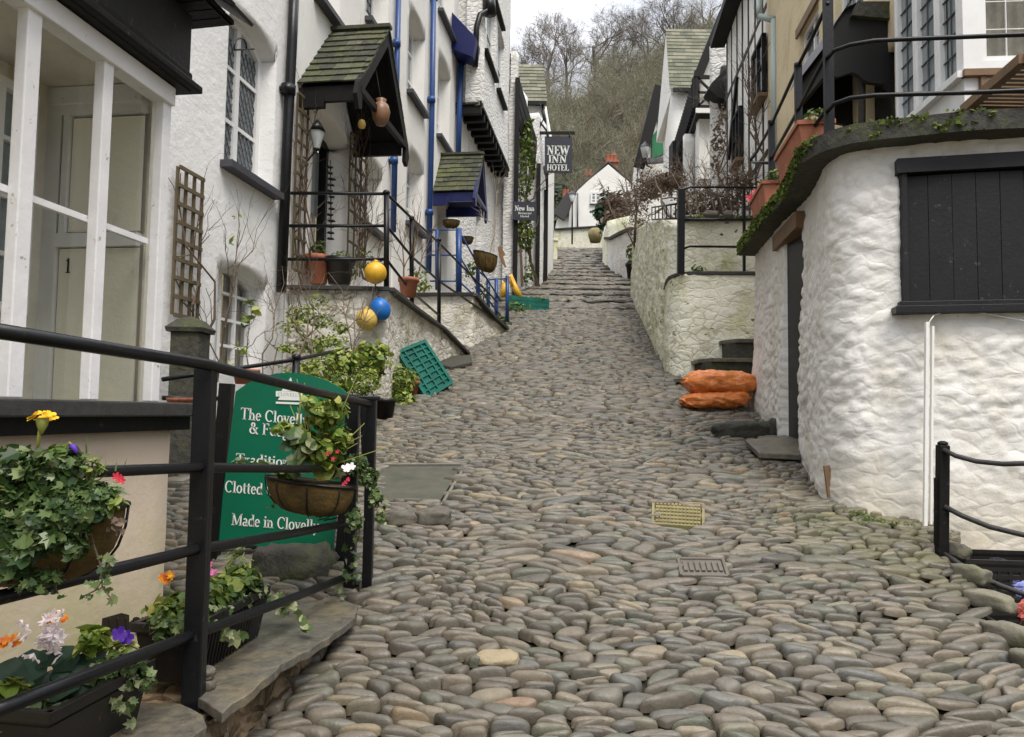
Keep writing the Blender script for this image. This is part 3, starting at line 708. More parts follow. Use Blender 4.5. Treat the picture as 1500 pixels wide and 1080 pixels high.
def text(mb, s, o, ex, ey, width=None, h=None, lift=.002, bold=1.0, center=False):
    """letters on the plane through o with axes ex (along), ey (up)"""
    ex, ey = Vector(ex).normalized(), Vector(ey).normalized(); n = ex.cross(ey).normalized(); o = Vector(o) + n*lift
    tot = sum(GL[c][0] for c in s); kx = (width/tot) if width else h; h = h or kx; x0 = -tot/2 if center else 0
    def q(x, y): return tuple(o + ex*(x0+x)*kx + ey*y*h)
    x = 0
    for c in s:
        for g in GL[c][1]:
            if g[0] == 'l':
                _, ax, ay, bx, by, w = g; w *= bold; d = Vector((bx-ax, by-ay)); d.normalize(); m = Vector((-d.y, d.x))*w/2
                mb.add([q(x+ax+m.x, ay+m.y), q(x+ax-m.x, ay-m.y), q(x+bx-m.x, by-m.y), q(x+bx+m.x, by+m.y)], [(0,1,2,3)], .5)
            else:
                _, cx, cy, rx, ry, a0, a1 = g; n_ = max(4, int(abs(a1-a0)/22)); vs = []
                for i in range(n_+1):
                    a = R(a0+(a1-a0)*i/n_); w = (t_ + (W_-t_)*abs(math.cos(a)))*bold/2
                    for sg in (1, -1): vs.append(q(x+cx+(rx-.03+sg*w)*math.cos(a), cy+(ry-.03+sg*w)*math.sin(a)))
                mb.add(vs, [(2*i, 2*i+1, 2*i+3, 2*i+2) for i in range(n_)], .5)
        x += GL[c][0]

# ------------------------------------------------------------------ roof slopes made of slates
def slates(mb, a, b, c, d, rows, wid, th=.012, ragged=.01, over=.35):
    """slope a-b = eaves, d-c = ridge; courses of overlapping slates"""
    a, b, c, d = map(Vector, (a, b, c, d)); n = (b-a).cross(d-a).normalized()
    for j in range(rows):
        t0, t1 = j/rows, min(1, (j+1+over)/rows)
        e0, e1 = a.lerp(d, t0), b.lerp(c, t0); f0, f1 = a.lerp(d, t1), b.lerp(c, t1); L = (e1-e0).length; x = -(wid*.5 if j % 2 else 0)
        dn = (a-d).normalized()
        while x < L:
            w = wid*random.uniform(.8, 1.2); xa, xb = max(0, x), min(L, x+w-.004)
            if xb > xa+.01:
                g = ragged*random.uniform(-1, 1)
                p = [e0.lerp(e1, xa/L)+dn*g, e0.lerp(e1, xb/L)+dn*g, f0.lerp(f1, xb/L), f0.lerp(f1, xa/L)]
                up = n*(th*1.6+random.uniform(0, .004)); p = [p[0]+up, p[1]+up, p[2]+n*th*.3, p[3]+n*th*.3]
                mb.prism([tuple(q) for q in p], tuple(-n*th), random.random())
            x += w
def tubes_rail(mb, pts, r=.016, n=8): mb.tube(pts, r, n, .5)
# ================================================================== LEFT SIDE, NEAR: glazed shop front
N_ = lambda Y: Vector((-1.805 + .1385*Y, Y))
CY = 3.07
PN = Path([N_(.2), N_(CY)]); UE = PN.len - .115
def onN(px, py, d=0): u, z = PN.hit(px, py, d); return PN.pt(u, z, d)
shop = root('glazed_shop_front', (N_(2.5).x, 2.5, -.9), 'cream rendered house front with a white glazed bay and black fascia, nearest on the left', 'house')
pth = Path([N_(.2), N_(CY-.01), N_(CY+.01) + Vector((-.03, .02)), Vector((-3.4, CY+.45))])
wall('wall', pth, 0, pth.len, -1.5, -.045, M['shop_cream'], shop, res=.12, disp=.006, thick=.1)
# drain hole with grille in the wall foot
b = MB(); b.bar(onN(0, 588, .03)*1, onN(272, 607, .03), .16, .05, .5); 
sill_z = onN(100, 585)[2]
b = MB(); b.bar(PN.pt(0, sill_z-.03, -.02), PN.pt(UE+.15, sill_z-.03, -.02), .20, .055, .4); b.build('window_sill', M['slate_dark'], shop, bevel=.006)
b = MB(); 
b.bar(PN.pt(0, sill_z-.085, .0), PN.pt(UE+.13, sill_z-.085, .0), .09, .055, .4); b.build('sill_board', M['black_wood'], shop)
posts = [(PN.hit(41, 320)[0], .058), (PN.hit(154, 320)[0], .05), (UE-.028, .052)]; ZT = onN(250, 150)[2]
for u, wd in posts:
    b = MB(); b.bar(PN.pt(u, sill_z, -.03), PN.pt(u, ZT, -.03), wd, .04, .5, up=(PN.n[0].x, PN.n[0].y, 0)); b.build('post', M['white_paint'], shop, bevel=.004)
b = MB(); b.bar(PN.pt(0, ZT+.03, -.03), PN.pt(UE, ZT+.03, -.03), .07, .075, .5)
b.bar(PN.pt(UE-.035, ZT+.03, -.1), PN.pt(UE-.035, ZT+.03, -.5), .07, .075, .5); b.build('head_beam', M['white_paint'], shop, bevel=.004)
b = MB(); zb = PN.hit(230, 352)[1]; b.bar(PN.pt(0, zb, -.06), PN.pt(UE-.06, zb, -.06), .022, .022, .5); b.build('glazing_bar', M['white_paint'], shop)
us = [0] + [p[0] for p in posts]
for i in range(3):
    b = MB(); a, c = us[i] + (.036 if i else 0), us[i+1] - .036
    for (zz0, zz1) in ((sill_z, zb), (zb, ZT)): b.add([tuple(PN.pt(a, zz0, -.06)), tuple(PN.pt(c, zz0, -.06)), tuple(PN.pt(c, zz1, -.06)), tuple(PN.pt(a, zz1, -.06))], [(0,1,2,3)], .5)
    b.build('pane', M['glass_clear'], shop)
# fascia box, moulding and roof edge
z0 = ZT + .07
b = MB(); b.bar(PN.pt(0, z0+.04, -.03), PN.pt(UE+.05, z0+.04, -.03), .15, .08, .5); b.bar(PN.pt(0, z0+.02, -.01), PN.pt(UE+.08, z0+.02, -.01), .17, .03, .5); b.build('moulding', M['black_wood'], shop, bevel=.006)
b = MB(); b.bar(PN.pt(0, z0+.20, -.07), PN.pt(UE+.05, z0+.20, -.07), .2, .26, .5); b.build('fascia', M['shutter'], shop)
b = MB(); k = 0.0
while k < UE+.17:      # soffit boards
    b.bar(PN.pt(k, z0+.35, -.1), PN.pt(k, z0+.36, .15), .06, .02, .5); k += .068
b.build('soffit', M['black_wood'], shop)
b = MB(); e = .20; za = z0+.36
slates(b, PN.pt(0, za, e), PN.pt(UE+.24, za, e), PN.pt(UE+.24, za+1.0, -1.1), PN.pt(0, za+1.0, -1.1), 7, .2, .014, .012); b.build('roof', M['slate_dark'], shop)
b = MB(); b.add([tuple(PN.pt(0, za-.02, e-.06)), tuple(PN.pt(UE+.20, za-.02, e-.06)), tuple(PN.pt(UE+.20, za+.93, -1.1)), tuple(PN.pt(0, za+.93, -1.1))], [(0,1,2,3)], .3); 
b.build('roof_deck', M['black_wood'], shop)
# room behind the glass
D = -.52
M['interior_seam'] = paint('interior_seam', (.25,.22,.17), .8)
b = MB()
b.add([tuple(PN.pt(0, sill_z-.05, D)), tuple(PN.pt(UE, sill_z-.05, D)), tuple(PN.pt(UE, ZT+.1, D)), tuple(PN.pt(0, ZT+.1, D))], [(0,1,2,3)], .5); b.build('back_wall', M['interior_brown'], shop)
b = MB(); b.add([tuple(PN.pt(0, ZT+.07, D)), tuple(PN.pt(UE, ZT+.07, D)), tuple(PN.pt(UE, ZT+.07, -.1)), tuple(PN.pt(0, ZT+.07, -.1))], [(0,1,2,3)], .5); b.build('ceiling', M['interior_brown'], shop)
b = MB(); b.add([tuple(PN.pt(0, sill_z-.01, D)), tuple(PN.pt(UE, sill_z-.01, D)), tuple(PN.pt(UE, sill_z-.01, -.1)), tuple(PN.pt(0, sill_z-.01, -.1))], [(0,1,2,3)], .5); b.build('inner_ledge', M['interior'], shop)
nx = Vector((PN.n[0].x, PN.n[0].y, 0)); tx = Vector((nx.y*-1, nx.x, 0)); tx = Vector((.1372, .9905, 0))
def E(d, z, s=0): p = PN.pt(UE-.012, z, d); return p - tx*s      # point on the far end wall, s metres inside it
def epan(d0, d1, z0_, z1_, s, th, mat, name):
    q = MB(); q.prism([tuple(E(d0, z0_, s)), tuple(E(d1, z0_, s)), tuple(E(d1, z1_, s)), tuple(E(d0, z1_, s))], tuple(tx*th)); return q.build(name, mat, shop)
zm = .70
epan(D, -.09, sill_z-.03, ZT+.1, .0, .02, M['interior'], 'end_wall')
epan(D+.07, -.10, sill_z, zm-.06, .03, .02, M['interior'], 'end_panel')
epan(D+.060, -.09, sill_z, zm-.045, .022, .006, M['interior_seam'], 'seam'); epan(D+.066, -.09, zm+.0, ZT-.045, .022, .006, M['interior_seam'], 'seam'); epan(D+.105, -.10, zm+.008, ZT-.058, .032, .006, M['interior'], 'end_panel')
q = MB()
for (a, c, e0, e1) in ((D, D+.065, sill_z, ZT+.07), (D+.065, -.1, zm-.055, zm), (D+.065, -.1, ZT-.05, ZT+.05), (D+.075, D+.10, zm, ZT-.05)):
    q.prism([tuple(E(a, e0, .05)), tuple(E(c, e0, .05)), tuple(E(c, e1, .05)), tuple(E(a, e1, .05))], tuple(tx*.04))
q.build('end_frame', M['white_frame'], shop)
q = MB(); text(q, '1', E(D+.10, zm-.16, .031), -nx*-1, (0,0,1), h=.06, lift=.004); 
q.build('number', M['black_paint'], shop)
# inner window at the far left
hh = dict(u0=PN.hit(-90, 300, D)[0], u1=PN.hit(28, 300, D)[0], z0=.35, z1=ZT-.02)
PD = Path([PN.pt(0, 0, D+.02).xy, PN.pt(UE, 0, D+.02).xy]); window(PD, hh, shop, depth=-.01, cols=2, rows=4, fw=.035, glass='glass_pale')
b = MB(); c = onN(195, 912, .006); 
for k in range(5): b.bar(onN(160+12*k, 905, .004), onN(163+12*k, 925, .004), .006, .01, .5)
g_ = [onN(148, 925, .003), onN(205, 922, .003), onN(205, 905, .003), onN(178, 898, .003), onN(150, 906, .003)]
b.prism([tuple(p) for p in g_], tuple(-nx*.01)); b.build('air_brick', M['soil'], shop)

# ------------------------------------------------------------------ raised slate step
def Z(px, py, z): r = ray(px, py); return r * (z / r.z)
ZS = -.86
step = root('raised_slate_step', tuple(Z(380, 950, ZS)), 'grey slate slabs on a rubble edge below the left railing', 'step')
def slab(pix, z, th, back, name='slab'):
    top = [Z(x, y, z) for x, y in pix]; b = MB(); vs = []; out = []
    for p, q in zip(top, top[1:] + top[:1]):
        m = max(1, int((q-p).length/.05))
        for i in range(m): 
            v = p.lerp(q, i/m); out.append(v + Vector((random.gauss(0, .004), random.gauss(0, .004), .004*noise.noise(v*6))))
    b.prism([tuple(v) for v in out], (0, 0, -th), random.random()); return b.build(name, M['slab'], step, bevel=.003)
slab([(270,1012),(325,1044),(373,1010),(414,972),(481,934),(519,906),(525,886),(505,880),(380,878),(250,905)], ZS, .03, 0)
slab([(100,1068),(60,1130),(270,1092),(303,1062),(300,1046),(262,1030),(170,1028)], ZS-.02, .035, 0)
slab([(-150,1120),(-200,1300),(240,1230),(270,1100),(100,1075)], ZS-.035, .05, 0)
edge = [Z(x, y, ZS-.045) for x, y in [(523,892),(510,912),(478,936),(412,975),(370,1013),(322,1046),(300,1066),(262,1100),(235,1230),(200,1500)]]
pe = Path([v.xy for v in reversed(edge)])
wall('rubble_edge', pe, 0, pe.len, ZS-.75, ZS-.048, M['slab_side'], step, res=.02, disp=.03, sc=2.2, thick=.3, d0=-.05)
b = MB(); b.add([tuple(Z(x, y, ZS-.06)) for x, y in [(-300,1300),(250,1180),(300,1062),(500,910),(515,885),(300,850),(150,870),(-300,1000)]], [(0,1,2,3,4,5,6,7)], .4); b.build('bed', M['soil'], step)

# ------------------------------------------------------------------ near railing
rail = root('iron_railing', tuple(P(272, 1010, 2.27)), 'black painted iron railing crossing the lower left foreground with plants on it', 'railing')
pA = P(290, 780, 2.27)
def rz(px, py, Y): return P(px, py, Y)
b = MB(); x_, y_ = pA.x, 2.27
zt = P(303, 527, 2.27).z; b.bar((x_, y_, -1.0), (x_, y_, zt-.02), .058, .02, .5, up=(0,1,0)); b.bar((x_, y_+.02, -1.0), (x_, y_+.02, zt-.03), .058, .03, .5, up=(0,1,0))
b.lathe([(0, .0), (.024, .004), (.027, .016), (.02, .028), (0, .034)], (x_, y_+.01, zt-.035), 14); b.build('post', M['black_iron'], rail, bevel=.004)
pB = P(525, 720, 3.55); zt2 = P(528, 583, 3.55).z
b = MB(); b.bar((pB.x-.03, 3.55, -1.1), (pB.x-.03, 3.55, zt2), .05, .05, .5, up=(0,1,0)); b.bar((pB.x+.05, 3.57, -1.1), (pB.x+.05, 3.57, zt2+.0), .045, .045, .5, up=(0,1,0)); 
b.bar((pB.x-.06, 3.55, zt2), (pB.x+.09, 3.57, zt2), .05, .02, .5); b.build('post', M['black_iron'], rail, bevel=.004)
for (l, m, r_, rad) in (((-60,476),(303,534),(540,592),.0175), ((-60,700),(288,685),(520,686),.0155), ((-60,890),(282,806),(515,765),.0165), ((-60,1062),(272,934),(515,842),.0165)):
    a = P(l[0], l[1], 1.5); c = P(m[0], m[1], 2.245); d = P(r_[0], r_[1], 3.52)
    b = MB(); b.tube([a, a.lerp(c, .5), c, c.lerp(d, .5) + Vector((0,0,-.004)), d], rad, 10, .5); b.build('rail', M['black_iron'], rail)

# ------------------------------------------------------------------ green sign
sg = root('green_shop_sign', tuple(P(400, 860, 3.8)), 'green board with white serif lettering in a black frame behind the railing', 'sign')
YS = 3.8
def S(px, py, dd=0): return P(px, py, YS - dd)
arc = [(345,574),(362,562),(382,553),(405,547),(430,546),(455,550),(480,558),(500,569),(509,577)]
b = MB(); pl = [S(318,793), S(487,812)] + [S(*q) for q in reversed(arc)]; b.prism([tuple(p) for p in pl], (0, .025, 0)); b.build('board', M['sign_green'], sg)
b = MB(); b.bar(S(333,562,-.02), S(306,880,-.02), .065, .06, .5, up=(0,1,0)); b.build('leg', M['black_paint'], sg, bevel=.004)
b = MB(); b.bar(S(519,578,-.02), S(497,880,-.02), .065, .06, .5, up=(0,1,0)); b.bar(S(535,583,-.05), S(538,690,-.05), .05, .04, .5, up=(0,1,0)); b.build('leg', M['black_paint'], sg, bevel=.004)
b = MB()
for (tx_, x0, y0, x1, y1, hpx) in (('The Clovelly', 352,614,452,624,17), ('& Fudge', 365,635,432,642,17), ('Traditional', 345,680,440,686,16), ('Clotted Cream', 329,721,440,729,17), ('Made in Clovelly', 339,769,467,779,17)):
    o_, e_ = S(x0, y0), S(x1, y1); b = MB(); text(b, tx_, o_, e_-o_, (.03, 0, 1), width=(e_-o_).length, h=hpx*YS/F*1.0, lift=.003, bold=1.15); b.build('lettering', M['sign_white'], sg)
b = MB()
for poly in ([(416,568),(430,568),(426,553)], [(404,573),(444,574),(444,581),(404,581)], [(410,581),(438,581),(441,587),(407,586)], [(404,588.5),(444,590),(444,593),(404,591.5)], [(415,569),(431,569),(435,573),(412,573)]):
    b.prism([tuple(S(x, y, .004)) for x, y in reversed(poly)], (0, .003, 0))
b.build('emblem', M['sign_white'], sg)
b = MB(); text(b, 'CLOVELLY'.replace('C','C'), S(407, 580, .0045), (1,0,-.02), (0,0,1), width=34*YS/F, h=5*YS/F, lift=.001); b.build('emblem_lettering', M['sign_grey'], sg)
# ================================================================== LEFT SIDE, HOUSES UP THE STREET
CL = -3.3
PL = Path([(CL + .1385*2.0, 2.0), (CL + .1385*40, 40)])
def YL(px): s = ray(px, 300).x; return CL / (s - .1385)          # depth of the row of houses at a photo column
def uL(px, py): return PL.hit(px, py)[0]
def hole(xl, xr, yt, yb, rise=.12, depth=.3, d=0, path=None):
    u0, u1, z0_, z1_ = rectpix(path or PL, xl, xr, yt, yb, d); return dict(u0=u0, u1=u1, z0=z0_, z1=z1_+rise*.35, rise=rise, depth=depth)
def roofbox(parent, path, u0, u1, z, depth=5.0, rise=3.0, over=.25, rows=16, mat='slate_dark', d0=0.0):
    b = MB(); slates(b, path.pt(u0, z, over+d0), path.pt(u1, z, over+d0), path.pt(u1, z+rise, -depth/2), path.pt(u0, z+rise, -depth/2), rows, .3, .02); b.build('roof', M[mat], parent)
    b = MB(); b.prism([tuple(path.pt(u0+.02, z-.06, over-.03+d0)), tuple(path.pt(u0+.02, z+rise-.1, -depth/2)), tuple(path.pt(u0+.02, z-.06, -depth))], tuple(path.pt(u1-.02, z, 0)-path.pt(u0+.02, z, 0))); b.build('roof_deck', M['black_wood'], parent)
def pipe(parent, path, pix, mat, r=.045, off=.07, col=(), name='drainpipe'):
    b = MB(); pts = [path.pt(*path.hit(x, y, off), off) for x, y in pix]; b.tube(pts, r, 10, .5)
    for (x, y) in col:
        p = path.pt(*path.hit(x, y, off), off); b.tube([p, p+Vector((0,0,.09))], r*1.45, 10, .5); b.bar(p+Vector((0,0,.04)), p+Vector((-off,.0,.04)), .12, .03, .5)
    return b.build(name, M[mat], parent)
uAB = uL(425, 200); uBC = uL(577, 200)
# ---- house A
hA = root('white_cottage', tuple(PL.pt(uL(360, 450), .2)), 'rough white cottage with a lattice window above a small paned window, by the black downpipe', 'house')
HA = [hole(331, 401, 36, 262, .16, .32), hole(318, 387, 398, 545, .12, .3)]
wall('wall', PL, .2, uAB, -1.2, 8.0, M['white_rough'], hA, HA, .05, .0035, .8, thick=.4, k=2)
window(PL, HA[0], hA, .17, 2, 3, .07, lattice='diamond', sill='grey_sill', glass='glass_pale')
window(PL, HA[1], hA, .17, 3, 4, .05, curtain=True, glass='glass_clear')
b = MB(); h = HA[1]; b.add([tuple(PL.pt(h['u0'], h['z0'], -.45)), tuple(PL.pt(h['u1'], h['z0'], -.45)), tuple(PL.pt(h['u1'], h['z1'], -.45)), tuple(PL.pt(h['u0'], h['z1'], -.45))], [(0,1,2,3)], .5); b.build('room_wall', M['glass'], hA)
pipe(hA, PL, [(433,-60),(428,60),(421,200),(412,428)], 'black_iron', .05, .07, [(422,138)])
roofbox(hA, PL, .2, uAB, 8.0)
pth = Path([PL.pt(.2, 0, -5).xy, PL.pt(.2, 0).xy]); wall('end_wall', pth, 0, 4.98, -1.2, 8.0, M['white_rough'], hA, res=1)
b = MB(); rp_ = [PL.pt(*PL.hit(352+9*math.cos(a), 68-12*math.sin(a), .12), .12) for a in np.linspace(-.3, 3.6, 12)]; b.tube(rp_ + [PL.pt(*PL.hit(372, 72), 0)], .008, 6, .5)
b.build('bracket', M['black_iron'], hA)
# ---- house B with the porch
hB = root('white_cottage', tuple(PL.pt(uL(520, 400), 1.2)), 'smooth white cottage with a mossy slate porch on black gable boards', 'house')
HB = [hole(455, 508, 178, 445, .14, .35), hole(533, 559, 242, 338, .12, .25), hole(537, 567, -70, 52, .12, .25), hole(464, 496, -140, 20, .12, .25)]
wall('wall', PL, uAB, uBC, -.5, 9.5, M['white_smooth'], hB, HB, .12, .006, 1.0, thick=.4)
for h, c_, r_ in ((HB[1], 2, 3), (HB[2], 2, 3), (HB[3], 2, 3)): window(PL, h, hB, .22, c_, r_, .06, sill='grey_sill', glass='glass_pale', lattice=.11)
h = HB[0]; b = MB(); hz = h['z1']-h['rise']
b.bar(PL.pt(h['u0']+.05, h['z0'], -.3), PL.pt(h['u0']+.05, hz, -.3), .1, .1, .5, up=(1,0,0)); b.bar(PL.pt(h['u1']-.05, h['z0'], -.3), PL.pt(h['u1']-.05, hz, -.3), .1, .1, .5, up=(1,0,0)); b.bar(PL.pt(h['u0'], hz, -.3), PL.pt(h['u1'], hz, -.3), .1, .1, .5)
fr = b.build('door_frame', M['black_paint'], hB)
b = MB(); b.bar(PL.pt((h['u0']+h['u1'])/2, h['z0'], -.33), PL.pt((h['u0']+h['u1'])/2, hz, -.33), h['u1']-h['u0']-.18, .05, .5, up=(1,0,0)); dr = b.build('door', M['white_frame'], hB)
b = MB(); b.bar(PL.pt(h['u0']+.3, hz-.9, -.29), PL.pt(h['u0']+.3, hz-.12, -.29), .28, .02, .5, up=(1,0,0)); b.bar(PL.pt(h['u0']+.75, hz-.9, -.29), PL.pt(h['u0']+.75, hz-.12, -.29), .28, .02, .5, up=(1,0,0)); b.build('pane', M['glass_pale'], dr)
roofbox(hB, PL, uAB, uBC, 9.5)
def porch(parent, path, ridge, eave, out, mat_side, mat_roof, rows, drop=.7, wn=.16, valance=True):
    """gabled hood standing out from the wall: ridge and near eave given as photo points on the wall"""
    ur, zr = path.hit(*ridge); ue, ze = path.hit(*eave); hw = ur-ue; ub = ur+hw
    p = lambda u, z, d: path.pt(u, z, d)
    r = MB()
    slates(r, p(ue, ze, 0), p(ue, ze, out), p(ur, zr, out+.02), p(ur, zr, 0), rows, wn, .016, .008)
    slates(r, p(ub, ze, out), p(ub, ze, 0), p(ur, zr, 0), p(ur, zr, out+.02), rows, wn, .016, .008)
    r.bar(p(ur, zr+.03, 0), p(ur, zr+.03, out+.03), .1, .04, .3); r.build('porch_roof', M[mat_roof], parent)
    g = MB()
    def tri(d, th):
        a = [p(ue+.03, ze-.03, d), p(ub-.03, ze-.03, d), p(ur, zr-.05, d)]; g.prism([tuple(q) for q in a], tuple(path.pt(0,0,-th)-path.pt(0,0,0)))
    # barge boards with curled feet
    g.bar(p(ue-.02, ze-.08, out), p(ur, zr-.03, out), .05, .15, .5, up=(path.n[0].x, path.n[0].y, 0)) if False else None
    for a_, s_ in ((ue, 1), (ub, -1)):
        q = [p(a_-s_*.05, ze-.02, out), p(a_-s_*.10, ze-.16, out), p(a_-s_*.03, ze-.30, out), p(a_+s_*.06, ze-.26, out), p(a_+s_*.06, ze-.10, out), p(ur, zr-.20, out), p(ur, zr-.0, out)]
        if s_ < 0: q = q[::-1]
        g.prism([tuple(v) for v in q], tuple(path.pt(0,0,-.045)-path.pt(0,0,0)))
    g.build('barge_board', M[mat_side], parent)
    s = MB()
    for a_ in (ue+.05, ub-.05):
        s.bar(p(a_, ze-.10, 0), p(a_, ze-.10, out-.06), .05, .16, .5)
    s.bar(p(ue+.05, ze-.16, .0), p(ue+.05, ze-.16, .28), .06, .16, .5)
    if valance: s.bar(p(ue+.02, ze-.06, out-.02), p(ub-.02, ze-.06, out-.02), .05, .07, .5)
    s.build('porch_frame', M[mat_side], parent)
    c = MB(); c.add([tuple(p(ue+.03, ze-.02, .02)), tuple(p(ue+.03, ze-.02, out-.04)), tuple(p(ur, zr-.07, out-.04)), tuple(p(ur, zr-.07, .02)), tuple(p(ub-.03, ze-.02, out-.04)), tuple(p(ub-.03, ze-.02, .02))], [(0,1,2,3), (3,2,4,5)], .5)
    c.build('porch_lining', M[mat_side], parent)
    return ur, zr, ue, ze, ub
porch(hB, PL, (486,48), (436,124), .68, 'black_wood', 'slate_moss', 9, drop=.75)
# ---- house C, blue pipes
uCD = uL(690, 300)
hC = root('white_cottage', tuple(PL.pt(uL(640, 400), 1.8)), 'white cottage with blue downpipes and a small blue gabled porch', 'house')
HC = [hole(598, 621, 26, 152, .16, .25), hole(596, 618, 232, 335, .16, .25), hole(641, 658, 92, 212, .16, .25), hole(643, 664, -90, 40, .16, .25), hole(596, 621, -230, -60, .16, .25), hole(640, 655, 300, 428, .05, .25)]
wall('wall', PL, uBC, uCD+.1, .3, 13.0, M['white_smooth'], hC, HC, .16, .006, 1.0, thick=.4, k=4)
for i, h in enumerate(HC[:5]): window(PL, h, hC, .22, 2, 3, .07, sill='grey_sill', glass='glass_pale')
h = HC[5]; b = MB(); b.bar(PL.pt((h['u0']+h['u1'])/2, h['z0'], -.2), PL.pt((h['u0']+h['u1'])/2, h['z1'], -.2), h['u1']-h['u0'], .05, .5, up=(1,0,0)); b.build('door', M['navy_paint'], hC)
pipe(hC, PL, [(585,-60),(581,120),(576,340)], 'blue_paint', .042, .07, [(581,68),(577,240)])
pipe(hC, PL, [(636,-60),(633,150),(628,400)], 'blue_paint', .048, .07, [(636,0),(632,150),(629,315)])
pipe(hC, PL, [(688,74),(681,82),(675,98),(673,160),(671,235)], 'blue_paint', .06, .09, [(676,90)], 'drainpipe')
roofbox(hC, PL, uBC, uCD, 13.0)
porch(hC, PL, (646,229), (634,281), .80, 'navy_paint', 'slate_moss', 8, drop=.6)
b = MB(); q = [PL.pt(*PL.hit(664, 14, .05), .05), PL.pt(*PL.hit(664, 42, .05), .05), PL.pt(*PL.hit(688, 76, .5), .5), PL.pt(*PL.hit(685, 50, .45), .45)]
u0_, zz_ = PL.hit(662, 18); b.prism([tuple(PL.pt(u0_, zz_, 0)), tuple(PL.pt(u0_, zz_-.75, 0)), tuple(PL.pt(u0_, zz_-.95, .45)), tuple(PL.pt(u0_, zz_-.55, .5))], tuple(PL.pt(u0_+1.5, 0, 0)-PL.pt(u0_, 0, 0)))
b.build('window_hood', M['navy_paint'], hC)

# ---- house D, jettied
D0 = P(700, 300, 14.8); YD1 = 19.0; D1 = P(743.5, 300, YD1)
PJ = Path([D0.xy, D1.xy]); zj = P(700, 160, 14.8).z
hD = root('jettied_cottage', (D0.x, 16, 2.2), 'white cottage with its upper floor carried on a row of black joist ends', 'house')
HJ = []
for (xl, xr, yt, yb) in ((709,725,-10,97),(728,738,48,146),(722,735,-90,22)): HJ.append(hole(xl, xr, yt, yb, .1, .12, path=PJ))
HJ = [h for h in HJ if h['u1']-h['u0'] > .2]
wall('wall', PJ, 0, PJ.len, zj+.12, 12.6, M['white_pebble'], hD, HJ, .15, .014, .8, thick=.3, k=5)
for h in HJ: window(PJ, h, hD, .10, 2, 2, .06, sill='black_wood', glass='glass_pale')
back = PL.pt(uL(678, 300), 0); PE_ = Path([(back.x-.3, D0.y-.01+.3), (D0.x, D0.y)])
wall('near_end_wall', PE_, 0, PE_.len, zj+.1, 12.6, M['cream_white'] if 'cream_white' in M else M['white_pebble'], hD, (), .15, .012, 1, thick=.2)
PLO = Path([(D0.x-.42, D0.y+.25), (D1.x-.30, YD1+.6)])
wall('ground_floor_wall', Path([(D0.x-1.2, D0.y+.5), (D0.x-.42, D0.y+.25), (D1.x-.30, YD1+.6)]), 0, 5.6, .8, zj+.1, M['white_pebble'], hD, (dict(u0=2.7, u1=3.2, z0=3.7, z1=4.7, rise=.1, depth=.2),), .14, .02, .8, thick=.3, k=6)
for i in range(11):
    u = .1 + i*(PJ.len-.2)/10; b = MB(); b.bar(PJ.pt(u, zj+.02, .02), PJ.pt(u, zj+.02, -.62), .13, .17, .5); b.build('joist', M['black_wood'], hD)
b = MB(); b.bar(PJ.pt(0, zj+.13, -.3), PJ.pt(PJ.len, zj+.13, -.3), .62, .05, .5); b.bar(PJ.pt(0, zj+.14, .02), PJ.pt(PJ.len, zj+.14, .02), .04, .07, .5); b.build('floor_boards', M['black_wood'], hD)
b = MB(); pp = [P(696, 98, 14.6), P(698, 40, 14.6), P(703, 22, 14.65), P(714, 16, 14.8), P(716, -60, 14.9)]; b.tube(pp, .06, 8, .5); b.tube([P(718, 22, 14.85), P(716, -5, 14.85)], .13, 8, .5); b.build('drainpipe', M['black_iron'], hD)
roofbox(hD, PJ, 0, PJ.len, 12.6, d0=.0)
# ---- house E, black timber and foliage
E0 = P(751, 445, 19.1); E1 = P(797.5, 422, 22.4)
PEE = Path([E0.xy, E1.xy])
hE = root('timbered_inn', (E0.x, 20.5, 3.0), 'narrow black timbered white inn front overgrown with creeper, beneath the small inn sign', 'inn')
zE = P(748, 80, 19.2).z
for (xa, xb, nm) in ((787, 797.5, 1),): 
    u0_, u1_ = PEE.hit(xa, 300)[0], PEE.len; wall('wall', PEE, u0_, u1_, 3.0, 8.9, M['white_pebble'], hE, (), .15, .02, .8)
u2_ = PEE.hit(757, 300)[0]; u3_ = PEE.hit(785, 300)[0]
wall('wall', PEE, 0, u2_, 3.0, 9.6, M['white_pebble'], hE, (), .2, .01)
wall('recessed_wall', PEE, u2_-.1, u3_+.2, 3.0, 9.4, M['white_pebble'], hE, (), .2, .02, d0=-.35)
for x, w_ in ((753, .16), (786, .13), (797, .09)):
    u = PEE.hit(x, 300)[0]; b = MB(); b.bar(PEE.pt(u, 3, .05), PEE.pt(u, P(x, 130+(x-750)*2.4, 20).z, .05), w_, .12, .5, up=(1,0,0)); b.build('timber_post', M['black_wood'], hE)
b = MB(); a0, a1 = P(747, 78, 19.15), P(799, 258, 22.4); c0, c1 = P(745, 128, 19.1), P(793, 296, 22.3)
for k_ in range(7): 
    t = k_/6; b.bar(a0.lerp(c0, t) + Vector((.0,-.02*(k_ % 2),0)), a1.lerp(c1, t) + Vector((.0,-.02*(k_ % 2),0)), .05, .20, random.random())
b.build('bargeboard', M['black_wood'], hE)
b = MB(); b.bar(P(757, 400, 20), P(775, 330, 20.6), .1, .1, .5) if False else None
b = MB(); p0, p1 = P(756, 330, 19.6), P(778, 425, 20.3)
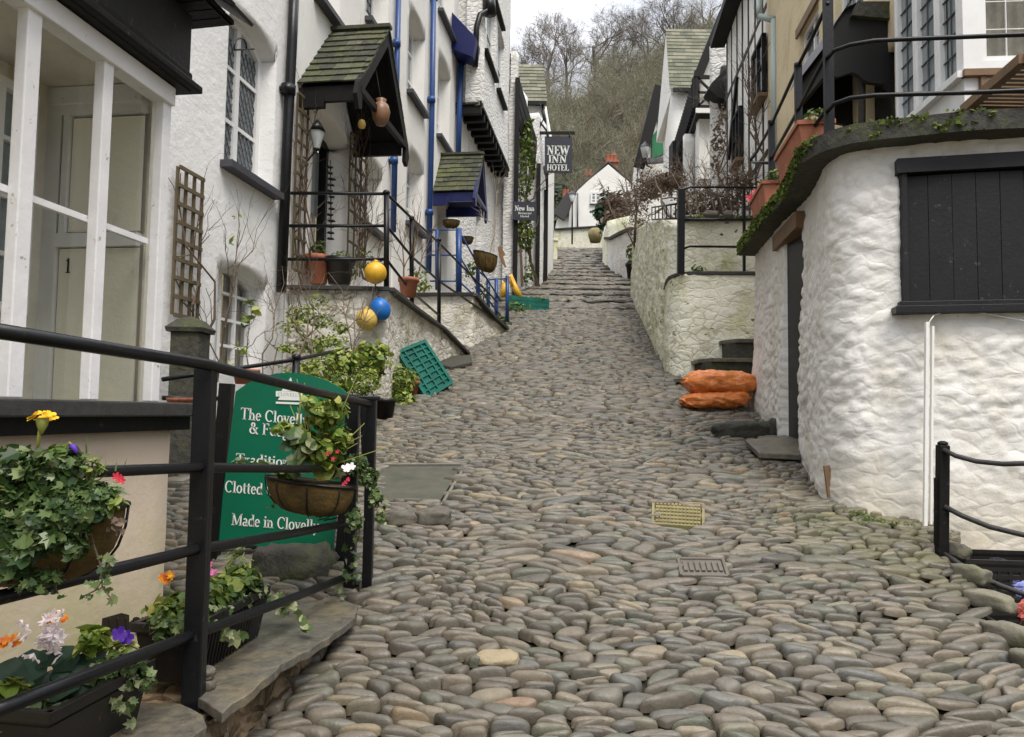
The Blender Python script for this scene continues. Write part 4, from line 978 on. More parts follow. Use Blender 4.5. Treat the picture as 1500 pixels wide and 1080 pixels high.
# ---- house F beyond, slate roof
hF = root('slate_roofed_house', (.4, 23.2, 4.5), 'white house with a pale lichened slate roof behind the hanging inn sign', 'house')
yF = 22.9; xr_ = P(797.5, 300, yF).x; zf0, zf1 = P(780, 150, yF).z, P(780, 93, yF+1.8).z
PF = Path([(-1.2, yF), (xr_, yF), (xr_+.55, yF+4.6)])
wall('wall', PF, 0, PF.len, 3.6, zf0, M['white_smooth'], hF, (), .4, .01)
b = MB(); slates(b, (-1.2, yF-.15, zf0-.05), (xr_+.05, yF-.15, zf0-.05), (xr_-.02, yF+1.9, zf1), (-1.2, yF+1.9, zf1), 11, .3, .02, .012); 
slates(b, (xr_-.02, yF+4.0, zf0-.05), (-1.2, yF+4.0, zf0-.05), (-1.2, yF+1.95, zf1), (xr_-.02, yF+1.95, zf1), 11, .3, .02, .012); b.build('roof', M['slate_pale'], hF)
b = MB(); b.prism([(xr_, yF-.1, zf0-.12), (xr_, yF+3.9, zf0-.12), (xr_-.02, yF+1.9, zf1-.05)], (-1.2-xr_+.05, 0, 0)); b.build('gable', M['white_smooth'], hF)
b = MB(); b.bar((-1.2, yF-.18, zf0-.12), (xr_+.02, yF-.18, zf0-.12), .12, .1, .5); b.tube([(xr_-.12, yF-.14, zf0-.15), (xr_-.02, yF-.10, zf0-.6), (xr_+.06, yF-.06, zf0-1.6), (xr_+.07, yF-.06, 4.2)], .05, 8, .5); b.build('drainpipe', M['black_iron'], hF)

# ------------------------------------------------------------------ terraces
t1z = P(560, 424, 7.4).z
C1 = P(566, 424, 7.4); Lw = PL.pt(uL(410, 400), 0)
A1 = Vector((PL.pt(0,0).x + .1385*(7.4-2.0) + .02, 7.4)); B1 = P(681, 521, 11.3)
PT1 = Path([A1, C1.xy, P(602, 452, 8.9).xy, P(645, 482, 10.5).xy, B1.xy])
T1 = root('stone_terrace', (C1.x-.5, 8.4, 0), 'whitewashed stone terrace with steps under the floats, below the mossy slate porch', 'terrace')
def zt1(u): return float(np.interp(u, PT1.L, [t1z, t1z, P(602, 452, 8.9).z, P(645, 482, 10.5).z, B1.z+.03]))
wall('wall', PT1, 0, PT1.len, -.9, t1z, M['terrace_white'], T1, (), .035, .032, 1.0, thick=.3, ztop=zt1, k=8, tags=None)
fl = [tuple(PT1.pt(u, zt1(u)-.04, -.02)) for u in (0, PT1.L[1], PT1.L[2], PT1.L[3], PT1.L[4])]; y2 = 11.3
b = MB(); wl = lambda Y: CL + .1385*Y + .02
b.add(fl + [(wl(11.3), 11.3, fl[4][2]+.3), (wl(10.5), 10.5, fl[3][2]), (wl(8.9), 8.9, fl[2][2])], [(0,1,2,7), (2,3,6,7), (3,4,5,6)], .5); b.build('floor', M['slab'], T1)
b = MB()
for i in range(4):
    u0_, u1_ = PT1.L[i], PT1.L[i+1]; b.bar(PT1.pt(u0_, zt1(u0_), .04), PT1.pt(u1_, zt1(u1_), .04), .10, .035, random.random())
b.build('coping', M['slate_dark'], T1)
# second terrace
t2 = P(692, 432, 11.9); q2 = G(738, 487); r2_ = P(660, 432, 11.95)
PT2 = Path([(wl(12.0), 12.0), (t2.x, 11.9), P(715, 460, 12.7).xy, q2.xy])
T2 = root('stone_terrace', (t2.x-.5, 12.6, .9), 'flaking white stone terrace with blue railings, below the blue porch', 'terrace')
def zt2(u): return float(np.interp(u, PT2.L, [t2.z, t2.z, P(715, 460, 12.7).z, q2.z+.06]))
wall('wall', PT2, 0, PT2.len, .2, t2.z, M['terrace_white'], T2, (), .05, .03, 1.0, thick=.3, ztop=zt2, k=9)
b = MB(); f2 = [tuple(PT2.pt(u, zt2(u)-.04, -.02)) for u in PT2.L]
b.add(f2 + [(wl(q2.y), q2.y, t2.z-.05)], [(0,1,2,4), (2,3,4)], .5); b.build('floor', M['slab'], T2)
b = MB()
for i in range(3): u0_, u1_ = PT2.L[i], PT2.L[i+1]; b.bar(PT2.pt(u0_, zt2(u0_), .03), PT2.pt(u1_, zt2(u1_), .03), .14, .05, random.random())
b.build('coping', M['slate_dark'], T2)
b = MB(); pts = [G(642,530), G(690,527), G(692,538), G(660,545), G(640,540)]; b.prism([tuple(v+Vector((0,0,.02))) for v in pts][::-1], (0,0,.05)); tag(b.build('stone_slab', M['mossy_stone'], bevel=.01), 'mossy flat slab on the cobbles at the foot of the terrace steps', 'slab')

# railings on the terraces
RA = root('iron_railing', tuple(C1), 'black iron railing with three rails around the terrace of the slate porch', 'railing')
ptsP = [(566, 283, 424, 7.4), (603, 320, 446, 8.9), (643, 352, 492, 10.5)]
for x, y0_, y1_, Y in ptsP:
    b = MB(); b.tube([P(x, y1_, Y), P(x, y0_, Y)], .028, 8, .5); b.lathe([(0,-.02),(.035,-.01),(.038,.01),(.02,.03),(0,.035)], P(x, y0_, Y), 10); b.build('post', M['black_iron'], RA)
for (ys, xl) in (((283, 284, 320, 356, 442), 424), ((331, 331, 376, 412, 470), 422), ((380, 380, 428, 462, None), 420)):
    pts = [P(xl, ys[0], 7.36), P(566, ys[1], 7.4), P(603, ys[2], 8.9), P(643, ys[3], 10.5)]
    if ys[4]: pts.append(P(728, ys[4], 13.0))
    b = MB(); b.tube(pts, .017, 6, .5); b.build('rail', M['black_iron'], RA)
RB = root('blue_railing', tuple(t2), 'dark blue painted railing around the terrace of the blue porch', 'railing')
for x, y0_, y1_, Y, r_ in ((672, 335, 428, 11.95, .05), (640, 337, 425, 12.0, .03), (700, 392, 450, 12.4, .035), (715, 408, 474, 13.1, .035), (727, 408, 482, 13.4, .035), (743, 404, 472, 14.0, .035)):
    b = MB(); b.tube([P(x, y1_, Y), P(x, y0_, Y)], r_, 8, .5); b.build('post', M['blue_paint'], RB)
for ys in ((337, 337, 388, 440), (374, 374, 420, 462), (412, 412, 438, 478)):
    b = MB(); b.tube([P(630, ys[0], 12.1), P(672, ys[1], 11.95), P(700, ys[2], 12.5), P(733, ys[3], 13.5)], .015, 6, .5); b.build('rail', M['blue_paint'], RB)
b = MB(); b.tube([P(715, 410, 13.1), P(743, 408, 14.0)], .015, 6, .5); b.tube([P(700, 396, 12.4), P(715, 410, 13.1)], .015, 6, .5); b.build('rail', M['blue_paint'], RB)
# ================================================================== RIGHT SIDE
def smooth_path(pts, n=5):
    P_ = [Vector(p) for p in pts]; out = []
    for i in range(len(P_)-1):
        p0, p1, p2, p3 = P_[max(i-1,0)], P_[i], P_[i+1], P_[min(i+2, len(P_)-1)]
        for k in range(n):
            t = k/n; out.append(.5*((2*p1) + (p2-p0)*t + (2*p0-5*p1+4*p2-p3)*t*t + (3*p1-p0-3*p2+p3)*t**3))
    return out + [P_[-1]]
OP = Path(smooth_path([(2.52,7.75),(2.36,6.66),(2.30,6.15),(2.25,5.72),(2.13,5.2),(2.06,4.86),(2.13,4.64),(2.30,4.54),(2.51,4.46),(2.80,4.38),(3.4,4.26),(5.2,3.9)]))
def oU(x, y): return min(range(len(OP.p)), key=lambda i: (OP.p[i]-Vector((x, y))).length) and OP.L[min(range(len(OP.p)), key=lambda i: (OP.p[i]-Vector((x, y))).length)]
out_ = root('stone_outhouse', (3.2, 5.6, -.6), 'rough whitewashed stone outhouse with a curved corner and black boarded shutter', 'outbuilding')
uS = oU(2.51, 4.46) - .13; ZB = 1.70
HD = dict(u0=oU(2.30,6.15)-.20, u1=oU(2.25,5.72)-.10, z0=-.30, z1=1.50, depth=.22); HS = dict(u0=uS, u1=uS+1.25, z0=.68, z1=1.60, depth=.10)
wall('wall', OP, 0, OP.len, -1.6, ZB+.02, M['white_stone'], out_, (HD, HS), .019, .023, .9, thick=.4, batter=.10, d0=-.05, k=11)
b = MB(); uu = HD['u0']; b.bar(OP.pt(HD['u0']-.28, 1.56, -.06), OP.pt(HD['u1']+.06, 1.56, -.04), .14, .13, .5); b.build('lintel', M['wood'], out_)
b = MB(); b.bar(OP.pt((HD['u0']+HD['u1'])/2, -.3, -.10), OP.pt((HD['u0']+HD['u1'])/2, 1.5, -.10), HD['u1']-HD['u0'], .04, .5, up=(1,0,0)); b.build('door', M['black_paint'], out_)
b = MB()
n_ = 9
for i in range(n_):
    a = uS+.03+(1.19)*i/n_; c = uS+.03+1.19*(i+1)/n_-.006; b.bar(OP.pt((a+c)/2, .70, -.045), OP.pt((a+c)/2, 1.50, -.045), c-a+.003, .022, random.random(), up=(OP.at((a+c)/2)[1].x, OP.at((a+c)/2)[1].y, 0))
b.bar(OP.pt(uS, 1.1, -.085), OP.pt(uS+1.25, 1.1, -.085), .03, .95, .5)
sh = b.build('shutter', M['shutter'], out_, bevel=.002)
b = MB(); b.bar(OP.pt(uS-.02, 1.555, .0), OP.pt(uS+1.3, 1.555, .0), .07, .09, .5); b.bar(OP.pt(uS+.015, .68, -.02), OP.pt(uS+.015, 1.52, -.02), .03, .06, .5, up=(0,1,0)); b.build('shutter_frame', M['shutter'], out_)
b = MB(); b.bar(OP.pt(uS-.05, .655, .03), OP.pt(uS+1.3, .655, .03), .13, .045, .5); b.bar(OP.pt(uS-.02, .695, .0), OP.pt(uS+1.3, .695, .0), .06, .035, .5); b.build('window_sill', M['shutter'], out_, bevel=.003)
# slab roof terrace
ov = .13
top = [OP.pt(u, 0, ov + .02*noise.noise(Vector((u*3,0,0)))) for u in np.linspace(0, OP.len, 70)]
b = MB(); poly = [(p.x, p.y, ZB) for p in top] + [(5.3, 7.9, ZB)]; b.prism(poly, (0,0,.12)); b.build('roof_slab', M['mossy_stone'], out_)
b = MB()
for i in range(9000):
    u = random.uniform(0, OP.len*.99); e = random.random(); dens = .28+1.1*noise.noise(Vector((u*2.3, 1, 0))) + .5*noise.noise(Vector((u*9, e*2, 0))) + (.42 if u < 2.9 else -.05) - (.25*(1-e))
    if random.random() > dens: continue
    p = OP.pt(u, ZB + .0 + .13*e, ov + .008 + random.uniform(-.02, .014))
    b.inst(*LEAF['scrap'], rots(2, np.array([[-.4,-.6,.6]]), .7, None, .016, .4), np.array([p, p+Vector((.004,0,.004))]), RS.uniform(0, 1, 2))
b.build('moss', M['moss'], out_)
b = MB()
for (x, y0_, y1_, w_) in ((1358, 472, 772, .02), (1366, 478, 768, .013)):
    r_ = P(x, y0_, 4.36); r2 = P(x-3, y1_, 4.36); b.bar(r_, r2, w_, .02, .5, up=(0,1,0))
b.build('drainpipe', M['white_smooth'], out_)
b = MB(); b.tube([P(1360, 474, 4.37), P(1368, 462, 4.4), P(1385, 456, 4.42), P(1420, 455, 4.4), P(1500, 470, 4.3)], .004, 5, .5); b.build('cable', M['white_frame'], out_)
# plank and slate steps at the door
o = MB().bar(P(1218, 728, 4.78), P(1212, 682, 4.80), .05, .02, .5, up=(0,1,0)).build('plank', M['wood']); tag(o, 'short orange-brown plank propped at the foot of the curved white wall', 'plank')
b = MB(); q = [G(1092,660), G(1112,680), G(1172,683), G(1174,660), G(1150,652)]; b.prism([tuple(v+Vector((0,0,.03))) for v in q][::-1] if False else [tuple(v+Vector((0,0,.04))) for v in q], (0,0,.045)); tag(b.build('slate_step', M['slab'], bevel=.008), 'grey slate doorstep slab before the narrow black door', 'step')
def boulder(px, py, w_, d_, h_, mat, label, cat='stone', group=None, rot=0, name='boulder', z=None, Y=None, lump=.24):
    c = G(px, py) if Y is None else P(px, py, Y); n1, n2 = 26, 14; vs = []
    if z is not None: c.z = z
    sd = random.random()*50
    for j in range(n2+1):
        ph = -math.pi/2 + math.pi*j/n2
        for i in range(n1):
            th = 2*math.pi*i/n1; v = Vector((math.cos(ph)*math.cos(th), math.cos(ph)*math.sin(th), math.sin(ph)))
            v = Vector([math.copysign(abs(a)**.6, a) for a in v]); k = 1 + lump*noise.fractal(v*1.6+Vector((sd,0,0)), 1, 2, 4)
            x, y, z_ = v.x*w_/2*k, v.y*d_/2*k, v.z*h_/2*k
            vs.append((c.x + x*math.cos(rot)-y*math.sin(rot), c.y + x*math.sin(rot)+y*math.cos(rot), c.z + h_*.28 + z_))
    fs = [(j*n1+i, j*n1+(i+1)%n1, (j+1)*n1+(i+1)%n1, (j+1)*n1+i) for j in range(n2) for i in range(n1)]
    o = MB().add(vs, fs, random.random(), True).build(name, mat); tag(o, label, cat, group); return o
M['rock'] = rndmat('rock', [(0,(.10,.095,.075)),(1,(.17,.15,.12))], .7, .6, .8, 14, .3, (.55,.72,(.09,.10,.03)), .015)
boulder(1085, 640, .52, .22, .16, M['mossy_stone'], 'long dark mossy boulder kerbing the cobbles left of the doorstep', rot=.1)
boulder(1140, 640, .24, .22, .20, M['mossy_stone'], 'squat mossy boulder wedged between the doorstep and the white wall')
# ---- things on the slab terrace
ZT_ = ZB + .12
rr = root('iron_railing', (1.95, 4.75, ZT_), 'black iron railing curving along the mossy terrace edge, upper right', 'railing')
for (x, y, Y, w_) in ((1211, -120, 4.72, .06), (1169, 97, 5.35, .05), (1130, 180, 6.3, .05)):
    p = P(x, y, Y); b = MB(); b.bar((p.x, Y, ZT_-.05), (p.x, Y, p.z), w_, .03, .5, up=(0,1,0)); b.lathe([(0,-.02),(.03,-.01),(.03,.02),(0,.03)], p, 10); b.build('post', M['black_iron'], rr)
def prail(pp, r=.014): b = MB(); b.tube([P(*q) for q in pp], r, 8, .5); b.build('rail', M['black_iron'], rr)
prail([(1213,84,4.7),(1222,74,4.62),(1245,66,4.52),(1280,60,4.46),(1340,57,4.4),(1420,54,4.3),(1520,50,4.15),(1800,45,3.9)])
prail([(1213,162,4.7),(1222,152,4.62),(1245,144,4.52),(1280,140,4.46),(1340,138,4.4),(1420,136,4.3),(1520,132,4.15),(1800,125,3.9)])
prail([(1213,4,4.7),(1190,55,5.05),(1169,97,5.35),(1130,183,6.3),(1108,224,6.9),(1100,234,7.1),(1103,238,7.0),(1128,239,6.35)])
prail([(1211,80,4.72),(1180,140,5.15),(1169,162,5.35),(1148,200,5.8),(1130,232,6.3)])
prail([(1211,160,4.72),(1190,190,5.0)])
def trough(Ya, Yb, pxa, name, label, flow, base_z, wd=.17, h=.19, mat='terracotta', flare=.03):
    """trough lying along the terrace edge"""
    a = P(pxa[0], 300, Ya); c = P(pxa[1], 300, Yb); a.z = c.z = base_z; r_ = root(name, tuple((a+c)/2), label, 'planter')
    d = (c-a).normalized(); s_ = Vector((d.y, -d.x, 0))*wd/2; f = 1+flare/wd*2
    b = MB(); up = Vector((0,0,h)); e = d*flare*.5
    lo = [a-s_, a+s_, c+s_, c-s_]; hi = [a-s_*f-e+up, a+s_*f-e+up, c+s_*f+e+up, c-s_*f+e+up]
    b.add([tuple(v) for v in lo+hi], [(0,3,2,1),(0,1,5,4),(1,2,6,5),(2,3,7,6),(3,0,4,7)], .5)
    for p, q in zip(hi, hi[1:]+hi[:1]): b.bar(p-(q-p).normalized()*.008, q+(q-p).normalized()*.008, .022, .03, .5)
    b.build('trough', M[mat], r_); 
    b = MB(); b.add([tuple(v - Vector((0,0,.02))) for v in hi], [(0,1,2,3)], .5); b.build('soil', M['soil'], r_)
    return r_, a+up, c+up
tr_, a_, c_ = trough(4.95, 5.65, (1196, 1160), 'terracotta_trough', 'larger terracotta trough with pansies on the mossy terrace edge', 1, ZT_)
b = MB()
for i in range(5): clump(b, a_.lerp(c_, i/4)+Vector((0,0,.04)), (.08,.09,.06), 90, .03, 'oval', .6, .3)
b.build('leaves', M['leaf_mid'], tr_)
b = MB(); 
for i in range(3): petals(b, a_.lerp(c_, .55+.12*i)+Vector((-.03,-.05,.12)), .035, 5, (-.4,-.8,.4))
b.build('flowers', M['f_yellow'], tr_)
b = MB(); 
for i in range(3): petals(b, a_.lerp(c_, .7+.12*i)+Vector((-.06,-.05,.07)), .03, 5, (-.4,-.8,.4))
b.build('flowers', M['f_purple'], tr_)
tr_, a_, c_ = trough(6.25, 6.85, (1137, 1118), 'terracotta_trough', 'smaller terracotta trough farther along the mossy terrace edge, lower left', 1, ZT_)
b = MB()
for i in range(4): clump(b, a_.lerp(c_, i/3)+Vector((0,0,.05)), (.09,.09,.07), 90, .03, 'oval', .6, .3)
b.build('leaves', M['leaf_mid'], tr_)
b = MB(); petals(b, c_+Vector((-.05,-.1,.13)), .035, 5, (-.4,-.8,.4)); petals(b, c_+Vector((-.0,-.2,.12)), .03, 5, (-.4,-.8,.4)); b.build('flowers', M['f_yellow'], tr_)
o = MB(); 
for i in range(7): petals(o, P(1107, 290, 7.3)+Vector((random.gauss(0,.02), random.gauss(0,.02), random.gauss(0,.06))), .05, 5, (-.3,-.8,random.random()))
tag(o.build('pink_flower', M['f_red']), 'small pinkish red flower spike by the lower end of the terrace', 'flower')
# slatted table
tb = root('garden_table', tuple(P(1520, 170, 4.7)), 'low slatted brown wooden table standing on the upper right terrace', 'table')
zt_ = P(1413, 161, 5.05).z; xa, ya = P(1413, 161, 5.05).x, 5.05; yb = 4.3; xb = P(1500, 80, 4.3).x; W2 = 1.2
b = MB()
for (p, q) in (((xa,ya),(xb,yb)), ((xa+W2,ya),(xb+W2,yb)), ((xa,ya),(xa+W2,ya)), ((xb,yb),(xb+W2,yb))): b.bar((p[0],p[1],zt_), (q[0],q[1],zt_), .06, .06, random.random())
b.build('frame', M['wood'], tb)
b = MB()
for i in range(13): t = (i+.5)/13; b.bar((xa+(xb-xa)*t, ya+(yb-ya)*t, zt_+.02), (xa+(xb-xa)*t+W2, ya+(yb-ya)*t, zt_+.02), .036, .02, random.random())
b.build('tabletop', M['wood'], tb)
for (x, y) in ((xa+.05, ya-.04), (xb+.1, yb+.06), (xa+W2-.05, ya-.04), (xb+W2-.1, yb+.06)): b = MB(); b.bar((x, y, ZT_), (x, y, zt_), .05, .05, .5); b.build('leg', M['wood'], tb)
# ---- cream house
CX = 2.75
PR = Path([(CX+.11*17, 17), (CX+.11*6.3, 6.3)])
def YRr(px): s_ = ray(px, 300).x; return CX/(s_-.11)
def uR(px, py=100): return PR.hit(px, py)[0]
hG = root('cream_house', tuple(PR.pt(uR(1200), ZT_)), 'cream rendered house with a black scalloped door hood and leaded white bay', 'house')
u0_, u1_ = uR(1123), PR.len
HG = [hole(1171, 1200, 24, 150, .0, .14, path=PR), hole(1224, 1300, -150, 6, .0, .14, path=PR)]
hd = dict(u0=PR.hit(1272, 150)[0], u1=PR.hit(1312, 150)[0], z0=ZT_, z1=P(1290, 95, 7).z, depth=.15)
wall('wall', PR, u0_, u1_, .9, 7.2, M['cream'], hG, HG+[hd], .12, .008, thick=.3)
for h in HG: window(PR, h, hG, .10, 2, 2, .05, glass='glass_pale', lattice=.13)
b = MB(); h = HG[0]; b.bar(PR.pt(h['u0']-.1, h['z1']+.05, .01), PR.pt(h['u1']+.1, h['z1']+.05, .01), .03, .12, .5); b.build('lintel', M['wood'], hG)
b = MB(); u = (hd['u0']+hd['u1'])/2; b.bar(PR.pt(u, ZT_, -.12), PR.pt(u, hd['z1'], -.12), hd['u1']-hd['u0'], .05, .5, up=(1,0,0)); b.build('door', M['black_wood'], hG)
b = MB(); b.tube([P(1264, 30, 6.9), P(1263, 100, 6.9), P(1262, 260, 6.9)], .035, 8, .5); b.build('drainpipe', M['slate_dark'], hG)
roofbox(hG, PR, u0_, u1_, 7.2)
M['awning_black'] = paint('awning_black', (.008,.008,.008), .7)
b = MB(); Yh = 6.75
sc_ = [(1218,52),(1226,30),(1240,14),(1256,6),(1330,3),(1330,175),(1312,170),(1306,135),(1296,124),(1284,122),(1274,121),(1266,117),(1258,110),(1248,106),(1236,110),(1226,113),(1218,110)]
b.prism([tuple(P(x, y, Yh)) for x, y in sc_][::-1], (0,.05,0)); b.prism([tuple(P(x, y, Yh)+Vector((.05, .95, 0))) for x, y in sc_][::-1], (0,.05,0))
b.bar(P(1222,70,Yh), P(1222,70,Yh)+Vector((.05,1.0,0)), .04, .35, .5); b.build('door_hood', M['awning_black'], hG)
b = MB(); pts = [P(x, y, Yh-.04) for x, y in [(1214,60),(1223,34),(1238,12),(1256,3)]]
for p, q in zip(pts, pts[1:]): b.add([tuple(p), tuple(q), tuple(q+Vector((.05,1.1,0))), tuple(p+Vector((.05,1.1,0)))], [(0,1,2,3)], .5)
b.build('hood_cover', M['lead'], hG)
b = MB(); p, q = P(1250, 14, Yh-.06), P(1330, 14, Yh-.06); b.prism([tuple(P(1248,22,Yh-.05)), tuple(P(1335,30,Yh-.05)), tuple(P(1335,2,Yh-.05)), tuple(P(1256,2,Yh-.05))], (0,1.2,0)); b.build('hood_top', M['mossy_stone'], hG)
# bay
Cb = P(1412, 110, 5.3); Fb = Vector((3.40, 6.46)); PB = Path([Fb, (Cb.x, 5.3), (Cb.x+2.2, 5.1)]); zb0 = Cb.z
PB1 = Path([Fb, (Cb.x, 5.3)]); PB2 = Path([(Cb.x, 5.3), (Cb.x+2.2, 5.12)])
ha = [dict(u0=PB1.len*(.02+i*.323), u1=PB1.len*(.02+i*.323+.30), z0=zb0+.05, z1=zb0+1.9, depth=.06) for i in range(3)]
uw = PB2.hit(1438, 50)[0]; hb = [dict(u0=uw, u1=uw+1.0, z0=P(1450, 90, 5.3).z, z1=zb0+1.9, depth=.08)]
wall('bay_wall', PB1, 0, PB1.len, ZT_, zb0+2.3, M['white_frame'], hG, ha, .3, 0, thick=.1, smooth=False)
wall('bay_wall', PB2, 0, PB2.len, ZT_, zb0+2.3, M['white_frame'], hG, hb, .3, 0, thick=.1, smooth=False)
for h in ha: window(PB1, h, hG, .04, 1, 1, .035, glass='glass_pale', lattice=.13)
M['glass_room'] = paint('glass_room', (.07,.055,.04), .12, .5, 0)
fo = window(PB2, hb[0], hG, .05, 1, 1, .04, glass='glass_clear', lattice=.17, leadmat='white_frame', curtain=True)
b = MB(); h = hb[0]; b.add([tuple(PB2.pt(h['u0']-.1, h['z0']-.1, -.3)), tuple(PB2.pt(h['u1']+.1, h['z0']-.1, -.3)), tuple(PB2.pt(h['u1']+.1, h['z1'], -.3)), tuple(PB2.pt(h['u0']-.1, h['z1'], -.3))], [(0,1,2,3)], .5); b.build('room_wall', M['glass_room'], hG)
b = MB(); b.bar(PB1.pt(0, zb0, .02), PB1.pt(PB1.len+.02, zb0, .02), .07, .05, .5); b.build('bay_sill', M['white_frame'], hG)
b = MB(); b.bar(PB2.pt(-.02, zb0, .02), PB2.pt(2.2, zb0, .02), .06, .05, .5); b.bar(PB2.pt(.12, ZT_, .02), PB2.pt(.12, zb0, .02), .04, .03, .5, up=(0,1,0)); b.build('bay_sill', M['wood'], hG)
# ---- half-timbered house
hH = root('half_timbered_house', tuple(PR.pt(uR(1090), 2)), 'black and white half-timbered house front between the cream house and the balcony', 'house')
uh0, uh1 = uR(1064), uR(1124)
wall('wall', PR, uh0, uh1, 1.0, 8.0, M['white_smooth'], hH, (), .3, .01, thick=.3)
b = MB()
for x in (1066, 1073, 1081, 1089, 1098, 1108, 1119): u = PR.hit(x, 200)[0]; b.bar(PR.pt(u, 2.0, .005), PR.pt(u, 8.0, .005), .07, .02, .5, up=(1,0,0))
for z in (4.2, 6.6): b.bar(PR.pt(uh0, z, .0), PR.pt(uh1, z, .0), .03, .09, .5)
b.bar(PR.pt(uh0+.4, 5.2, .033), PR.pt(uh0+1.3, 6.5, .033), .05, .12, .5); b.build('timber', M['black_wood'], hH)
for (xa_, xb_, ya_, yb_) in ((1100, 1116, 130, 168), (1072, 1082, 216, 250)):
    p, q = PR.hit(xb_, ya_, .1), PR.hit(xa_, yb_, .1); b = MB(); b.bar(PR.pt(q[0], q[1], .08), PR.pt(p[0], q[1], .08), .16, .06, .5)
    b.build('window_sill', M['wood'], hH)
    hw = dict(u0=q[0], u1=p[0], z0=q[1]+.05, z1=q[1]+1.0); window(PR, hw, hH, -.06, 2, 2, .05, frame='black_wood')
b = MB(); ue_ = PR.hit(1112, 20)[0]; b.bar(PR.pt(uh0-.2, 7.9, .15), PR.pt(uh1, 7.9, .15), .3, .14, .5); b.build('eave', M['black_wood'], hH)
roofbox(hH, PR, uh0, uh1, 8.0)
b = MB(); b.tube([P(1112, 24, 11.2), P(1134, 29, 11.0)], .05, 8, .5); b.tube([P(1112, 0, 11.3), P(1112, 24, 11.2)], .05, 8, .5); b.tube([P(1134, 29, 11), P(1135, 250, 11)], .055, 8, .5); b.build('drainpipe', M['sign_grey'], hH)
# ---- balcony house
hI = root('balcony_house', tuple(P(1040, 300, 19)), 'white house with a long black balcony carrying a crossed end panel', 'house')
Yb_ = 18.0
gy = Yb_+.3
poly = [(1024,262),(1024,150),(1026,112),(1054,40),(1066,22),(1100,10),(1100,262)]
b = MB(); b.prism([tuple(P(x, y, gy)) for x, y in poly][::-1] if False else [tuple(P(x, y, gy)) for x, y in poly], (0,.3,0)); b.build('end_wall', M['white_smooth'], hI)
PIs = Path([(P(1024,200,gy).x+.7, 24.0), (P(1024,200,gy).x+.02, gy+.1)]); wall('wall', PIs, 0, PIs.len, 3, 9.0, M['white_smooth'], hI, (), .5)
b = MB(); b.bar(P(1060, 18, gy-.12), P(1020, 118, gy-.12), .22, .2, .5, up=(0,1,0)); b.bar(P(1050, 46, gy-.1), P(1050, 46, gy-.1)+Vector((.6, 6.0, 0)), .3, .16, .5) if False else None
b.build('bargeboard', M['black_wood'], hI)
zf_ = P(1020, 158, Yb_).z; zr_ = P(1020, 113, Yb_).z; xb0 = P(1020, 158, Yb_).x
bc0 = Vector((xb0, Yb_, 0)); bc1 = Vector((xb0+.11*5.6, Yb_+5.6, 0)); br = P(1068, 158, Yb_).x
b = MB(); b.prism([(bc0.x, bc0.y, zf_-.16), (br, bc0.y, zf_-.16), (br+.6, bc1.y, zf_-.16), (bc1.x, bc1.y, zf_-.16)], (0,0,.12)); b.build('balcony_floor', M['black_wood'], hI)
b = MB(); b.bar((bc0.x-.02, Yb_-.02, zf_-.08), (br, Yb_-.02, zf_-.08), .04, .12, .5); b.build('balcony_edge', M['white_smooth'], hI)
b = MB()
def bb(x0, z0_, x1, z1_, w_=.07): b.bar((x0, Yb_, z0_), (x1, Yb_, z1_), .05, w_, .5)
bb(bc0.x, zr_, br, zr_, .09); bb(bc0.x, zf_+.03, br, zf_+.03, .07); xm_ = (bc0.x+br)/2; zm_ = (zf_+zr_)/2
for x in (bc0.x, xm_, br-.03): b.bar((x, Yb_, zf_), (x, Yb_, zr_), .07, .07, .5)
bb(bc0.x, zf_, br, zr_, .05); bb(bc0.x, zr_, br, zf_, .05); bb(bc0.x, zm_, br, zm_, .05)
b.bar(bc0+Vector((0,0,zr_)), bc1+Vector((0,0,zr_)), .09, .08, .5)
k_ = 0
while k_ < 26: p = bc0.lerp(bc1, k_/25); b.bar(p+Vector((0,0,zf_)), p+Vector((0,0,zr_)), .05, .16, .5); k_ += 1
b.build('balustrade', M['black_wood'], hI)
b = MB()
for x in (bc0.x, br-.05): b.bar((x, Yb_, zr_), (x, Yb_, P(1040, 48 if x > bc0.x else 105, Yb_).z), .1, .1, .5)
b.build('balcony_post', M['black_wood'], hI)
PIw = Path([P(1003, 250, Yb_+1.2).xy, P(1060, 250, Yb_+1.2).xy]); hw = hole(1017, 1046, 210, 300, 0, .1, path=PIw)
wall('bay_wall', PIw, 0, PIw.len, 3.5, zf_-.2, M['white_smooth'], hI, (hw,), .3, thick=.2); window(PIw, hw, hI, .08, 2, 3, .07, glass='glass_pale')
b = MB()
for x in (985, 995, 1003): b.bar(P(x, 262, Yb_+2.5), P(x, 262, Yb_+2.5)+Vector((0,0,1.0)), .5, .1, .5)
b.build('undercroft', M['black_wood'], hI)
# pebbled stack and lantern
b = MB(); wall('wall_pier', Path([P(1040, 250, 16.6).xy, P(1066, 250, 16.4).xy]), 0, .42, 2.5, 8.5, M['white_pebble'], hI, (), .1, .04, .8, thick=.4)
b = MB(); b.lathe([(0,-.5),(.12,-.5),(.3,.1),(.12,.3),(.1,.5),(0,.5)], P(1062, 130, 16.4), 10); 
b.prism([tuple(P(x, y, 16.2)) for x, y in [(1064,100),(1068,148),(1052,142),(1038,130),(1042,122)]], (0,.5,0)); b.build('bracket', M['black_wood'], hI)
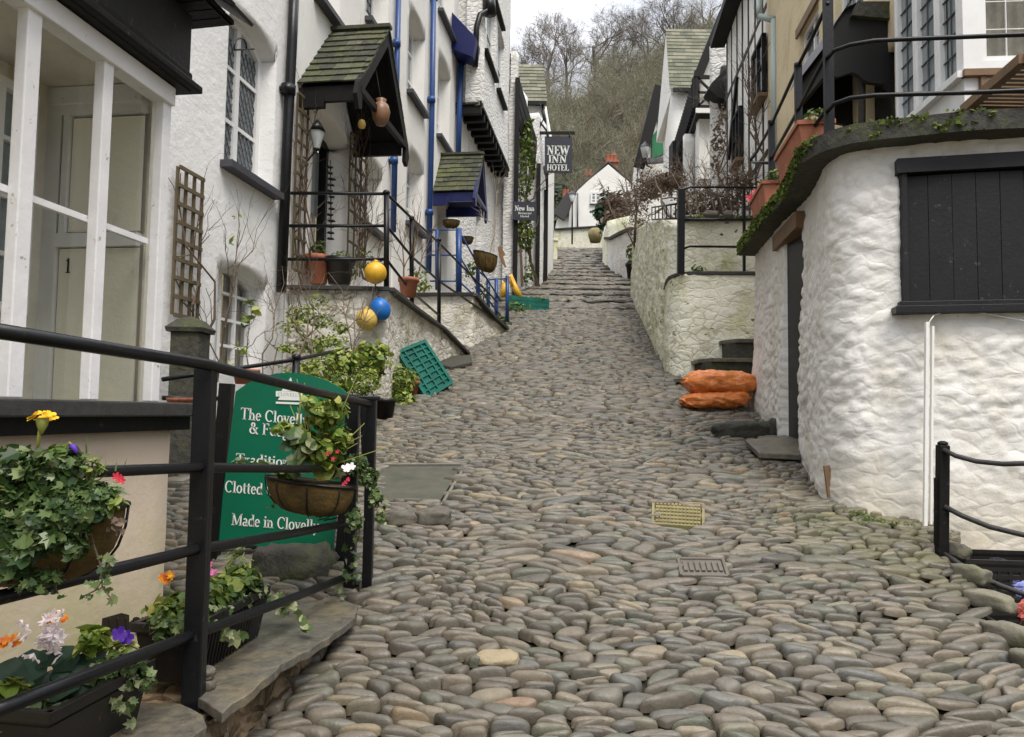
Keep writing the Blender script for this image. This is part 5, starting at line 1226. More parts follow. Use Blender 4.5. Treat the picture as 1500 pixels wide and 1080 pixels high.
# ---- slate roofed white house
hJ = root('slate_roofed_house', tuple(P(1000, 300, 26)), 'white house with a broad green-grey slate roof below the wooded hill', 'house')
yJ = 26.0; xl_ = P(983, 140, yJ).x; zJ = P(1000, 134, yJ).z; zK = P(1000, 43, yJ+2.4).z
PJJ = Path([(xl_+.75, yJ+5), (xl_, yJ), (xl_+4.2, yJ-.1)]); wall('wall', PJJ, 0, PJJ.len, 5, zJ, M['white_smooth'], hJ, (), .4, .01)
b = MB(); xr2 = xl_+3.2; xk = P(975, 43, yJ+2.4).x; slates(b, (xl_-.1, yJ-.25, zJ-.05), (xr2, yJ-.25, zJ-.05), (xr2, yJ+2.4, zK), (xk, yJ+2.4, zK), 17, .32, .02, .012); b.build('roof', M['slate_pale'], hJ)
b = MB(); b.prism([(xl_, yJ, zJ-.1), (xl_+.4, yJ+4.8, zJ-.1), (xk+.03, yJ+2.4, zK-.05)], (3, 0, 0)); b.build('gable', M['white_smooth'], hJ)
b = MB(); b.bar((xl_, yJ-.3, zJ-.08), (xr2, yJ-.3, zJ-.08), .12, .12, .5); b.bar(P(1010, 190, yJ-.1), P(1003, 215, yJ-.1), .1, .1, .5); b.build('gutter', M['black_iron'], hJ)
b = MB(); b.bar(P(1012, 178, yJ-.05), P(1000, 240, yJ-.05), .5, .05, .5, up=(0,1,0)) if False else None
# ---- green fretwork house
hK = root('green_trimmed_house', tuple(P(955, 300, 34)), 'small white house with green fretwork under a black verge, far up the street', 'house')
b = MB(); b.prism([tuple(P(x, y, 34)) for x, y in [(930,350),(944,215),(962,140),(992,118),(992,350)]], (0, 3, 0)); b.build('wall', M['white_smooth'], hK)
b = MB(); b.prism([tuple(P(x, y, 33.85)) for x, y in [(961,172),(969,140),(975,140),(975,195)]], (0,.1,0)); b.prism([tuple(P(x, y, 33.85)) for x, y in [(955,200),(966,186),(975,196),(975,225),(955,232)]], (0,.1,0))
M['green_paint'] = paint('green_paint', (.01,.16,.06), .5); b.build('fretwork', M['green_paint'], hK)
b = MB(); b.bar(P(966, 128, 33.8), P(936, 245, 33.8), .5, .35, .5, up=(0,1,0)); b.build('bargeboard', M['black_wood'], hK)
b = MB(); b.bar(P(944, 237, 33.6), P(972, 235, 33.6), .3, .2, .5); b.build('balcony_ledge', M['lead'], hK)
b = MB(); b.prism([tuple(P(x, y, 34)) for x, y in [(962,140),(992,118),(1010,118),(1010,125)]], (0, 3, 0)); b.build('roof', M['slate_pale'], hK)
lm = root('wall_lantern', tuple(P(945, 222, 33)), 'grey wall lantern on the corner of the far green trimmed house', 'lantern')
b = MB(); b.lathe([(.0,-.3),(.12,-.28),(.22,.18),(.22,.2),(0,.2)], P(945, 222, 33), 8); b.build('lamp_glass', M['lamp_glass'], lm); b = MB(); b.lathe([(.26,.2),(.2,.26),(.05,.42),(0,.5)], P(945, 222, 33), 8); b.tube([P(945, 230, 33), P(948, 243, 33.2), P(955, 246, 33.6)], .04, 6, .5); b.build('cap', M['black_iron'], lm)
# ================================================================== THINGS ON THE LEFT
def trough2(a, c, wd, h, name, label, mat='black_plastic', flare=.03, ribs=0, side=1, group=None):
    a, c = Vector(a), Vector(c); r_ = root(name, tuple((a+c)/2), label, 'planter', group)
    d = (c-a).normalized(); s_ = Vector((d.y, -d.x, 0))*wd/2; f = 1+flare/wd*2; up = Vector((0,0,h)); e = d*flare*.5
    lo = [a-s_, a+s_, c+s_, c-s_]; hi = [a-s_*f-e+up, a+s_*f-e+up, c+s_*f+e+up, c-s_*f+e+up]
    b = MB(); b.add([tuple(v) for v in lo+hi], [(0,3,2,1),(0,1,5,4),(1,2,6,5),(2,3,7,6),(3,0,4,7)], .5)
    for p, q in zip(hi, hi[1:]+hi[:1]): b.bar(p-(q-p).normalized()*.008, q+(q-p).normalized()*.008, .02, .028, .5)
    if ribs:
        for i in range(ribs):
            t = (i+.5)/ribs; b.bar(lo[1].lerp(lo[2], t)+s_.normalized()*.003, hi[1].lerp(hi[2], t)+s_.normalized()*.002-Vector((0,0,.02)), .006, .012, .5)
    b.build('trough', M[mat], r_, bevel=.002)
    b = MB(); b.add([tuple(v - Vector((0,0,.025))) for v in hi], [(0,1,2,3)], .5); b.build('soil', M['soil'], r_)
    return r_, a+up, c+up
# ---- trough on the slate step
zs = ZS+.004
ta, tc = Z(240, 1000, zs), Z(352, 930, zs)
TR, ra, rc_ = trough2(ta, tc, .13, .17, 'plant_trough', 'ribbed black trough of pink and orange flowers on the slate step behind the post', ribs=22)
b = MB(); b2 = MB(); b3 = MB()
for i in range(9):
    t = i/8; p = ra.lerp(rc_, t); clump(b, p+Vector((0,0,.035)), (.075,.075,.055), 60, .035, 'round' if i % 2 else 'oval', .7, .3)
    clump(b2, p+Vector((.03,-.04,.01)), (.08,.06,.045), 45, .028, 'ivy', .7, .3, rnd=(.2, 1))
clump(b3, rc_+Vector((-.02,0,.10)), (.05,.05,.07), 90, .05, 'blade', .4, .1, up=1.5)
for q in ((rc_+Vector((.03,.0,.02)), P(410, 888, rc_.y+.05), P(436, 900, rc_.y), P(452, 920, rc_.y-.05)), (ra.lerp(rc_, .4)+Vector((.07,-.03,0)), P(325, 925, ra.y+.2), P(345, 935, ra.y+.15)), (rc_+Vector((0,.0,.02)), P(400, 880, rc_.y+.1), P(420, 890, rc_.y+.1))):
    trail(b2, b3 if False else None, q, 26, .030, 'ivy', .014, rnd=(.5, 1))
b.build('leaves', M['leaf_mid'], TR); b2.build('ivy', M['ivy'], TR); b3.build('grass_tuft', M['leaf_bright'], TR)
b = MB()
for (x, y) in ((300,838),(306,830),(312,840),(305,848),(298,846),(310,852)):
    petals(b, P(x, y, rc_.y-.12), .017, 5, (random.gauss(0,.5), -.6, .8), .6)
b.build('pink_flowers', M['f_pink'], TR)
b = MB()
for (x, y) in ((238,846),(250,843),(245,850)): petals(b, P(x, y, ra.y+.05), .015, 6, (random.gauss(0,.3), -1, .3), .2)
b.build('orange_flowers', M['f_orange'], TR)
b = MB(); 
for (x, y) in ((250,843),): petals(b, P(x, y, ra.y+.045), .008, 6, (0,-1,.3), .2)
for (x, y) in ((340,868),(337,872)): petals(b, P(x, y, rc_.y-.1), .008, 5)
b.build('flower_centres', M['f_yellow'], TR)
b = MB(); b.tube([P(248, 848, ra.y+.05), P(249, 880, ra.y+.05)], .002, 5, .5); b.build('stalk', M['leaf_bright'], TR)
# ---- trough at the bottom left
zs2 = -.90
ta, tc = Z(20, 1150, zs2), Z(165, 1062, zs2)
TR, ra, rc_ = trough2(ta, tc, .14, .17, 'plant_trough', 'black trough of white cyclamen and purple pansy in the bottom left corner', ribs=0)
b = MB(); b2 = MB(); b3 = MB(); b4 = MB()
def at(x, y, dy=0): return P(x, y, (ra.y+rc_.y)/2 + .12*(x-100)/100 + dy)
for (x, y, s_) in ((45,975,.075),(70,962,.07),(100,985,.085),(88,1005,.085),(125,975,.07),(140,955,.05),(60,1000,.07),(120,1000,.07),(20,985,.07),(150,990,.05),(35,1010,.06),(95,965,.07)):
    b.inst(*LEAF['round'], rots(1, np.array([[.1,-.7,.7]]), .25, None, s_, .1), np.array([at(x, y)]), RS.uniform(0, .8, 1))
for (x, y, n_, s_) in ((140,935,60,.045),(130,945,40,.04),(10,1010,70,.06),(180,950,30,.03)): clump(b3, at(x, y), (.035,.03,.025), n_, s_, 'oval', .6, .2, up=1.2)
for (x, y, rx, n_) in ((170,975,.05,110),(200,985,.04,90),(150,985,.04,60),(215,1000,.025,30),(75,1050,.07,160),(110,1040,.04,60),(45,1065,.06,110),(40,1035,.05,60),(5,1060,.05,60)): clump(b2, at(x, y, -.03), (rx,.03,.03), n_, .023, 'ivy', .6, .2, rnd=(.25, 1))
for q in ([(150,1005),(165,1030),(172,1052)], [(185,1000),(190,1035),(188,1060)]): trail(b2, None, [at(x, y, -.05) for x, y in q], 9, .026, 'ivy', .01, rnd=(.6, 1))
b.build('cyclamen_leaves', M['leaf_dark'], TR); b2.build('ivy', M['ivy'], TR); b3.build('leaves', M['leaf_bright'], TR)
b = MB()
for i in range(20):
    x, y = 78+random.gauss(0, 14), 928+random.gauss(0, 11); petals(b, at(x, y, -.02+random.gauss(0, .015)), .020, 5, (random.gauss(0,.6), -.7, random.gauss(.3,.5)), .9, w_=.32)
for (x, y) in ((40,920),(48,925),(92,958)): petals(b, at(x, y, -.02), .026, 4, (-1, -.4, 0), .9, w_=.25)
b.build('white_flowers', M['f_white'], TR)
b = MB()
for (x, y) in ((175,930),(187,934)): petals(b, at(x, y, -.02), .020, 5, (random.gauss(.2,.2), -1, .1), .1, w_=.55)
b.build('purple_flowers', M['f_purple'], TR)
b = MB()
for (x, y) in ((70,905),(82,903),(93,907),(75,910),(20,935),(8,938),(26,942),(5,945)): petals(b, at(x, y, .01), .013, 6, (random.gauss(0,.3), -.6, .7), .2, w_=.5)
b.build('orange_flowers', M['f_orange'], TR)
b = MB()
for (x, y) in ((80,905),(86,907)): petals(b, at(x, y, -.0), .010, 5, (0,-.8,.5), .1)
b.build('flower_centres', M['f_yellow'], TR)
# ---- hanging planters on the rail
def halfbasket(c, rx, ry, h, name, label, tilt=0.0, mat='coir'):
    r_ = root(name, tuple(c), label, 'planter'); b = MB(); n1, n2 = 26, 10; vs = []
    for j in range(n2+1):
        ph = (math.pi/2)*j/n2
        for i in range(n1):
            th = 2*math.pi*i/n1; k = math.cos(ph)**.55 if j < n2 else .15
            x = rx*math.cos(th)*k; y = ry*math.sin(th)*k; z = -h*math.sin(ph) + tilt*x + .006*noise.noise(Vector((th*5, ph*6, rx*9)))
            vs.append((c[0]+x, c[1]+y, c[2]+z))
    b.add(vs, [(j*n1+i, (j+1)*n1+i, (j+1)*n1+(i+1)%n1, j*n1+(i+1)%n1) for j in range(n2) for i in range(n1)] + [tuple(range(n1))], np.array([.5+.5*noise.noise(Vector((v[0]*30, v[1]*30, v[2]*12))) for v in vs]), True)
    b.build('liner', M[mat], r_)
    b = MB(); ring = [(c[0]+rx*1.02*math.cos(a), c[1]+ry*1.02*math.sin(a), c[2]+tilt*rx*math.cos(a)) for a in np.linspace(0, 2*math.pi, 27)]; b.tube(ring, .007, 6, .5)
    for a in np.linspace(.2, math.pi*2, 9)[:-1]:
        b.tube([(c[0]+rx*1.03*math.cos(a)*math.cos(p)**.55, c[1]+ry*1.03*math.sin(a)*math.cos(p)**.55, c[2]-h*1.03*math.sin(p)+tilt*rx*math.cos(a)) for p in np.linspace(0, 1.45, 6)], .003, 5, .5)
    b.build('frame', M['black_iron'], r_); return r_
c1 = P(455, 706, 3.22)
HB1 = halfbasket(c1, .19, .09, .14, 'hanging_planter', 'coir lined hanging basket overflowing with bright geranium leaves on the railing before the green sign', -.12)
b = MB(); b2 = MB(); b3 = MB()
for (x, y, rx, rz, n_, s_) in ((470,660,.12,.09,240,.045),(440,640,.07,.06,120,.042),(470,610,.07,.07,150,.036),(490,600,.07,.06,100,.035),(455,590,.045,.04,40,.03),(500,640,.05,.05,60,.035),(425,690,.06,.03,60,.035),(415,630,.04,.03,30,.03)):
    clump(b, P(x, y, 3.2), (rx*.8,.08,rz*.9), int(n_*1.1), s_*.82, 'round', .7, .3, lump=.3)
for (x, y) in ((435,665),(425,650),(445,680),(455,655),(440,640)): b3.inst(*LEAF['round'], rots(4, np.array([[0,-.8,.5]]), .4, None, .055, .15), np.array([P(x+random.gauss(0,8), y+random.gauss(0,8), 3.1) for _ in range(4)]), RS.uniform(0, 1, 4))
for (x, y, rx, rz, n_) in ((520,680,.07,.05,130),(540,700,.05,.05,110),(550,730,.03,.05,60),(520,760,.03,.06,60),(495,690,.06,.03,60),(350,678,.03,.02,25),(385,682,.05,.015,30),(558,755,.02,.02,15)): clump(b2, P(x, y, 3.25), (rx*.8,.05,rz*.8), int(n_*1.1), .026, 'ivy', .7, .2, rnd=(.15, 1))
for q in ([(515,740),(512,790),(505,830),(500,880)], [(520,740),(522,790),(516,850)], [(540,710),(560,740),(556,775)], [(400,700),(402,720),(398,745)]): trail(b2, None, [P(x, y, 3.4) for x, y in q], 24, .024, 'ivy', .012, rnd=(.2, 1))
for i in range(26): b.tube([P(455+random.gauss(0,20), 690, 3.2), P(465+random.gauss(0,40), 610+random.gauss(0,30), 3.2)], .0022, 4, .9)
b.build('leaves', M['leaf_bright'], HB1); b2.build('ivy', M['ivy'], HB1); b3.build('pale_leaves', M['ivy'], HB1)
b = MB(); 
for (x, y) in ((507,706),(504,709),(494,662),(488,672),(480,665),(510,702)): petals(b, P(x, y, 3.08), .009, 5, (.2,-1,.2), .2)
b.build('red_flowers', M['f_red'], HB1)
b = MB(); petals(b, P(508, 686, 3.08), .02, 5, (.2,-1,.5), .2, w_=.5); petals(b, P(515, 684, 3.1), .018, 5, (.2,-1,.5), .2, w_=.5); b.build('white_flowers', M['f_white'], HB1)
c2 = P(45, 745, 1.62)
HB2 = halfbasket(c2, .20, .10, .16, 'hanging_planter', 'ivy covered hanging basket with one yellow primula on the railing at the left edge', .05)
b = MB(); b2 = MB(); b3 = MB(); b4 = MB()
for (x, y, rx, rz, n_, s_) in ((60,690,.07,.03,140,.028),(20,680,.06,.035,120,.03),(85,675,.05,.025,110,.024),(100,720,.06,.03,140,.024),(140,725,.045,.03,120,.022),(120,750,.05,.03,120,.022),(60,730,.07,.04,160,.026),(20,730,.06,.05,120,.03),(90,780,.05,.03,90,.026),(30,800,.06,.04,90,.032),(110,800,.03,.03,30,.024),(20,770,.06,.04,130,.03),(60,765,.06,.04,140,.028),(100,755,.05,.04,120,.026),(20,840,.05,.02,40,.026),(60,850,.04,.02,40,.022)):
    clump(b, P(x, y, 1.53 if y > 740 else 1.56), (rx,.05,rz), int(n_*1.45), s_*.82, 'ivy', .6, .25, rnd=(.0, .85), lump=.2)
for (x, y, rx, n_, s_) in ((70,690,.03,40,.035),(90,665,.03,50,.022),(5,720,.03,40,.05),(130,680,.02,20,.02),(165,735,.02,30,.02)): clump(b2, P(x, y, 1.56), (rx,.03,.02), n_, s_, 'oval', .6, .2, up=1)
clump(b2, P(5, 720, 1.56), (.03,.03,.035), 40, .07, 'blade', .5, .2, up=1.5)
for i in range(60): 
    x = 125+random.gauss(0, 20); b3.inst(*LEAF['blade'], rots(1, np.array([[0,-1,.2]]), .4, np.array([[0,0,1]]), .03), np.array([P(x, 693+random.gauss(0,12), 1.57)]), RS.uniform(0,1,1))
for q in ([(133,780),(138,800),(148,830),(150,860),(165,880)], [(150,850),(140,865),(120,875)], [(0,860),(40,850),(60,830)], [(60,790),(70,830),(85,870)], [(170,760),(171,785)], [(150,838),(158,830),(162,822)], [(60,735),(62,760),(58,800)]): trail(b if q[0][0] != 170 else b4, b4, [P(x, y, 1.55) for x, y in q], 9, .016, 'ivy', .008)
b.build('ivy', M['ivy'], HB2); b2.build('leaves', M['leaf_mid'], HB2); b3.build('heather', M['leaf_mid'], HB2); b4.build('stems', M['twig'], HB2)
b = MB()
for a in range(7): petals(b, P(62+13*math.cos(a*.9), 611+4*math.sin(a*.9), 1.55+.012*math.sin(a)), .013, 5, (math.cos(a*.9)*.7, -.3, .8), .4, w_=.5)
b.build('yellow_flowers', M['f_yellow'], HB2)
b = MB(); b.tube([P(62, 614, 1.55), P(58, 632, 1.55), P(52, 676, 1.57)], .0035, 6, 1); b.tube([P(62, 612, 1.55), P(62, 622, 1.55), P(60, 636, 1.55)], [.013, .011, .003], 7, .9); b.tube([P(108,655,1.55), P(102,648,1.55), P(96,655,1.55), P(93,668,1.55)], .0018, 5, .9); b.build('stalk', M['leaf_bright'], HB2)
b = MB(); b.tube([P(104, 651, 1.55), P(108, 656, 1.55), P(113, 664, 1.55)], [.003, .006, .003], 7, .2); b.build('bud', M['f_purple'], HB2)
b = MB(); 
for (x, y) in ((175,700),(178,704),(171,698)): petals(b, P(x, y, 1.55), .008, 5, (.4,-1,.2), .3)
b.build('red_flowers', M['f_red'], HB2)

# ---- stones
boulder(430, 868, .40, .30, .24, M['mossy_stone'], 'low green mossy boulder between the flower trough and the sign', z=-.86, rot=-.2, Y=3.75)
boulder(588, 768, .20, .12, .10, M['rock'], 'left one of two rounded boulders at the corner of the manhole cover')
boulder(635, 768, .21, .13, .11, M['rock'], 'right one of two rounded boulders at the corner of the manhole cover')
boulder(297, 998, .07, .05, .035, M['rock'], 'upper of two small flat stones against the foot of the railing post', z=ZS+.037, Y=2.33)
boulder(294, 1008, .08, .06, .04, M['rock'], 'lower of two small flat stones against the foot of the railing post', z=ZS+.002, Y=2.33)
boulder(730, 972, .17, .12, .05, whitewash('pale_rock', (.34,.28,.18), (.15,.12,.08), (.5,.7), 1), 'pale yellowish rough stone set among the grey cobbles in the foreground')
# ---- covers in the street
def cover(q, name, mat, label, frame, th=.03, ridges=None, rmat=None, cat='cover', lift=0.0):
    r_ = root(name, tuple(sum(q, Vector())/4), label, cat); c = sum(q, Vector())/4; n = (q[1]-q[0]).cross(q[3]-q[0]).normalized(); n = n if n.z > 0 else -n; up = n*(.012+lift)
    ins = [c + (v-c)*.90 for v in q]; b = MB(); b.prism([tuple(v+up-n*.05) for v in ins], tuple(n*.046)); 
    if ridges:
        nx_, ny_ = ridges
        for i in range(nx_):
            for j in range(ny_):
                t, s_ = (i+.5)/nx_, (j+.5)/ny_; p = ins[3].lerp(ins[2], t).lerp(ins[0].lerp(ins[1], t), s_)+up; e = (ins[2]-ins[3]).normalized()*(.5/nx_*(ins[2]-ins[3]).length*.62); f = (ins[0]-ins[3]).normalized()*(.5/ny_*(ins[0]-ins[3]).length*.6)
                b.prism([tuple(p-e-f), tuple(p+e-f), tuple(p+e+f), tuple(p-e+f)], tuple(n*.006))
    b.build('plate', M[mat], r_); b = MB()
    for p, s_ in zip(q, q[1:]+q[:1]): b.bar(p+up-n*.02, s_+up-n*.02, .018, .05, .5, up=tuple(n))
    b.build('frame', M[frame], r_, bevel=.004); return r_
M['drain_brown'] = paint('drain_brown', (.13,.115,.095), .8, .35, .5, (.20,.18,.15))
cover(list(reversed(MH)), 'manhole_cover', 'manhole', 'large dark concrete filled manhole cover beside the green sign', 'concrete')
cover(list(reversed(GY)), 'access_cover', 'grate_yellow', 'small yellow patterned access cover among the cobbles', 'grate_yellow', ridges=(12, 6))
cover(list(reversed(GC)), 'drain_cover', 'drain_brown', 'small grey concrete drain block raised among the cobbles', 'drain_brown', ridges=(7, 1), lift=.012)

# ---- crate, slate, pot by the terrace wall
cr = root('fish_crate', tuple(G(620, 585)), 'teal green plastic fish crate leaning on its corner beside the stone terrace', 'crate')
cA, cB, cC, cD = P(583, 516, 8.2), P(622, 500, 8.5), P(661, 560, 8.5), P(625, 583, 8.2); n = (cD-cA).cross(cB-cA).normalized(); n = n if n.y > 0 else -n
b = MB()
def cbar(p, q, w_=.03, h_=.03): b.bar(p, q, w_, h_, .5, up=tuple(n))
for p, q in ((cA,cB),(cB,cC),(cC,cD),(cD,cA)): cbar(p, q, .04, .03); cbar(p+n*.26, q+n*.26, .04, .03)
for p in (cA,cB,cC,cD): b.bar(p, p+n*.26, .04, .04, .5)
for t in np.linspace(.12, .88, 7): cbar(cA.lerp(cD, t), cB.lerp(cC, t), .018, .012)
for t in np.linspace(.2, .8, 3): cbar(cA.lerp(cB, t), cD.lerp(cC, t), .022, .014)
for d_ in (.07,.13,.19):
    for p, q in ((cA,cB),(cB,cC),(cC,cD),(cD,cA)): b.bar(p+n*d_, q+n*d_, .012, .03, .5, up=tuple(n))
b.prism([tuple(v+n*.012) for v in (cA,cB,cC,cD)], tuple(n*.006))
b.build('crate_body', M['teal_plastic'], cr)
o = MB().bar(P(572, 548, 8.45), P(600, 548, 8.45), .30, .05, .5).build('x', M['slate_dark']) if False else None
b = MB(); b.prism([tuple(P(x, y, 8.65)) for x, y in [(572,524),(590,515),(612,560),(600,582),(585,570)]][::-1], (0,.03,0)); tag(b.build('slate', M['slab']), 'brown slate propped upright behind the teal crate', 'slate')
def pot(c, r_, h, label, name='plant_pot', mat='terracotta', group=None, plant=None, cat='pot', taper=.72):
    q = root(name, tuple(c), label, cat, group); b = MB(); b.lathe([(0,.0),(r_*taper,0),(r_*.93,h*.8),(r_*1.03,h*.8),(r_*1.05,h),(r_*.93,h),(r_*.9,h*.86),(0,h*.86)], c, 18); b.build('pot', M[mat], q)
    if plant: 
        b = MB(); plant(b, Vector(c)+Vector((0,0,h))); b.build('leaves', M['leaf_mid'], q)
    return q
pot(G(601, 584)+Vector((0,.1,0)), .085, .2, 'small terracotta pot half hidden behind the teal crate', plant=lambda b, c: clump(b, c+Vector((0,0,.05)), (.1,.1,.06), 60, .04))
pot(G(563, 615), .11, .2, 'black plastic pot under the bright bushy plants', mat='black_plastic')
# ---- bright bushes and bare climbers in front of the terrace
def bush(name, label, blobs, mat, stems=(), cat='plant', kinds=('oval',), smat='twig', base=None, sizes=.04, lump=.35, dens=1.0, grow=1.0):
    r_ = root(name, tuple(base if base is not None else P(blobs[0][0], blobs[0][1], blobs[0][2])), label, cat); b = MB()
    for i, (x, y, Y, rx, rz, n_) in enumerate(blobs): clump(b, P(x, y, Y), (rx*grow, rx*.8*grow, rz*grow), int(n_*dens), sizes*random.uniform(.8, 1.2), kinds[i % len(kinds)], .7, .25, lump=lump)
    b.build('leaves', M[mat], r_)
    if stems:
        b = MB()
        for s_ in stems: bare(b, P(*s_[0]), P(*s_[1]), *s_[2:])
        b.build('stems', M[smat], r_)
    return r_
bush('geranium', 'bright green bushy plant spilling onto the cobbles beside the black pot', [(575,560,7.9,.16,.13,260),(590,590,7.8,.10,.08,160),(560,595,7.8,.13,.08,160),(550,550,8.0,.16,.12,170),(600,550,8.0,.06,.06,40),(530,590,7.6,.10,.08,120)], 'leaf_bright', kinds=('oval','round'), sizes=.038, dens=3.0, grow=1.35)
bush('geranium', 'leafy green climbing plant rising behind the top of the green sign', [(470,545,6.4,.16,.12,190),(500,530,6.6,.14,.10,140),(525,560,6.6,.16,.12,190),(545,530,7.0,.12,.14,170),(560,515,7.1,.07,.05,40),(535,515,7.0,.08,.06,50),(430,560,6.0,.12,.10,60),(480,570,6.4,.15,.08,120)], 'leaf_bright', kinds=('oval','round'), sizes=.04, dens=2.6, grow=1.3, stems=[((500,600,6.5),(530,440,6.9),3,.010,5,.45,.1), ((460,600,6.4),(450,430,6.9),3,.010,5,.5,.1)])
bush('climbing_rose', 'straggly climber of bare stems and sparse leaves over the terrace wall', [(440,460,7.0,.13,.10,60),(470,470,7.0,.13,.10,70),(430,480,6.9,.12,.10,60),(490,500,6.9,.15,.08,70),(465,440,7.1,.10,.08,45),(420,510,6.7,.10,.06,30),(500,480,7.1,.08,.05,30),(460,505,6.8,.16,.08,60),(445,540,6.4,.12,.06,50)], 'leaf_bright', sizes=.036, dens=1.8,
     stems=[((470,560,6.6),(420,420,7.1),4,.012,4,.55,.15), ((520,560,6.8),(500,400,7.3),3,.010,5,.5,.15), ((440,570,6.4),(450,400,7.2),4,.012,4,.6,.15), ((400,580,6.2),(390,470,6.9),3,.009,5,.6,.15), ((440,500,6.9),(490,455,7.1),3,.008,5,.6,.15)])
bush('young_shrub', 'thin leafless shrub with a few green leaves in front of the small paned window', [(340,350,5.9,.03,.06,6),(348,320,5.9,.03,.03,5),(360,470,6.0,.05,.06,16),(365,445,6.0,.04,.04,14),(355,510,5.9,.05,.05,14),(330,535,5.8,.06,.05,16),(375,455,6.0,.04,.03,8)], 'leaf_bright', sizes=.045,
     stems=[((318,560,5.8),(345,330,5.9),3,.010,4,.35,.08), ((312,560,5.7),(300,420,5.8),3,.008,4,.35,.1), ((365,560,5.9),(362,450,6.0),3,.007,5,.4,.1), ((330,480,5.8),(390,300,6.2),2,.006,4,.4,.1), ((385,560,6.1),(410,380,6.7),3,.008,5,.4,.12)])
# ---- fishing floats
flt = (('yellow', 550, 400, 16.5, 'yellow_plastic', 'uppermost of the hanging fishing floats, plain yellow'), ('blue', 557, 453, 15, 'blue_plastic', 'blue egg shaped fishing float hanging between the two yellow ones'), ('cream', 537, 468, 16, 'cream_plastic', 'lowest of the hanging fishing floats, pale mottled yellow'))
for nm, x, y, r_, mat, lab in flt:
    c = P(x, y, 7.28 - (.05 if nm == 'cream' else 0)); rr_ = r_*7.28/F; q = root('fishing_float', tuple(c), lab, 'float', 'fishing floats hung on the terrace wall'); b = MB()
    Mx = Matrix.Rotation(-.45, 3, 'Y') if nm == 'blue' else Matrix.Identity(3)
    b.lathe([(rr_*math.cos(a), (1.18 if nm == 'blue' else 1)*rr_*math.sin(a)) for a in np.linspace(-math.pi/2, math.pi/2, 15)], c, 24, .5, Mx); b.lathe([(0,rr_*.9),(rr_*.22,rr_*.95),(rr_*.2,rr_*1.15),(0,rr_*1.15)], c, 10, .5, Mx); b.build('ball', M[mat], q)
    b = MB(); b.tube([c+Vector((0,0,rr_)), P(548+(x-548)*.4, y-22, 7.3), P(549, max(y-45, 378), 7.3)], .008, 6, .5); b.build('rope', M['rope'], q)
# ---- pillar with cap, pots on the ledge, inner railing
pi = root('stone_pillar', tuple(P(275, 600, 5.2)), 'mossy dark stone gate pillar with a pyramid cap below the trellis', 'pillar')
c = P(275, 600, 5.2); zt = P(275, 488, 5.2).z; b = MB(); b.box((c.x-.10, 5.1, -.9), (c.x+.10, 5.3, zt)); b.build('shaft', M['mossy_stone'], pi, bevel=.01)
b = MB(); b.lathe([(.17,zt),(.18,zt+.03),(.10,zt+.09),(.0,zt+.12)], (c.x, 5.2, 0), 4, .5, Matrix.Rotation(R(45), 3, 'Z')); b.sm = [False]*len(b.f); b.build('cap', M['mossy_stone'], pi)
ir = root('iron_railing', tuple(P(433, 600, 5.3)), 'short black railing behind the green sign, rising to a ball topped post', 'railing')
b = MB(); p = P(434, 524, 5.3); b.tube([p-Vector((0,0,1.1)), p], .028, 8, .5); b.lathe([(0,-.03),(.035,-.01),(.03,.02),(0,.03)], p, 10); b.build('post', M['black_iron'], ir)
for q in ([(238,556,4.4),(434,527,5.3),(484,516,6.0)], [(238,583,4.4),(320,584,4.7)]): b = MB(); b.tube([P(*v) for v in q], .014, 6, .5); b.build('rail', M['black_iron'], ir)
for i, (x, w_) in enumerate(((258,.05),(272,.05),(287,.055))):
    c = P(x, 598, 4.0); pot(c - Vector((0,0,.03)), w_, .085, ('leftmost','middle','rightmost')[i] + ' of three small terracotta pots behind the end of the shop sill', group='pots behind the shop sill')
c = P(360, 552, 5.0); q = pot(c-Vector((0,0,.05)), .09, .1, 'pinkish terracotta bowl showing just above the rail left of the sign top')
# ---- trellises
def trellis(path, xl, xr, yt, yb, nx_, nz_, name, label, mat='trellis', off=.05, w_=.028, vines=0, vmat='twig'):
    u0_, u1_, z0_, z1_ = rectpix(path, xl, xr, yt, yb, off); r_ = root(name, tuple(path.pt(u0_, z0_, off)), label, 'trellis'); b = MB()
    for i in range(nx_): u = u0_+(u1_-u0_)*i/(nx_-1); b.bar(path.pt(u, z0_, off), path.pt(u, z1_, off), .015, w_, .5, up=(1,0,0)) if False else b.bar(path.pt(u, z0_, off), path.pt(u, z1_, off), w_, .015, .5, up=(path.n[0].x, path.n[0].y, 0))
    for j in range(nz_): z = z0_+(z1_-z0_)*j/(nz_-1); b.bar(path.pt(u0_, z, off+.016), path.pt(u1_, z, off+.016), .015, w_, .5)
    b.build('lattice', M[mat], r_)
    if vines:
        b = MB()
        for k in range(vines): 
            u = random.uniform(u0_, u1_); bare(b, path.pt(u, z0_-.2, off+.06), path.pt(random.uniform(u0_, u1_), random.uniform((z0_+z1_)/2, z1_), off+.06), 3, .012, 4, .4, .12)
        b.build('vines', M[vmat], r_)
    return r_
trellis(PL, 256, 293, 252, 466, 4, 9, 'trellis', 'weathered grey wooden trellis on the wall right of the shop bay', vines=2)
trellis(PL, 432, 448, 140, 400, 3, 12, 'trellis', 'narrow brown trellis with vines left of the porch door', vines=4)
trellis(PL, 511, 536, 205, 385, 4, 9, 'trellis', 'twig covered wooden trellis right of the porch door', vines=7)
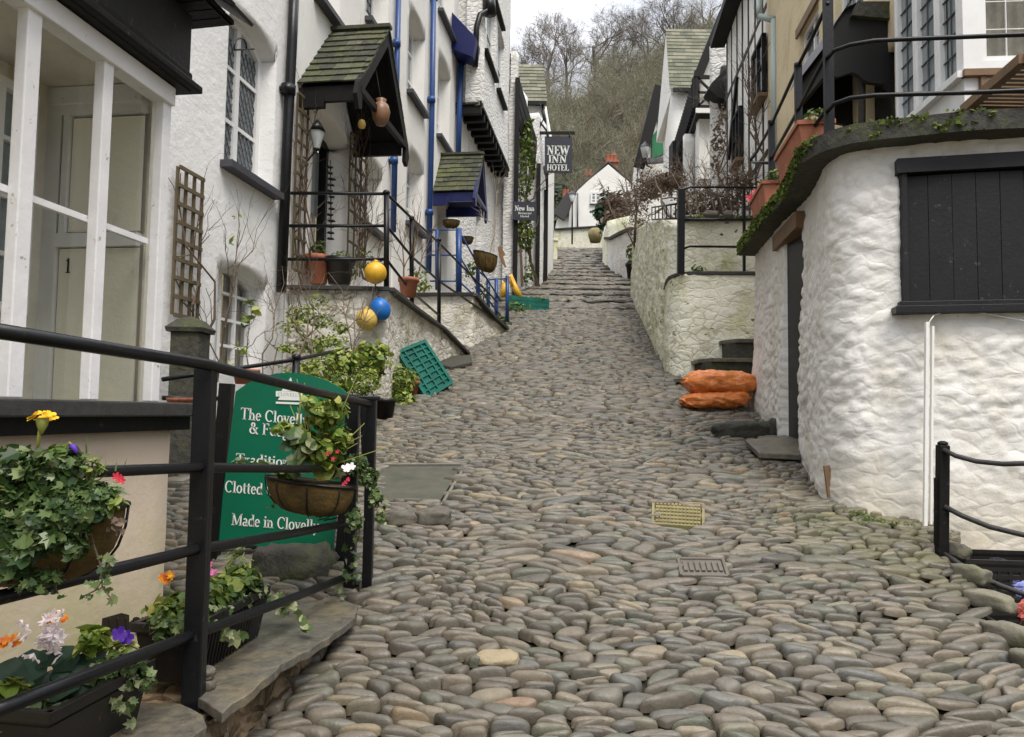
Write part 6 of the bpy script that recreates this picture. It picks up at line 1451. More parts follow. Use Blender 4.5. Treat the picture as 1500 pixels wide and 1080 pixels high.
# ---- things about the porch
ln = root('wall_lantern', tuple(P(462, 205, 7.55)), 'black wall lantern beside the porch door', 'lantern')
c = P(464, 205, 7.5); b = MB(); b.lathe([(.0,.10),(.07,.10),(.09,.085),(.05,.16),(.02,.2),(0,.22)], c, 6); b.lathe([(0,-.12),(.035,-.11),(.04,-.1),(.035,-.09)], c, 6); b.tube([c+Vector((-.02,.02,-.12)), c+Vector((-.10,.05,-.20)), c+Vector((-.16,.1,-.15))], .012, 6, .5); b.build('cap', M['black_iron'], ln)
b = MB(); b.lathe([(.035,-.09),(.08,.085)], c, 6); b.build('lamp_glass', M['lamp_glass'], ln)
c = P(558, 166, 8.0); vz = root('clay_jar', tuple(c), 'brown glazed clay jar hanging in the gable of the slate porch', 'jar'); k_ = 8.0/F
b = MB(); b.lathe([(0,-19*k_),(7*k_,-18*k_),(12*k_,-8*k_),(14*k_,2*k_),(11*k_,12*k_),(6*k_,17*k_),(8*k_,21*k_),(6*k_,21*k_),(4*k_,17*k_)], c, 18); b.build('jar_body', M['brass_clay'], vz)
b = MB(); b.tube([c+Vector((0,0,.14)), P(552, 110, 8.0), P(548, 92, 8.0)], .005, 5, .5); b.build('cord', M['rope'], vz)
c = P(530, 182, 7.9); vz = root('small_float', tuple(c), 'small buff wooden float on a cord in the slate porch', 'float'); b = MB(); b.lathe([(0,-.05),(.035,-.04),(.045,0),(.03,.04),(0,.055)], c, 14); b.build('ball', M['cream_plastic'], vz); b = MB(); b.tube([c+Vector((0,0,.05)), P(528, 120, 7.9)], .004, 5, .5); b.build('cord', M['rope'], vz)
def shrub_on(pt_, h, w_, n_): 
    def f(b, c): clump(b, c+Vector((0,0,h)), (w_,w_,h*1.1), n_, .05, 'oval', .7, .2)
    return f
pot(P(464, 416, 7.75), .14, .30, 'large terracotta pot at the left end of the porch terrace', plant=shrub_on(0, .08, .1, 40))
pot(P(497, 417, 7.75), .16, .28, 'black urn beside the large terracotta pot on the porch terrace', name='urn', mat='black_plastic', plant=shrub_on(0, .04, .1, 20), cat='urn')
pot(P(598, 435, 8.6), .12, .22, 'terracotta pot of bare stems beside the sloping terrace rail')
bush('bare_shrub', 'leafless brown stemmed shrub standing on the terrace steps', [(612,400,9.2,.12,.08,60),(620,418,9.4,.14,.08,80)], 'leaf_bright', stems=[((592,425,8.8),(585,325,8.8),3,.014,5,.3,.08), ((600,425,8.9),(612,310,8.9),3,.014,5,.3,.08), ((605,425,9.0),(630,340,9.1),3,.012,5,.3,.08)], smat='wood')
bush('bare_shrub', 'twiggy shrub against the right trellis on the porch terrace', [(535,380,7.9,.16,.10,50),(510,395,7.8,.14,.06,50),(560,390,7.6,.08,.08,30)], 'leaf_mid', stems=[((520,410,7.8),(530,320,8.0),3,.010,6,.5,.1), ((545,410,7.8),(555,330,7.9),3,.009,6,.5,.1)])
hc = root('hanging_ornament', tuple(P(484, 250, 7.7)), 'dark rusty string of discs hanging outside the porch door', 'ornament'); b = MB(); b.tube([P(484, 235, 7.6), P(485, 350, 7.6)], .006, 5, .5)
for y in np.linspace(245, 350, 13): b.lathe([(0,-.015),(.03+.02*random.random(),-.005),(.03,.01),(0,.015)], P(484+random.gauss(0,1), y, 7.6), 8)
b.build('discs', M['black_iron'], hc)
# hanging baskets and planters by the blue porch
hb_ = halfbasket(P(711, 372, 12.2), .20, .16, .30, 'hanging_basket', 'large brown wicker basket hanging over the blue railing', -.25); hb_['category'] = 'basket'
hb_ = halfbasket(P(661, 324, 13.0), .15, .12, .13, 'hanging_basket', 'small brown basket hanging beside the blue porch door'); hb_['category'] = 'basket'
hb_ = halfbasket(P(684, 348, 13.6), .12, .1, .13, 'hanging_basket', 'small dark basket right of the blue porch post'); hb_['category'] = 'basket'
b = MB(); bare(b, P(717, 375, 12.6), P(728, 275, 13), 3, .02, 4, .6, .1); tag(b.build('bare_branch', M['bark']), 'bare pale branch growing up behind the large wicker basket', 'branch')
b = MB(); b.prism([tuple(P(x, y, 13.8)) for x, y in [(729,362),(733,360),(740,372),(737,376),(742,392),(738,390),(731,376)]][::-1], (0,.04,0)); tag(b.build('driftwood', M['brass_clay']), 'reddish piece of driftwood fixed to the wall behind the wicker basket', 'ornament')
tp = root('teal_planter', tuple(P(775, 456, 16.0)), 'long teal wooden planter across the left edge of the cobbles', 'planter')
a, c = G(742, 458), G(803, 455); a.z = c.z = min(a.z, c.z)-.02; b = MB(); H_ = .40; dv = Vector((0, .45, 0))
for j in range(3): z = .15+.10*j; b.bar(a+Vector((0,0,z)), c+Vector((0,0,z)), .04, .09, .5); b.bar(c+Vector((0,0,z)), c+dv+Vector((0,0,z)), .04, .09, .5); b.bar(a+dv+Vector((0,0,z)), c+dv+Vector((0,0,z)), .04, .09, .5); b.bar(a+Vector((0,0,z)), a+dv+Vector((0,0,z)), .04, .09, .5)
b.build('boards', M['teal_plastic'], tp); b = MB(); b.bar(a.lerp(c,.4)+Vector((0,.2,.05)), c+Vector((0,.2,.05)), .45, .12, .5); b.build('base', M['terracotta'], tp)
b = MB(); clump(b, a.lerp(c,.5)+Vector((0,.22,.38)), (.45,.2,.06), 200, .05); b.build('leaves', M['leaf_mid'], tp)
ys = root('plastic_chair', tuple(P(745, 440, 16.5)), 'worn yellow plastic chair behind the blue posts', 'chair')
b = MB(); 
for q in ([(738,412),(748,405),(752,420)], [(748,408),(756,425),(762,436)], [(740,415),(736,435)]): b.tube([P(x, y, 16.3) for x, y in q], .07, 6, .5)
b.build('frame', M['yellow_plastic'], ys)
bush('low_shrub', 'scrubby green plants at the foot of the blue posts', [(735,470,14.2,.2,.12,140),(755,450,15,.25,.1,120),(705,430,13,.16,.25,150),(690,395,12.5,.1,.15,80)], 'leaf_mid', sizes=.06)
bush('creeper', 'dark green creeper covering the recess of the timbered inn front', [(770,250,20.2,.25,.9,340),(768,330,20.2,.28,.8,300),(772,200,20.4,.2,.6,170),(775,400,20.4,.2,.4,60)], 'leaf_mid', sizes=.10, stems=[((765,420,20.2),(768,250,20.3),3,.06,6,.3,.1), ((790,425,21.0),(765,320,20.3),2,.08,4,.3,.05)])
# ---- inn signs
s1 = root('inn_sign', tuple(P(818, 253, 21.6)), 'dark hanging board with three lines of white capitals on an arm over the street', 'sign'); Ys = 21.6
q = [P(798, 253, Ys), P(838, 253, Ys), P(838, 200, Ys), P(798, 200, Ys)]
b = MB(); b.prism([tuple(v) for v in q], (0,.05,0)); b.build('board', M['sign_dark'], s1)
b = MB(); b.bar(P(788, 195, Ys+.02), P(842, 195, Ys+.02), .06, .08, .5); b.tube([P(790, 178, Ys), P(801, 192, Ys)], .025, 6, .5); b.tube([P(803,195,Ys), P(803,201,Ys)], .02, 6, .5); b.tube([P(834,195,Ys), P(834,201,Ys)], .02, 6, .5); b.tube([P(791, 150, Ys), P(796, 175, Ys), P(789, 190, Ys)], .02, 6, .5); b.build('arm', M['black_wood'], s1)
b = MB()
for (t_x, y, x0, x1, h_) in (('NEW', 226.5, 801, 835, 13.5), ('INN', 238.5, 803, 831, 11.5), ('HOTEL', 250, 801, 834, 9.5)):
    b = MB(); text(b, t_x, P(x0, y, Ys), (1,0,0), (0,0,1), width=(x1-x0)*Ys/F, h=h_*Ys/F, bold=1.55, lift=.01); b.build('lettering', M['sign_white'], s1)
s2 = root('inn_sign', tuple(P(768, 323, 19.0)), 'small dark board with fine white lettering fixed between the black posts', 'sign'); Ys = 18.9
b = MB(); b.prism([tuple(P(x, y, Ys)) for x, y in [(751,322),(786,323),(786,296),(751,295)]], (0,.05,0)); b.build('board', M['sign_dark'], s2)
b = MB(); GL['w'] = (.85, [('l',.08,.64,.25,.02,.12),('l',.25,.02,.42,.64,.06),('l',.40,.64,.58,.02,.12),('l',.58,.02,.76,.64,.06)])
text(b, 'New Inn', P(754, 309, Ys), (1,0,0), (0,0,1), width=29*Ys/F, h=8*Ys/F, bold=1.5, lift=.01); b.build('lettering', M['sign_white'], s2); b = MB()
text(b, 'Restaurant', P(759, 314, Ys), (1,0,0), (0,0,1), width=20*Ys/F, h=3.5*Ys/F, bold=1.2, lift=.01); b.build('lettering', M['sign_white'], s2); b = MB()
text(b, 'Hotel', P(762, 318.5, Ys), (1,0,0), (0,0,1), width=13*Ys/F, h=3*Ys/F, bold=1.2, lift=.01)
b.build('lettering', M['sign_white'], s2)
# ================================================================== RIGHT SIDE, ALONG THE STREET
w1 = root('retaining_wall', (2.7, 9.9, .4), 'yellowish white flaking stone retaining wall with a rounded ledge beside the dark steps', 'wall')
zl = P(1040, 403, 9.9).z; zu = P(1040, 321, 10.3).z
g1 = G(992, 553)
PW = Path(smooth_path([(g1.x+.12, 11.2), (g1.x-.02, 10.3), (g1.x+.03, 9.95), (g1.x+.2, 9.82), (g1.x+.5, 9.8), (3.6, 9.75)], 4))
wall('wall', PW, 0, PW.len, -.4, zl, M['yellow_wall'], w1, (), .04, .03, .9, thick=.4, batter=.10, k=21)
tp_ = [PW.pt(u, zl-.02, .03) for u in np.linspace(0, PW.len, 14)]
b = MB(); b.prism([tuple(v) for v in tp_] + [(3.7, 10.6, zl-.02), (g1.x+.3, 11.3, zl-.02)], (0,0,.05)); b.build('ledge', M['slate_dark'], w1, bevel=.01)
PW2 = Path([(g1.x+.22, 10.42), (3.8, 10.3)]); wall('upper_wall', PW2, 0, PW2.len, zl, zu, M['yellow_wall'], w1, (), .05, .025, .9, thick=.3, k=22)
b = MB(); b.bar(PW2.pt(-.05, zu+.02, -.1), PW2.pt(PW2.len, zu+.02, -.1), .34, .06, .5); b.build('coping', M['slate_dark'], w1)
w2 = root('retaining_wall', (2.9, 14, 2), 'long lichened whitish retaining wall running up the right side of the cobbles', 'wall')
q = G(930, 437); PW3 = Path([(q.x+.15, q.y+1.0), (q.x, q.y), (G(952,480).x, G(952,480).y), (G(972,520).x, G(972,520).y), (g1.x+.12, 10.7)])
zs_ = [P(926, 338, 19.5).z, P(932, 332, 18.5).z, P(957, 325, G(952,480).y).z, P(975, 322, G(972,520).y).z, zu]
wall('wall', PW3, 0, PW3.len, .3, zs_[0], M['yellow_wall'], w2, (), .07, .04, .8, thick=.4, batter=.12, k=23, ztop=lambda u: float(np.interp(u, PW3.L, zs_)), zbot=lambda u: gz(PW3.at(u)[0].y)-.5)
# bank behind the retaining walls (garden earth)
b = MB(); E_ = [(g1.x+.3, 10.45, zu-.05), (3.9, 10.4, zu-.05), (4.3, 13.5, zu+.3), (5.0, 19, zs_[1]+.2), (q.x+.2, q.y+.6, zs_[1]-.05), (PW3.p[2].x+.1, PW3.p[2].y, zs_[2]-.05)]
b.add(E_, [(0,1,2,5), (5,2,3,4)], .5); o = b.build('garden_bank', M['soil'], None, (3.5, 13, 1)); o['kind'] = 'structure'
# curved white wall farther up
w3 = root('retaining_wall', tuple(G(905, 400)), 'short curved white garden wall standing forward where the steps climb', 'wall')
pts = [G(883, 372), G(889, 388), G(897, 399), G(912, 406), G(927, 411)]; PW4 = Path([(v.x, v.y) for v in pts])
zz = [P(884, 340, pts[0].y).z, P(889, 350, pts[1].y).z, P(897, 350, pts[2].y).z, P(912, 342, pts[3].y).z, P(927, 336, pts[4].y).z]
wall('wall', PW4, 0, PW4.len, 3, max(zz), M['white_pebble'], w3, (), .2, .04, .5, thick=.5, ztop=lambda u: float(np.interp(u, PW4.L, zz))) 
b = MB()
for i in range(4): b.bar(PW4.pt(PW4.L[i], zz[i]+.02, -.05), PW4.pt(PW4.L[i+1], zz[i+1]+.02, -.05), .35, .10, .5)
b.build('coping', M['mossy_stone'], w3)
w4 = root('garden_wall', tuple(P(908, 342, 29)), 'greenish upper garden wall behind the short curved white wall', 'wall')
PW5 = Path([P(883, 340, 31).xy, P(890, 340, 29).xy, P(932, 340, 28).xy]); wall('wall', PW5, 0, PW5.len, 4, P(905, 324, 29).z, M['yellow_wall'], w4, (), .3, .04, .5, thick=.5)
pot(P(927, 408, 22.0), .22, .45, 'dark pot standing in the gap between the two white walls', mat='black_plastic', plant=lambda b, c: clump(b, c+Vector((0,0,.3)), (.2,.2,.35), 120, .12))
pot(P(932, 424, 19.4)-Vector((.05,0,0)), .10, .35, 'small white pot at the foot of the long retaining wall', mat='white_frame')
# steps
st = root('slate_steps', (2.4, 8.8, 0), 'three dark slate steps climbing to the right behind the orange sacks', 'steps')
for (x, y, Y, xt) in ((999, 553, 8.9, 0), (1030, 524, 9.15, 0), (1064, 496, 9.4, 0)):
    p = P(x, y, Y); b = MB(); b.box((p.x+.04, Y+.03, -.6), (3.55, 9.85, p.z-.05)); b.build('riser', M['mossy_stone'], st)
    b = MB(); b.prism([(p.x, Y+.28, p.z-.05), (p.x+.12, Y, p.z-.05), (3.55, Y-.02, p.z-.05), (3.55, 9.82, p.z-.05), (p.x, 9.82, p.z-.05)], (0,0,.05)); b.build('tread', M['slab'], st, bevel=.006)
b = MB(); q_ = P(1063, 596, 7.75); b.box((q_.x-.33, 7.6, -.3), (q_.x+.30, 8.1, q_.z-.0)); o = b.build('stone_block', M['slab'], bevel=.015); tag(o, 'low dark stone block under the two orange sacks', 'stone')
bl = MB(); bl.box((2.25, 7.45, -.6), (3.4, 9.9, -.03)); o = bl.build('steps_base', M['soil']); o['kind'] = 'structure'
def sack(cx, cy, Y, wpx, hpx, label, sd, tilt=0):
    """a filled plastic sack: flat pillow with gathered ends, folds and creases"""
    c = P(cx, cy, Y); w_, h_ = wpx*Y/F, hpx*Y/F; n1, n2 = 110, 44; vs = []
    for i in range(n1+1):
        s_ = -1 + 2*i/n1; e = abs(s_)
        body = (1-e**4)**.5*(.86+.14*math.cos(s_*3+sd)) if e < .999 else 0; ty = .16 if s_ < 0 else .10
        body = (1-min(1, e/.95)**6)**.5*(.97+.03*math.cos(s_*3+sd)); hgt = max(body, .30-.10*(e > .97)); dep = max(body**.5, .55)
        for k in range(n2):
            a = 2*math.pi*k/n2; y = math.copysign(abs(math.cos(a))**.6, math.cos(a)); z = math.copysign(abs(math.sin(a))**.9, math.sin(a))
            q = Vector((s_*3.2+z*.5, y*1.6+sd, z)); fold = 1-abs(noise.noise(Vector((s_*1.6+y*1.5+z*1.2, y*1.8-s_*1.5, sd+z))))*3.0; fold2 = 1-abs(noise.noise(Vector((s_*3.5-z*3, y*3+s_*2, sd+7))))*2.6
            d = .92 + .12*noise.fractal(q, 1, 2, 3) + .10*max(-1, fold) + .05*max(-1, fold2) + .06*math.sin(13*a+sd)*max(0, e-.6)
            vs.append((c.x + s_*w_/2*(1+.03*math.sin(a*2+sd)), c.y + y*.21*dep*(1+.06*max(-1, fold))*(1+.05*noise.noise(q*2)), c.z + z*h_/2*hgt*d + tilt*s_ + (.012 if e > .8 and sd < 3 else 0)*(e-.8)*5))
    fs = [(i*n2+k, i*n2+(k+1)%n2, (i+1)*n2+(k+1)%n2, (i+1)*n2+k) for i in range(n1) for k in range(n2)] + [tuple(range(n2)), tuple(n1*n2+k for k in range(n2))]
    tag(MB().add(vs, fs, .5, True).build('orange_sack', M['orange_sack']), label, 'sack', 'orange sacks stacked by the steps')
sack(1054, 561, 7.7, 106, 36, 'plumper upper orange plastic sack lying on the other one', 1.3, .0)
sack(1047, 586, 7.68, 100, 27, 'flatter lower orange plastic sack squashed beneath the other', 4.4, .02)
# railing on the ledge
rw = root('iron_railing', tuple(P(997, 400, 9.9)), 'black iron railing standing on the ledge of the yellowish retaining wall', 'railing')
b = MB(); b.bar(P(997, 402, 9.85), P(998, 278, 9.85), .09, .07, .5, up=(0,1,0)); b.build('post', M['black_iron'], rw)
b = MB(); b.bar(P(1090, 402, 9.85), P(1090, 275, 9.85), .035, .03, .5, up=(0,1,0)); b.build('post', M['black_iron'], rw)
for q in ([(998,288,9.85),(1003,277,9.85),(1012,274,9.85),(1108,275,9.85)], [(1000,322,9.85),(1108,321,9.85)], [(998,366,9.85),(1010,361,9.85),(1092,362,9.85)]): b = MB(); b.tube([P(*v) for v in q], .016, 6, .5); b.build('rail', M['black_iron'], rw)
rw = root('iron_railing', tuple(P(975, 322, 12)), 'low dark railing half hidden under the brown hedge', 'railing')
b = MB(); b.tube([P(955, 304, 13), P(997, 298, 10.2)], .015, 6, .5); b.tube([P(955, 322, 13), P(997, 320, 10.2)], .015, 6, .5)
for t in np.linspace(0, 1, 8): b.tube([P(955, 304, 13).lerp(P(997, 298, 10.2), t), P(955, 322, 13).lerp(P(997, 320, 10.2), t)], .01, 5, .5)
b.build('rails', M['black_iron'], rw)
# hedges and climbers
bush('brown_hedge', 'dense brown leafless hedge arching over the long retaining wall', [(965,268,15,.45,.22,900),(940,285,17,.35,.3,800),(935,310,18,.28,.6,700),(932,350,18.6,.2,.7,500),(985,265,14,.3,.2,500),(995,300,11.5,.10,.4,300),(950,280,16,.4,.3,500)], 'hedge_brown', kinds=('scrap','blade'), sizes=.036, dens=2.0, lump=.5,
     stems=[((930,420,18.4),(935,280,17.5),4,.06,5,.4,.1), ((985,320,12.5),(960,262,14),3,.03,6,.6,.1), ((1000,320,11.5),(990,250,12),3,.02,6,.6,.1)])
bush('brown_shrub', 'brown twiggy shrub behind the railing on the yellowish wall', [(1040,300,12.0,.6,.2,700),(1075,305,11.5,.35,.18,400),(1085,265,11.5,.3,.2,260),(1060,260,12.5,.3,.2,260),(1020,285,12.5,.3,.25,260),(1055,285,11.8,.5,.25,400)], 'hedge_brown', kinds=('scrap','blade'), sizes=.036, dens=2.0, lump=.5,
     stems=[((1050+i*12,320,11.3),(1040+i*15,240,12),3,.015,6,.4,.1) for i in range(-3, 5)])
bush('creeper', 'bare brown creeper climbing the wall beside the balcony', [(1050,210,15.5,.12,.7,160),(1058,170,15.2,.1,.3,60)], 'hedge_brown', kinds=('scrap',), sizes=.05, stems=[((1058,310,14),(1050,160,15.5),4,.03,6,.3,.1), ((1100,260,11),(1110,130,11),3,.02,6,.3,.1), ((1108,260,11),(1100,90,11.2),3,.02,6,.3,.1)])
b = MB()
for (x, r_) in ((1021,.05),(1042,.07),(1060,.09),(1075,.06),(1092,.05)):
    pass
bush('low_plants', 'small green plants along the coping of the yellowish wall', [(1015+14*i, 318, 10.25, .09, .035, 26) for i in range(7)] + [(1022,396,9.85,.10,.06,80)], 'leaf_mid', sizes=.035)
for i, (x, w_, lab) in enumerate(((1042, .2, 'flat grey'), (1066, .12, 'small round'))): boulder(x, 316, w_, .12, .08, M['concrete'], lab + ' stone lying on top of the yellowish retaining wall', Y=10.2)
bush('moss_patch', 'green weeds growing at the foot of the curved white wall', [(1258,752,4.5,.06,.02,40),(1275,760,4.42,.08,.018,60),(1300,765,4.38,.08,.015,50),(1330,768,4.36,.05,.012,30),(1240,748,4.6,.03,.02,20)], 'leaf_mid', sizes=.016)
# ---- rope fence, kerb stones and crates at the lower right
rf = root('rope_fence', tuple(P(1380, 830, 3.95)), 'black wooden post carrying sagging dark ropes at the lower right', 'fence')
b = MB(); p0, p1 = P(1379, 850, 3.98), P(1381, 652, 3.98); b.bar(p0, p1, .055, .05, .5, up=(0,1,0)); b.lathe([(0,0),(.028,.0),(.026,.015),(.01,.022),(0,.022)], p1, 10)
b.bar(P(1372,700,3.99), P(1372,800,3.99), .02, .03, .5, up=(0,1,0)); b.build('post', M['black_wood'], rf, bevel=.006)
M['iron_rope'] = paint('iron_rope', (.045,.042,.04), .55, .4, .6)
for q in ([(1382,659,3.96),(1400,668,3.9),(1430,676,3.85),(1470,680,3.75),(1530,678,3.6)], [(1383,742,3.96),(1410,756,3.9),(1450,772,3.8),(1500,784,3.7),(1560,792,3.6)], [(1384,812,3.96),(1402,824,3.85),(1430,842,3.75),(1465,858,3.65),(1510,874,3.55),(1570,890,3.45)], [(1440,903,3.6),(1470,920,3.5),(1520,952,3.4)]):
    b = MB(); pts = [P(*v) for v in q]; b.tube([Vector(v) for v in smooth_path([tuple(p) for p in pts], 4)] if False else pts, .0135, 8, .5); b.build('rope', M['iron_rope'], rf)
M['kerb_rock'] = rndmat('kerb_rock', [(0,(.17,.16,.12)),(1,(.26,.235,.18))], .8, .5, .8, 16, .3, (.50,.70,(.14,.15,.04)), .015)
lab = ['first', 'second', 'third', 'fourth', 'fifth', 'sixth']
for i, (x, y, w_, d_, h_, rot) in enumerate(((1370,792,.08,.13,.08,.2),(1392,816,.08,.17,.09,.3),(1416,850,.09,.19,.09,.35),(1444,892,.09,.21,.09,.5),(1476,940,.09,.22,.09,.45),(1512,985,.10,.2,.09,.4))):
    boulder(x+6, y, w_, d_, h_, M['kerb_rock'], '%s greenish kerb stone down from the foot of the white pipe' % lab[i], rot=rot, group='kerb stones along the lower right edge', cat='kerb stone')
b = MB(); b.add([(2.0,1.5,-1.45),(5,1.5,-1.45),(5,4.6,-1.45),(2.0,4.6,-1.45)], [(0,1,2,3)], .5); o = b.build('sunken_yard', M['manhole'], None, (3,3,-1.45)); o['kind'] = 'structure'
def crate(c, w_, d_, h_, rot, label):
    r_ = root('plastic_crate', tuple(c), label, 'crate', 'black crates in the sunken yard'); Mx = Matrix.Translation(c) @ Matrix.Rotation(rot, 4, 'Z'); b = MB(); t = .012
    nx_ = 9
    for z in (0, h_*.2, h_*.4, h_*.6, h_*.8, h_-.02):
        k_ = .035 if z > h_*.79 else .022
        for (a, c_) in (((-w_/2,-d_/2),(w_/2,-d_/2+t)), ((-w_/2,d_/2-t),(w_/2,d_/2)), ((-w_/2,-d_/2),(-w_/2+t,d_/2)), ((w_/2-t,-d_/2),(w_/2,d_/2))): b.box((a[0],a[1],z), (c_[0],c_[1],z+k_), .5, Mx)
    for i in range(nx_+1):
        x = -w_/2 + (w_-t)*i/nx_
        b.box((x,-d_/2+.002,0), (x+t*1.3,-d_/2+t-.002,h_), .5, Mx); b.box((x,d_/2-t+.002,0), (x+t*1.3,d_/2-.002,h_), .5, Mx)
    b.box((-w_/2+.003,-d_/2+.003,0), (w_/2-.003,d_/2-.003,.01), .5, Mx); b.build('crate_body', M['black_plastic'], r_)
crate(P(1450, 868, 3.95)+Vector((.05,0,-.02)), .50, .32, .20, -.1, 'black slatted plastic crate, upper of two below the white wall')
crate(P(1440, 900, 3.85)+Vector((.05,0,-.13)), .46, .34, .17, .08, 'black plastic crate, lower of two below the white wall')
M['bag_blue'] = paint('bag_blue', (.25,.28,.60), .4, .5, .3, (.8,.8,.85)); M['bag_red'] = paint('bag_red', (.45,.10,.08), .4, .4, .3, (.8,.7,.6))
def bag(c, w_, h_, mat, label, sd):
    n1, n2 = 22, 12; vs = []
    for j in range(n2+1):
        ph = -math.pi/2 + math.pi*j/n2
        for i in range(n1):
            th = 2*math.pi*i/n1; v = Vector((math.cos(ph)*math.cos(th), math.cos(ph)*math.sin(th), math.sin(ph))); k = 1+.5*noise.fractal(v*2.2+Vector((sd,0,0)), 1, 2, 4)
            vs.append((c.x+v.x*w_*k, c.y+v.y*w_*.6*k, c.z+v.z*h_*k))
    tag(MB().add(vs, [(j*n1+i, j*n1+(i+1)%n1, (j+1)*n1+(i+1)%n1, (j+1)*n1+i) for j in range(n2) for i in range(n1)], .5, False).build('plastic_bag', mat), label, 'bag')
bag(P(1495, 862, 3.8), .06, .035, M['bag_blue'], 'crumpled blue and white plastic bag in the black crate', 3)
bag(P(1496, 898, 3.7), .05, .05, M['bag_red'], 'crumpled reddish plastic bag beside the black crates', 8)
bag(P(1462, 828, 3.95), .10, .03, M['fabric_dark'], 'dark crumpled bag on top of the upper black crate', 12)
# ================================================================== FAR END OF THE STREET
Yw = 50.0
fw_ = root('gabled_cottage', tuple(P(875, 335, Yw)), 'white gabled cottage with a red brick chimney closing the view up the street', 'house')
b = MB(); b.prism([tuple(P(x, y, Yw)) for x, y in [(836,345),(838,293),(847,278),(891,241),(926,272),(926,345)]][::-1] if False else [tuple(P(x, y, Yw)) for x, y in [(836,352),(840,290),(848,276),(891,241),(928,272),(932,352)]], (0, 7, 0)); b.build('wall', M['white_smooth'], fw_)
b = MB(); q0, q1, q2 = P(891, 238, Yw), P(841, 284, Yw), P(931, 274, Yw); slates(b, q1, q1+Vector((0,7,0)), q0+Vector((0,7,0)), q0, 9, .5, .03) if False else None
b.prism([tuple(q1), tuple(q0), tuple(q0+Vector((0,0,.12))), tuple(q1+Vector((0,0,.12)))], (0,7,0)); b.prism([tuple(q0), tuple(q2), tuple(q2+Vector((0,0,.12))), tuple(q0+Vector((0,0,.12)))], (0,7,0)); b.build('roof', M['slate_dark'], fw_)
def chimney(x, y0, y1, wpx, Y, par, pots=3):
    c = P(x, y0, Y); t = P(x, y1, Y); w_ = wpx*Y/F; b = MB(); b.box((c.x-w_/2, Y+.3, c.z-1.5), (c.x+w_/2, Y+1.3, t.z)); b.box((c.x-w_*.6, Y+.2, t.z), (c.x+w_*.6, Y+1.4, t.z+.15)); o = b.build('chimney', M['brick'], par)
    for k in range(pots): b = MB(); b.lathe([(.17,0),(.15,.5),(.18,.55),(.12,.55),(.0,.5)], (c.x+(k-(pots-1)/2)*w_/pots, Y+.8, t.z+.15), 8); b.build('chimney_pot', M['terracotta'], o)
chimney(898, 245, 236, 16, Yw, fw_)
PFW = Path([P(836,300,Yw-.05).xy, P(932,300,Yw-.05).xy]); hw = hole(865, 880, 282, 299, 0, .15, path=PFW); window(PFW, hw, fw_, -.05, 2, 3, .12, glass='glass_pale', sill='grey_sill')
b = MB(); b.tube([P(846, 283, Yw-.2), P(846, 340, Yw-.2)], .06, 6, .5); b.build('drainpipe', M['lead'], fw_)
f2 = root('white_cottage', tuple(P(826, 335, 54)), 'low white cottage with a dark sloping roof left of the gabled cottage', 'house')
b = MB(); b.prism([tuple(P(x, y, 54)) for x, y in [(814,350),(816,322),(826,306),(838,292),(850,300),(850,350)]], (0,5,0)); b.build('wall', M['white_smooth'], f2)
b = MB(); b.bar(P(838, 288, 53.8), P(818, 318, 53.8), 1, .35, .5, up=(0,1,0)); b.build('roof', M['slate_dark'], f2)
chimney(830, 300, 287, 8, 56, f2, 2)
f3 = root('far_house', tuple(P(855, 280, 62)), 'slate roof and brick chimney of a house half hidden behind the gabled cottage', 'house')
b = MB(); b.prism([tuple(P(x, y, 62)) for x, y in [(840,300),(846,272),(858,262),(880,262),(880,300)]], (0,5,0)); b.build('roof', M['slate_dark'], f3); chimney(863, 262, 256, 12, 62, f3, 2)
gw = root('garden_wall', tuple(P(850, 345, 44)), 'low cream garden wall crossing the top of the street', 'wall')
PG = Path([P(812, 345, 44.5).xy, P(890, 345, 43.5).xy]); wall('wall', PG, 0, PG.len, 8.6, P(850, 335, 44).z, M['cream_wall'] if 'cream_wall' in M else M['yellow_wall'], gw, (), .4, .02, .5, thick=.4)
b = MB(); b.bar(PG.pt(0, P(850, 334, 44).z, -.1), PG.pt(PG.len, P(850, 334, 44).z, -.1), .5, .08, .5); b.build('coping', M['slate_dark'], gw)
gp = root('gate_pier', tuple(P(806, 370, 33)), 'low white stone bench block at the left edge of the far steps', 'bench')
b = MB(); b.bar(P(800, 352, 33), P(817, 352, 33), .5, .14, .5); b.box((P(811,360,33).x-.1, 32.8, P(811,372,33).z-.3), (P(816,360,33).x, 33.2, P(811,354,33).z)); b.build('block', M['yellow_wall'], gp)
lp = root('street_lamp', tuple(P(838, 355, 43)), 'slim dark street lamp before the far white cottages', 'street lamp')
b = MB(); b.tube([P(838, 358, 43), P(838.5, 296, 43)], .05, 6, .5); b.build('pole', M['black_iron'], lp)
b = MB(); b.lathe([(.08,0),(.22,.45),(.0,.45)], P(838.5, 296, 43), 6); b.build('lamp_glass', M['lamp_glass'], lp); b = MB(); b.lathe([(.26,.45),(.1,.65),(0,.7)], P(838.5, 296, 43), 6); b.build('cap', M['black_iron'], lp)
yb_ = root('yellow_barrel', tuple(P(873, 353, 42.5)), 'round yellow tub against the cream wall at the top of the street', 'tub')
b = MB(); b.lathe([(0,-.4),(.30,-.4),(.42,0),(.38,.3),(.25,.4),(0,.4)], P(872, 345, 42.5), 14); b.build('tub', M['grate_yellow'], yb_)
bush('evergreen_shrub', 'dark evergreen shrub in front of the far gabled cottage', [(888,298,40,.55,.7,420),(880,312,40,.4,.5,260),(895,318,40,.4,.5,200),(884,330,40,.3,.4,160)], 'leaf_dark', sizes=.2, lump=.5)
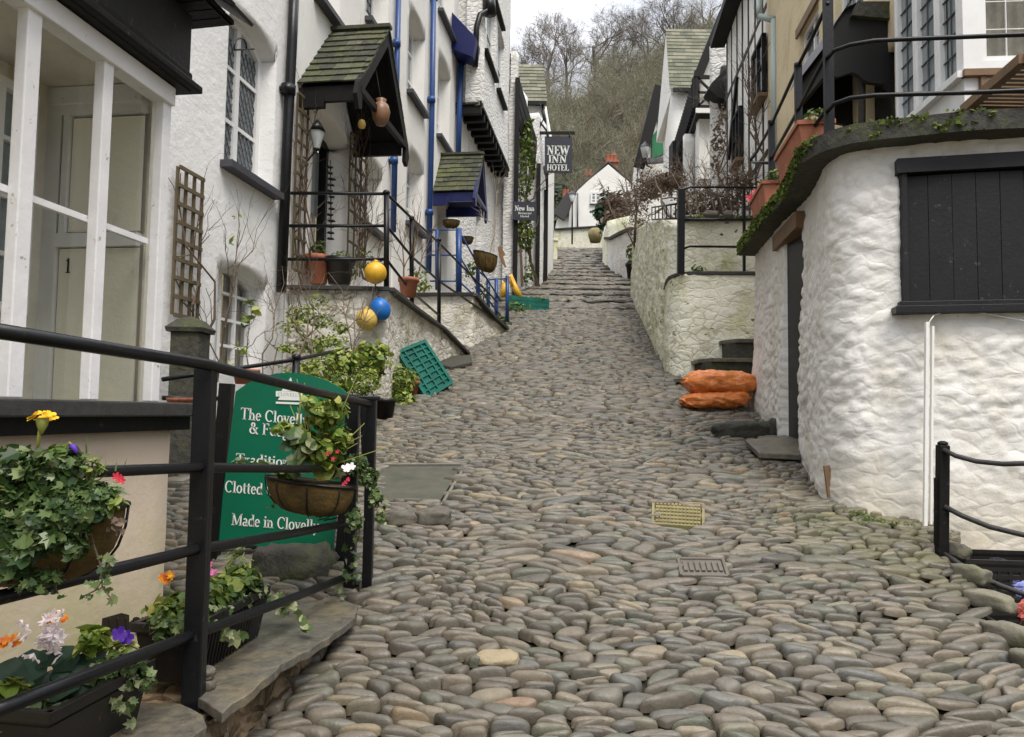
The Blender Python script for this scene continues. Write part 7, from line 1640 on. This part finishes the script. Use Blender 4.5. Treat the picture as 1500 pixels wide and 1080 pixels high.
bush('brown_bush', 'brown bushy hedge on the garden wall right of the far gabled cottage', [(905,300,30,.6,.5,600),(915,315,29,.6,.3,400),(900,320,29.5,.5,.3,300),(925,290,28,.4,.4,300)], 'hedge_brown', kinds=('scrap','blade'), sizes=.12, lump=.5, stems=[((905,325,29),(880,265,29.5),3,.04,6,.6,.1), ((920,325,28.5),(915,262,28.5),3,.04,6,.5,.1)])
bush('dark_evergreen', 'dark ivy covered evergreen on the bank left of the far cottages', [(835,262,66,1.6,1.0,420),(815,275,64,1.6,1.6,420),(808,310,60,1.0,2.0,380),(825,280,64,1.3,1.0,300)], 'leaf_dark', sizes=.42, lump=.5)
b = MB()
# ------------------------------------------------------------------ bare winter trees
def tree_data(seed, H, spread=.5, twigs=1.0, lean=0.0):
    """branches as tapering tubes, outer twigs as thin blades; returns arrays so that trees can be copied"""
    rnd = random.Random(seed); tv = []; tf = []; trn = []; wv = []; wf = []
    mbt, mbw = MB(), MB()
    def limb(p, d, L, r, lev):
        n = 5; pts = [p]; dd = d.copy()
        for i in range(n-1):
            dd = (dd + Vector([rnd.gauss(0, .11) for _ in range(3)]) + Vector((0,0,.05))).normalized(); pts.append(pts[-1] + dd*L/(n-1))
        rr_ = [r*(1-.55*i/(n-1)) for i in range(n)]
        if lev < 3: mbt.tube(pts, rr_, 5 if lev == 0 else 3, .5, False)
        else:
            for a, c in zip(pts, pts[1:]):
                s_ = Vector((rnd.gauss(0,1), rnd.gauss(0,1), rnd.gauss(0,.4))).cross(c-a).normalized()*max(r, .012)
                mbw.add([tuple(a-s_), tuple(a+s_), tuple(c+s_*.6), tuple(c-s_*.6)], [(0,1,2,3)], rnd.random())
        if lev >= 5: return
        kids = (7, 5, 5, 4, 4)[lev]
        for k in range(kids):
            t = (.35 + .65*(k+rnd.random())/kids) if lev == 0 else rnd.uniform(.3, 1); i = min(int(t*(n-1)), n-2); q = pts[i].lerp(pts[i+1], t*(n-1)-i)
            ax = (pts[i+1]-pts[i]).normalized(); o = ax.orthogonal().normalized(); o.rotate(Matrix.Rotation(rnd.uniform(0, 6.28), 3, ax)) 
            nd = (ax*(1-spread*.6) + o*spread*rnd.uniform(.7, 1.3) + Vector((0,0,.18))).normalized()
            limb(q, nd, L*rnd.uniform(.48, .68) if lev else L*rnd.uniform(.42, .6), rr_[i]*.5, lev+1)
    limb(Vector((0,0,0)), Vector((lean, 0, 1)).normalized(), H*.62, H*.023, 0)
    return mbt, mbw
def mesh_of(mb, name, mat):
    o = mb.build(name, mat, None, (0,0,0)); return o
TREES = []
for i in range(4):
    a, c = tree_data(100+i, 12.0, (.62, .5, .7, .55)[i], 1, (0, .1, -.1, .05)[i]); TREES.append((a, c))
NT_ = 0
def place_tree(px, py_top, Y, kind, label, H=None, sx=1.0, parts=None):
    r_ = ray(px, py_top)*Y; zb_ = hill(r_.x, Y)-.3; H = r_.z - zb_; s_ = max(.35, H/12.0)
    t = root('bare_tree', (r_.x, Y, zb_), label, 'tree', 'bare winter trees on the hillside skyline')
    rot = random.uniform(0, 6.28); c_, s2 = math.cos(rot), math.sin(rot); Mx = np.array([[c_*sx,-s2*sx,0],[s2*sx,c_*sx,0],[0,0,1]])*s_
    for nm, mb, mat in (('trunk', TREES[kind][0], M['bark_sky']), ('twigs', TREES[kind][1], M['bark_sky'])):
        V = np.concatenate(mb.v) @ Mx.T + np.array([r_.x, Y, zb_]); nb = MB(); nb.v = [V]; nb.f = list(mb.f); nb.r = list(mb.r); nb.n = len(V); nb.sm = list(mb.sm); nb.build(nm, mat, t)
place_tree(800, 20, 112, 0, 'leftmost tall bare tree on the skyline, its crown leaning left', sx=1.2)
place_tree(832, 28, 108, 1, 'second tall bare tree on the skyline, close behind the leftmost', sx=1.0)
place_tree(868, 20, 105, 2, 'broad bare tree with a fan of upright limbs in the middle of the skyline', sx=1.3)
place_tree(770, 70, 125, 3, 'small low bare tree on the skyline just above the pale slate roof', sx=1.3)
place_tree(900, 40, 108, 3, 'slim bare tree on the skyline right of the broad fan shaped one', sx=1.0)
place_tree(945, 10, 102, 1, 'tall bare tree right of centre where the skyline begins to climb', sx=1.1)
place_tree(990, -15, 98, 0, 'tall bare tree rising out of frame above the slate roofed white house', sx=1.2)
# the far wood as one mass
def wood():
    tv, tf_, tr_, n = [], [], [], 0; wv, wf, wr, wn = [], [], [], 0
    # three lighter templates
    TM = []
    for mbt, mbw in TREES[:3]:
        V = np.concatenate(mbw.v); Rn = np.concatenate(mbw.r); keep = RS.uniform(0, 1, len(mbw.f)) < .27; fs = np.array([f for f, k_ in zip(mbw.f, keep) if k_ and len(f) == 4])
        Vt = np.concatenate(mbt.v); ft = [f for f in mbt.f]
        TM.append((V, Rn, fs, Vt, ft))
    Vs, Fs, Rs, off = [], [], [], 0; V2, F2, off2 = [], [], 0
    rnd = random.Random(5); cnt = 0
    while cnt < 330:
        Y = rnd.uniform(58, 104); px = rnd.uniform(745, 1090); x = ray(px, 200).x*Y
        if px < 860 and Y > 98: continue
        z = hill(x, Y)-.2; H = rnd.uniform(5.0, 9.5)*(1 if Y > 66 else .7); s_ = H/12; V, Rn, fs, Vt, ft = TM[rnd.randrange(3)]
        if x/Y > .2 and Y < 70: continue
        a = rnd.uniform(0, 6.28); c_, s2 = math.cos(a)*1.25, math.sin(a)*1.25; Mx = np.array([[c_,-s2,0],[s2,c_,0],[0,0,1]])*s_; pos = np.array([x, Y, z])
        used, inv = np.unique(fs, return_inverse=True); W = V[used] @ Mx.T + pos; Vs.append(W); Fs.append(inv.reshape(fs.shape)+off); Rs.append(np.clip(.5*Rn[used] + .5*rnd.random(), 0, 1)); off += len(W)
        W = Vt @ (Mx*np.array([[1.3],[1.3],[1]])).T + pos if False else Vt @ Mx.T + pos; V2.append(W); F2 += [tuple(i+off2 for i in f) for f in ft]; off2 += len(W); cnt += 1
    mb = MB(); mb.v = Vs; mb.f = [tuple(f) for a in Fs for f in a]; mb.r = Rs; mb.n = off; mb.sm = [False]*len(mb.f)
    o = mb.build('winter_wood', M['twig_far'], None, (0,80,20)); tag(o, 'dense leafless grey-brown wood covering the hillside', 'wood', None, 'stuff')
    mb = MB(); mb.v = V2; mb.f = F2; mb.r = [np.zeros(off2)]; mb.n = off2; mb.sm = [False]*len(F2)
    o = mb.build('wood_trunks', M['bark'], None, (0,80,20)); tag(o, 'trunks and limbs of the leafless hillside wood', 'wood', None, 'stuff')
wood()
b = MB()
for i in range(60):
    px, Y = random.uniform(770, 1040), random.uniform(60, 98); x = ray(px, 200).x*Y; clump(b, (x, Y, hill(x, Y)+random.uniform(.3, 2.5)), (random.uniform(.8,2.2), 1, random.uniform(.6,2.2)), 110, .38, 'scrap', .8, .3, lump=.6)
tag(b.build('undergrowth', leafmat('undergrowth', [(0,(.05,.06,.02)),(.6,(.10,.11,.04)),(1,(.17,.15,.08))]), None, (0,80,20)), 'green brown ivy and brambles under the leafless wood', 'undergrowth', None, 'stuff')
for o in list(bpy.data.objects):
    if '_base' in o.keys(): del o['_base']
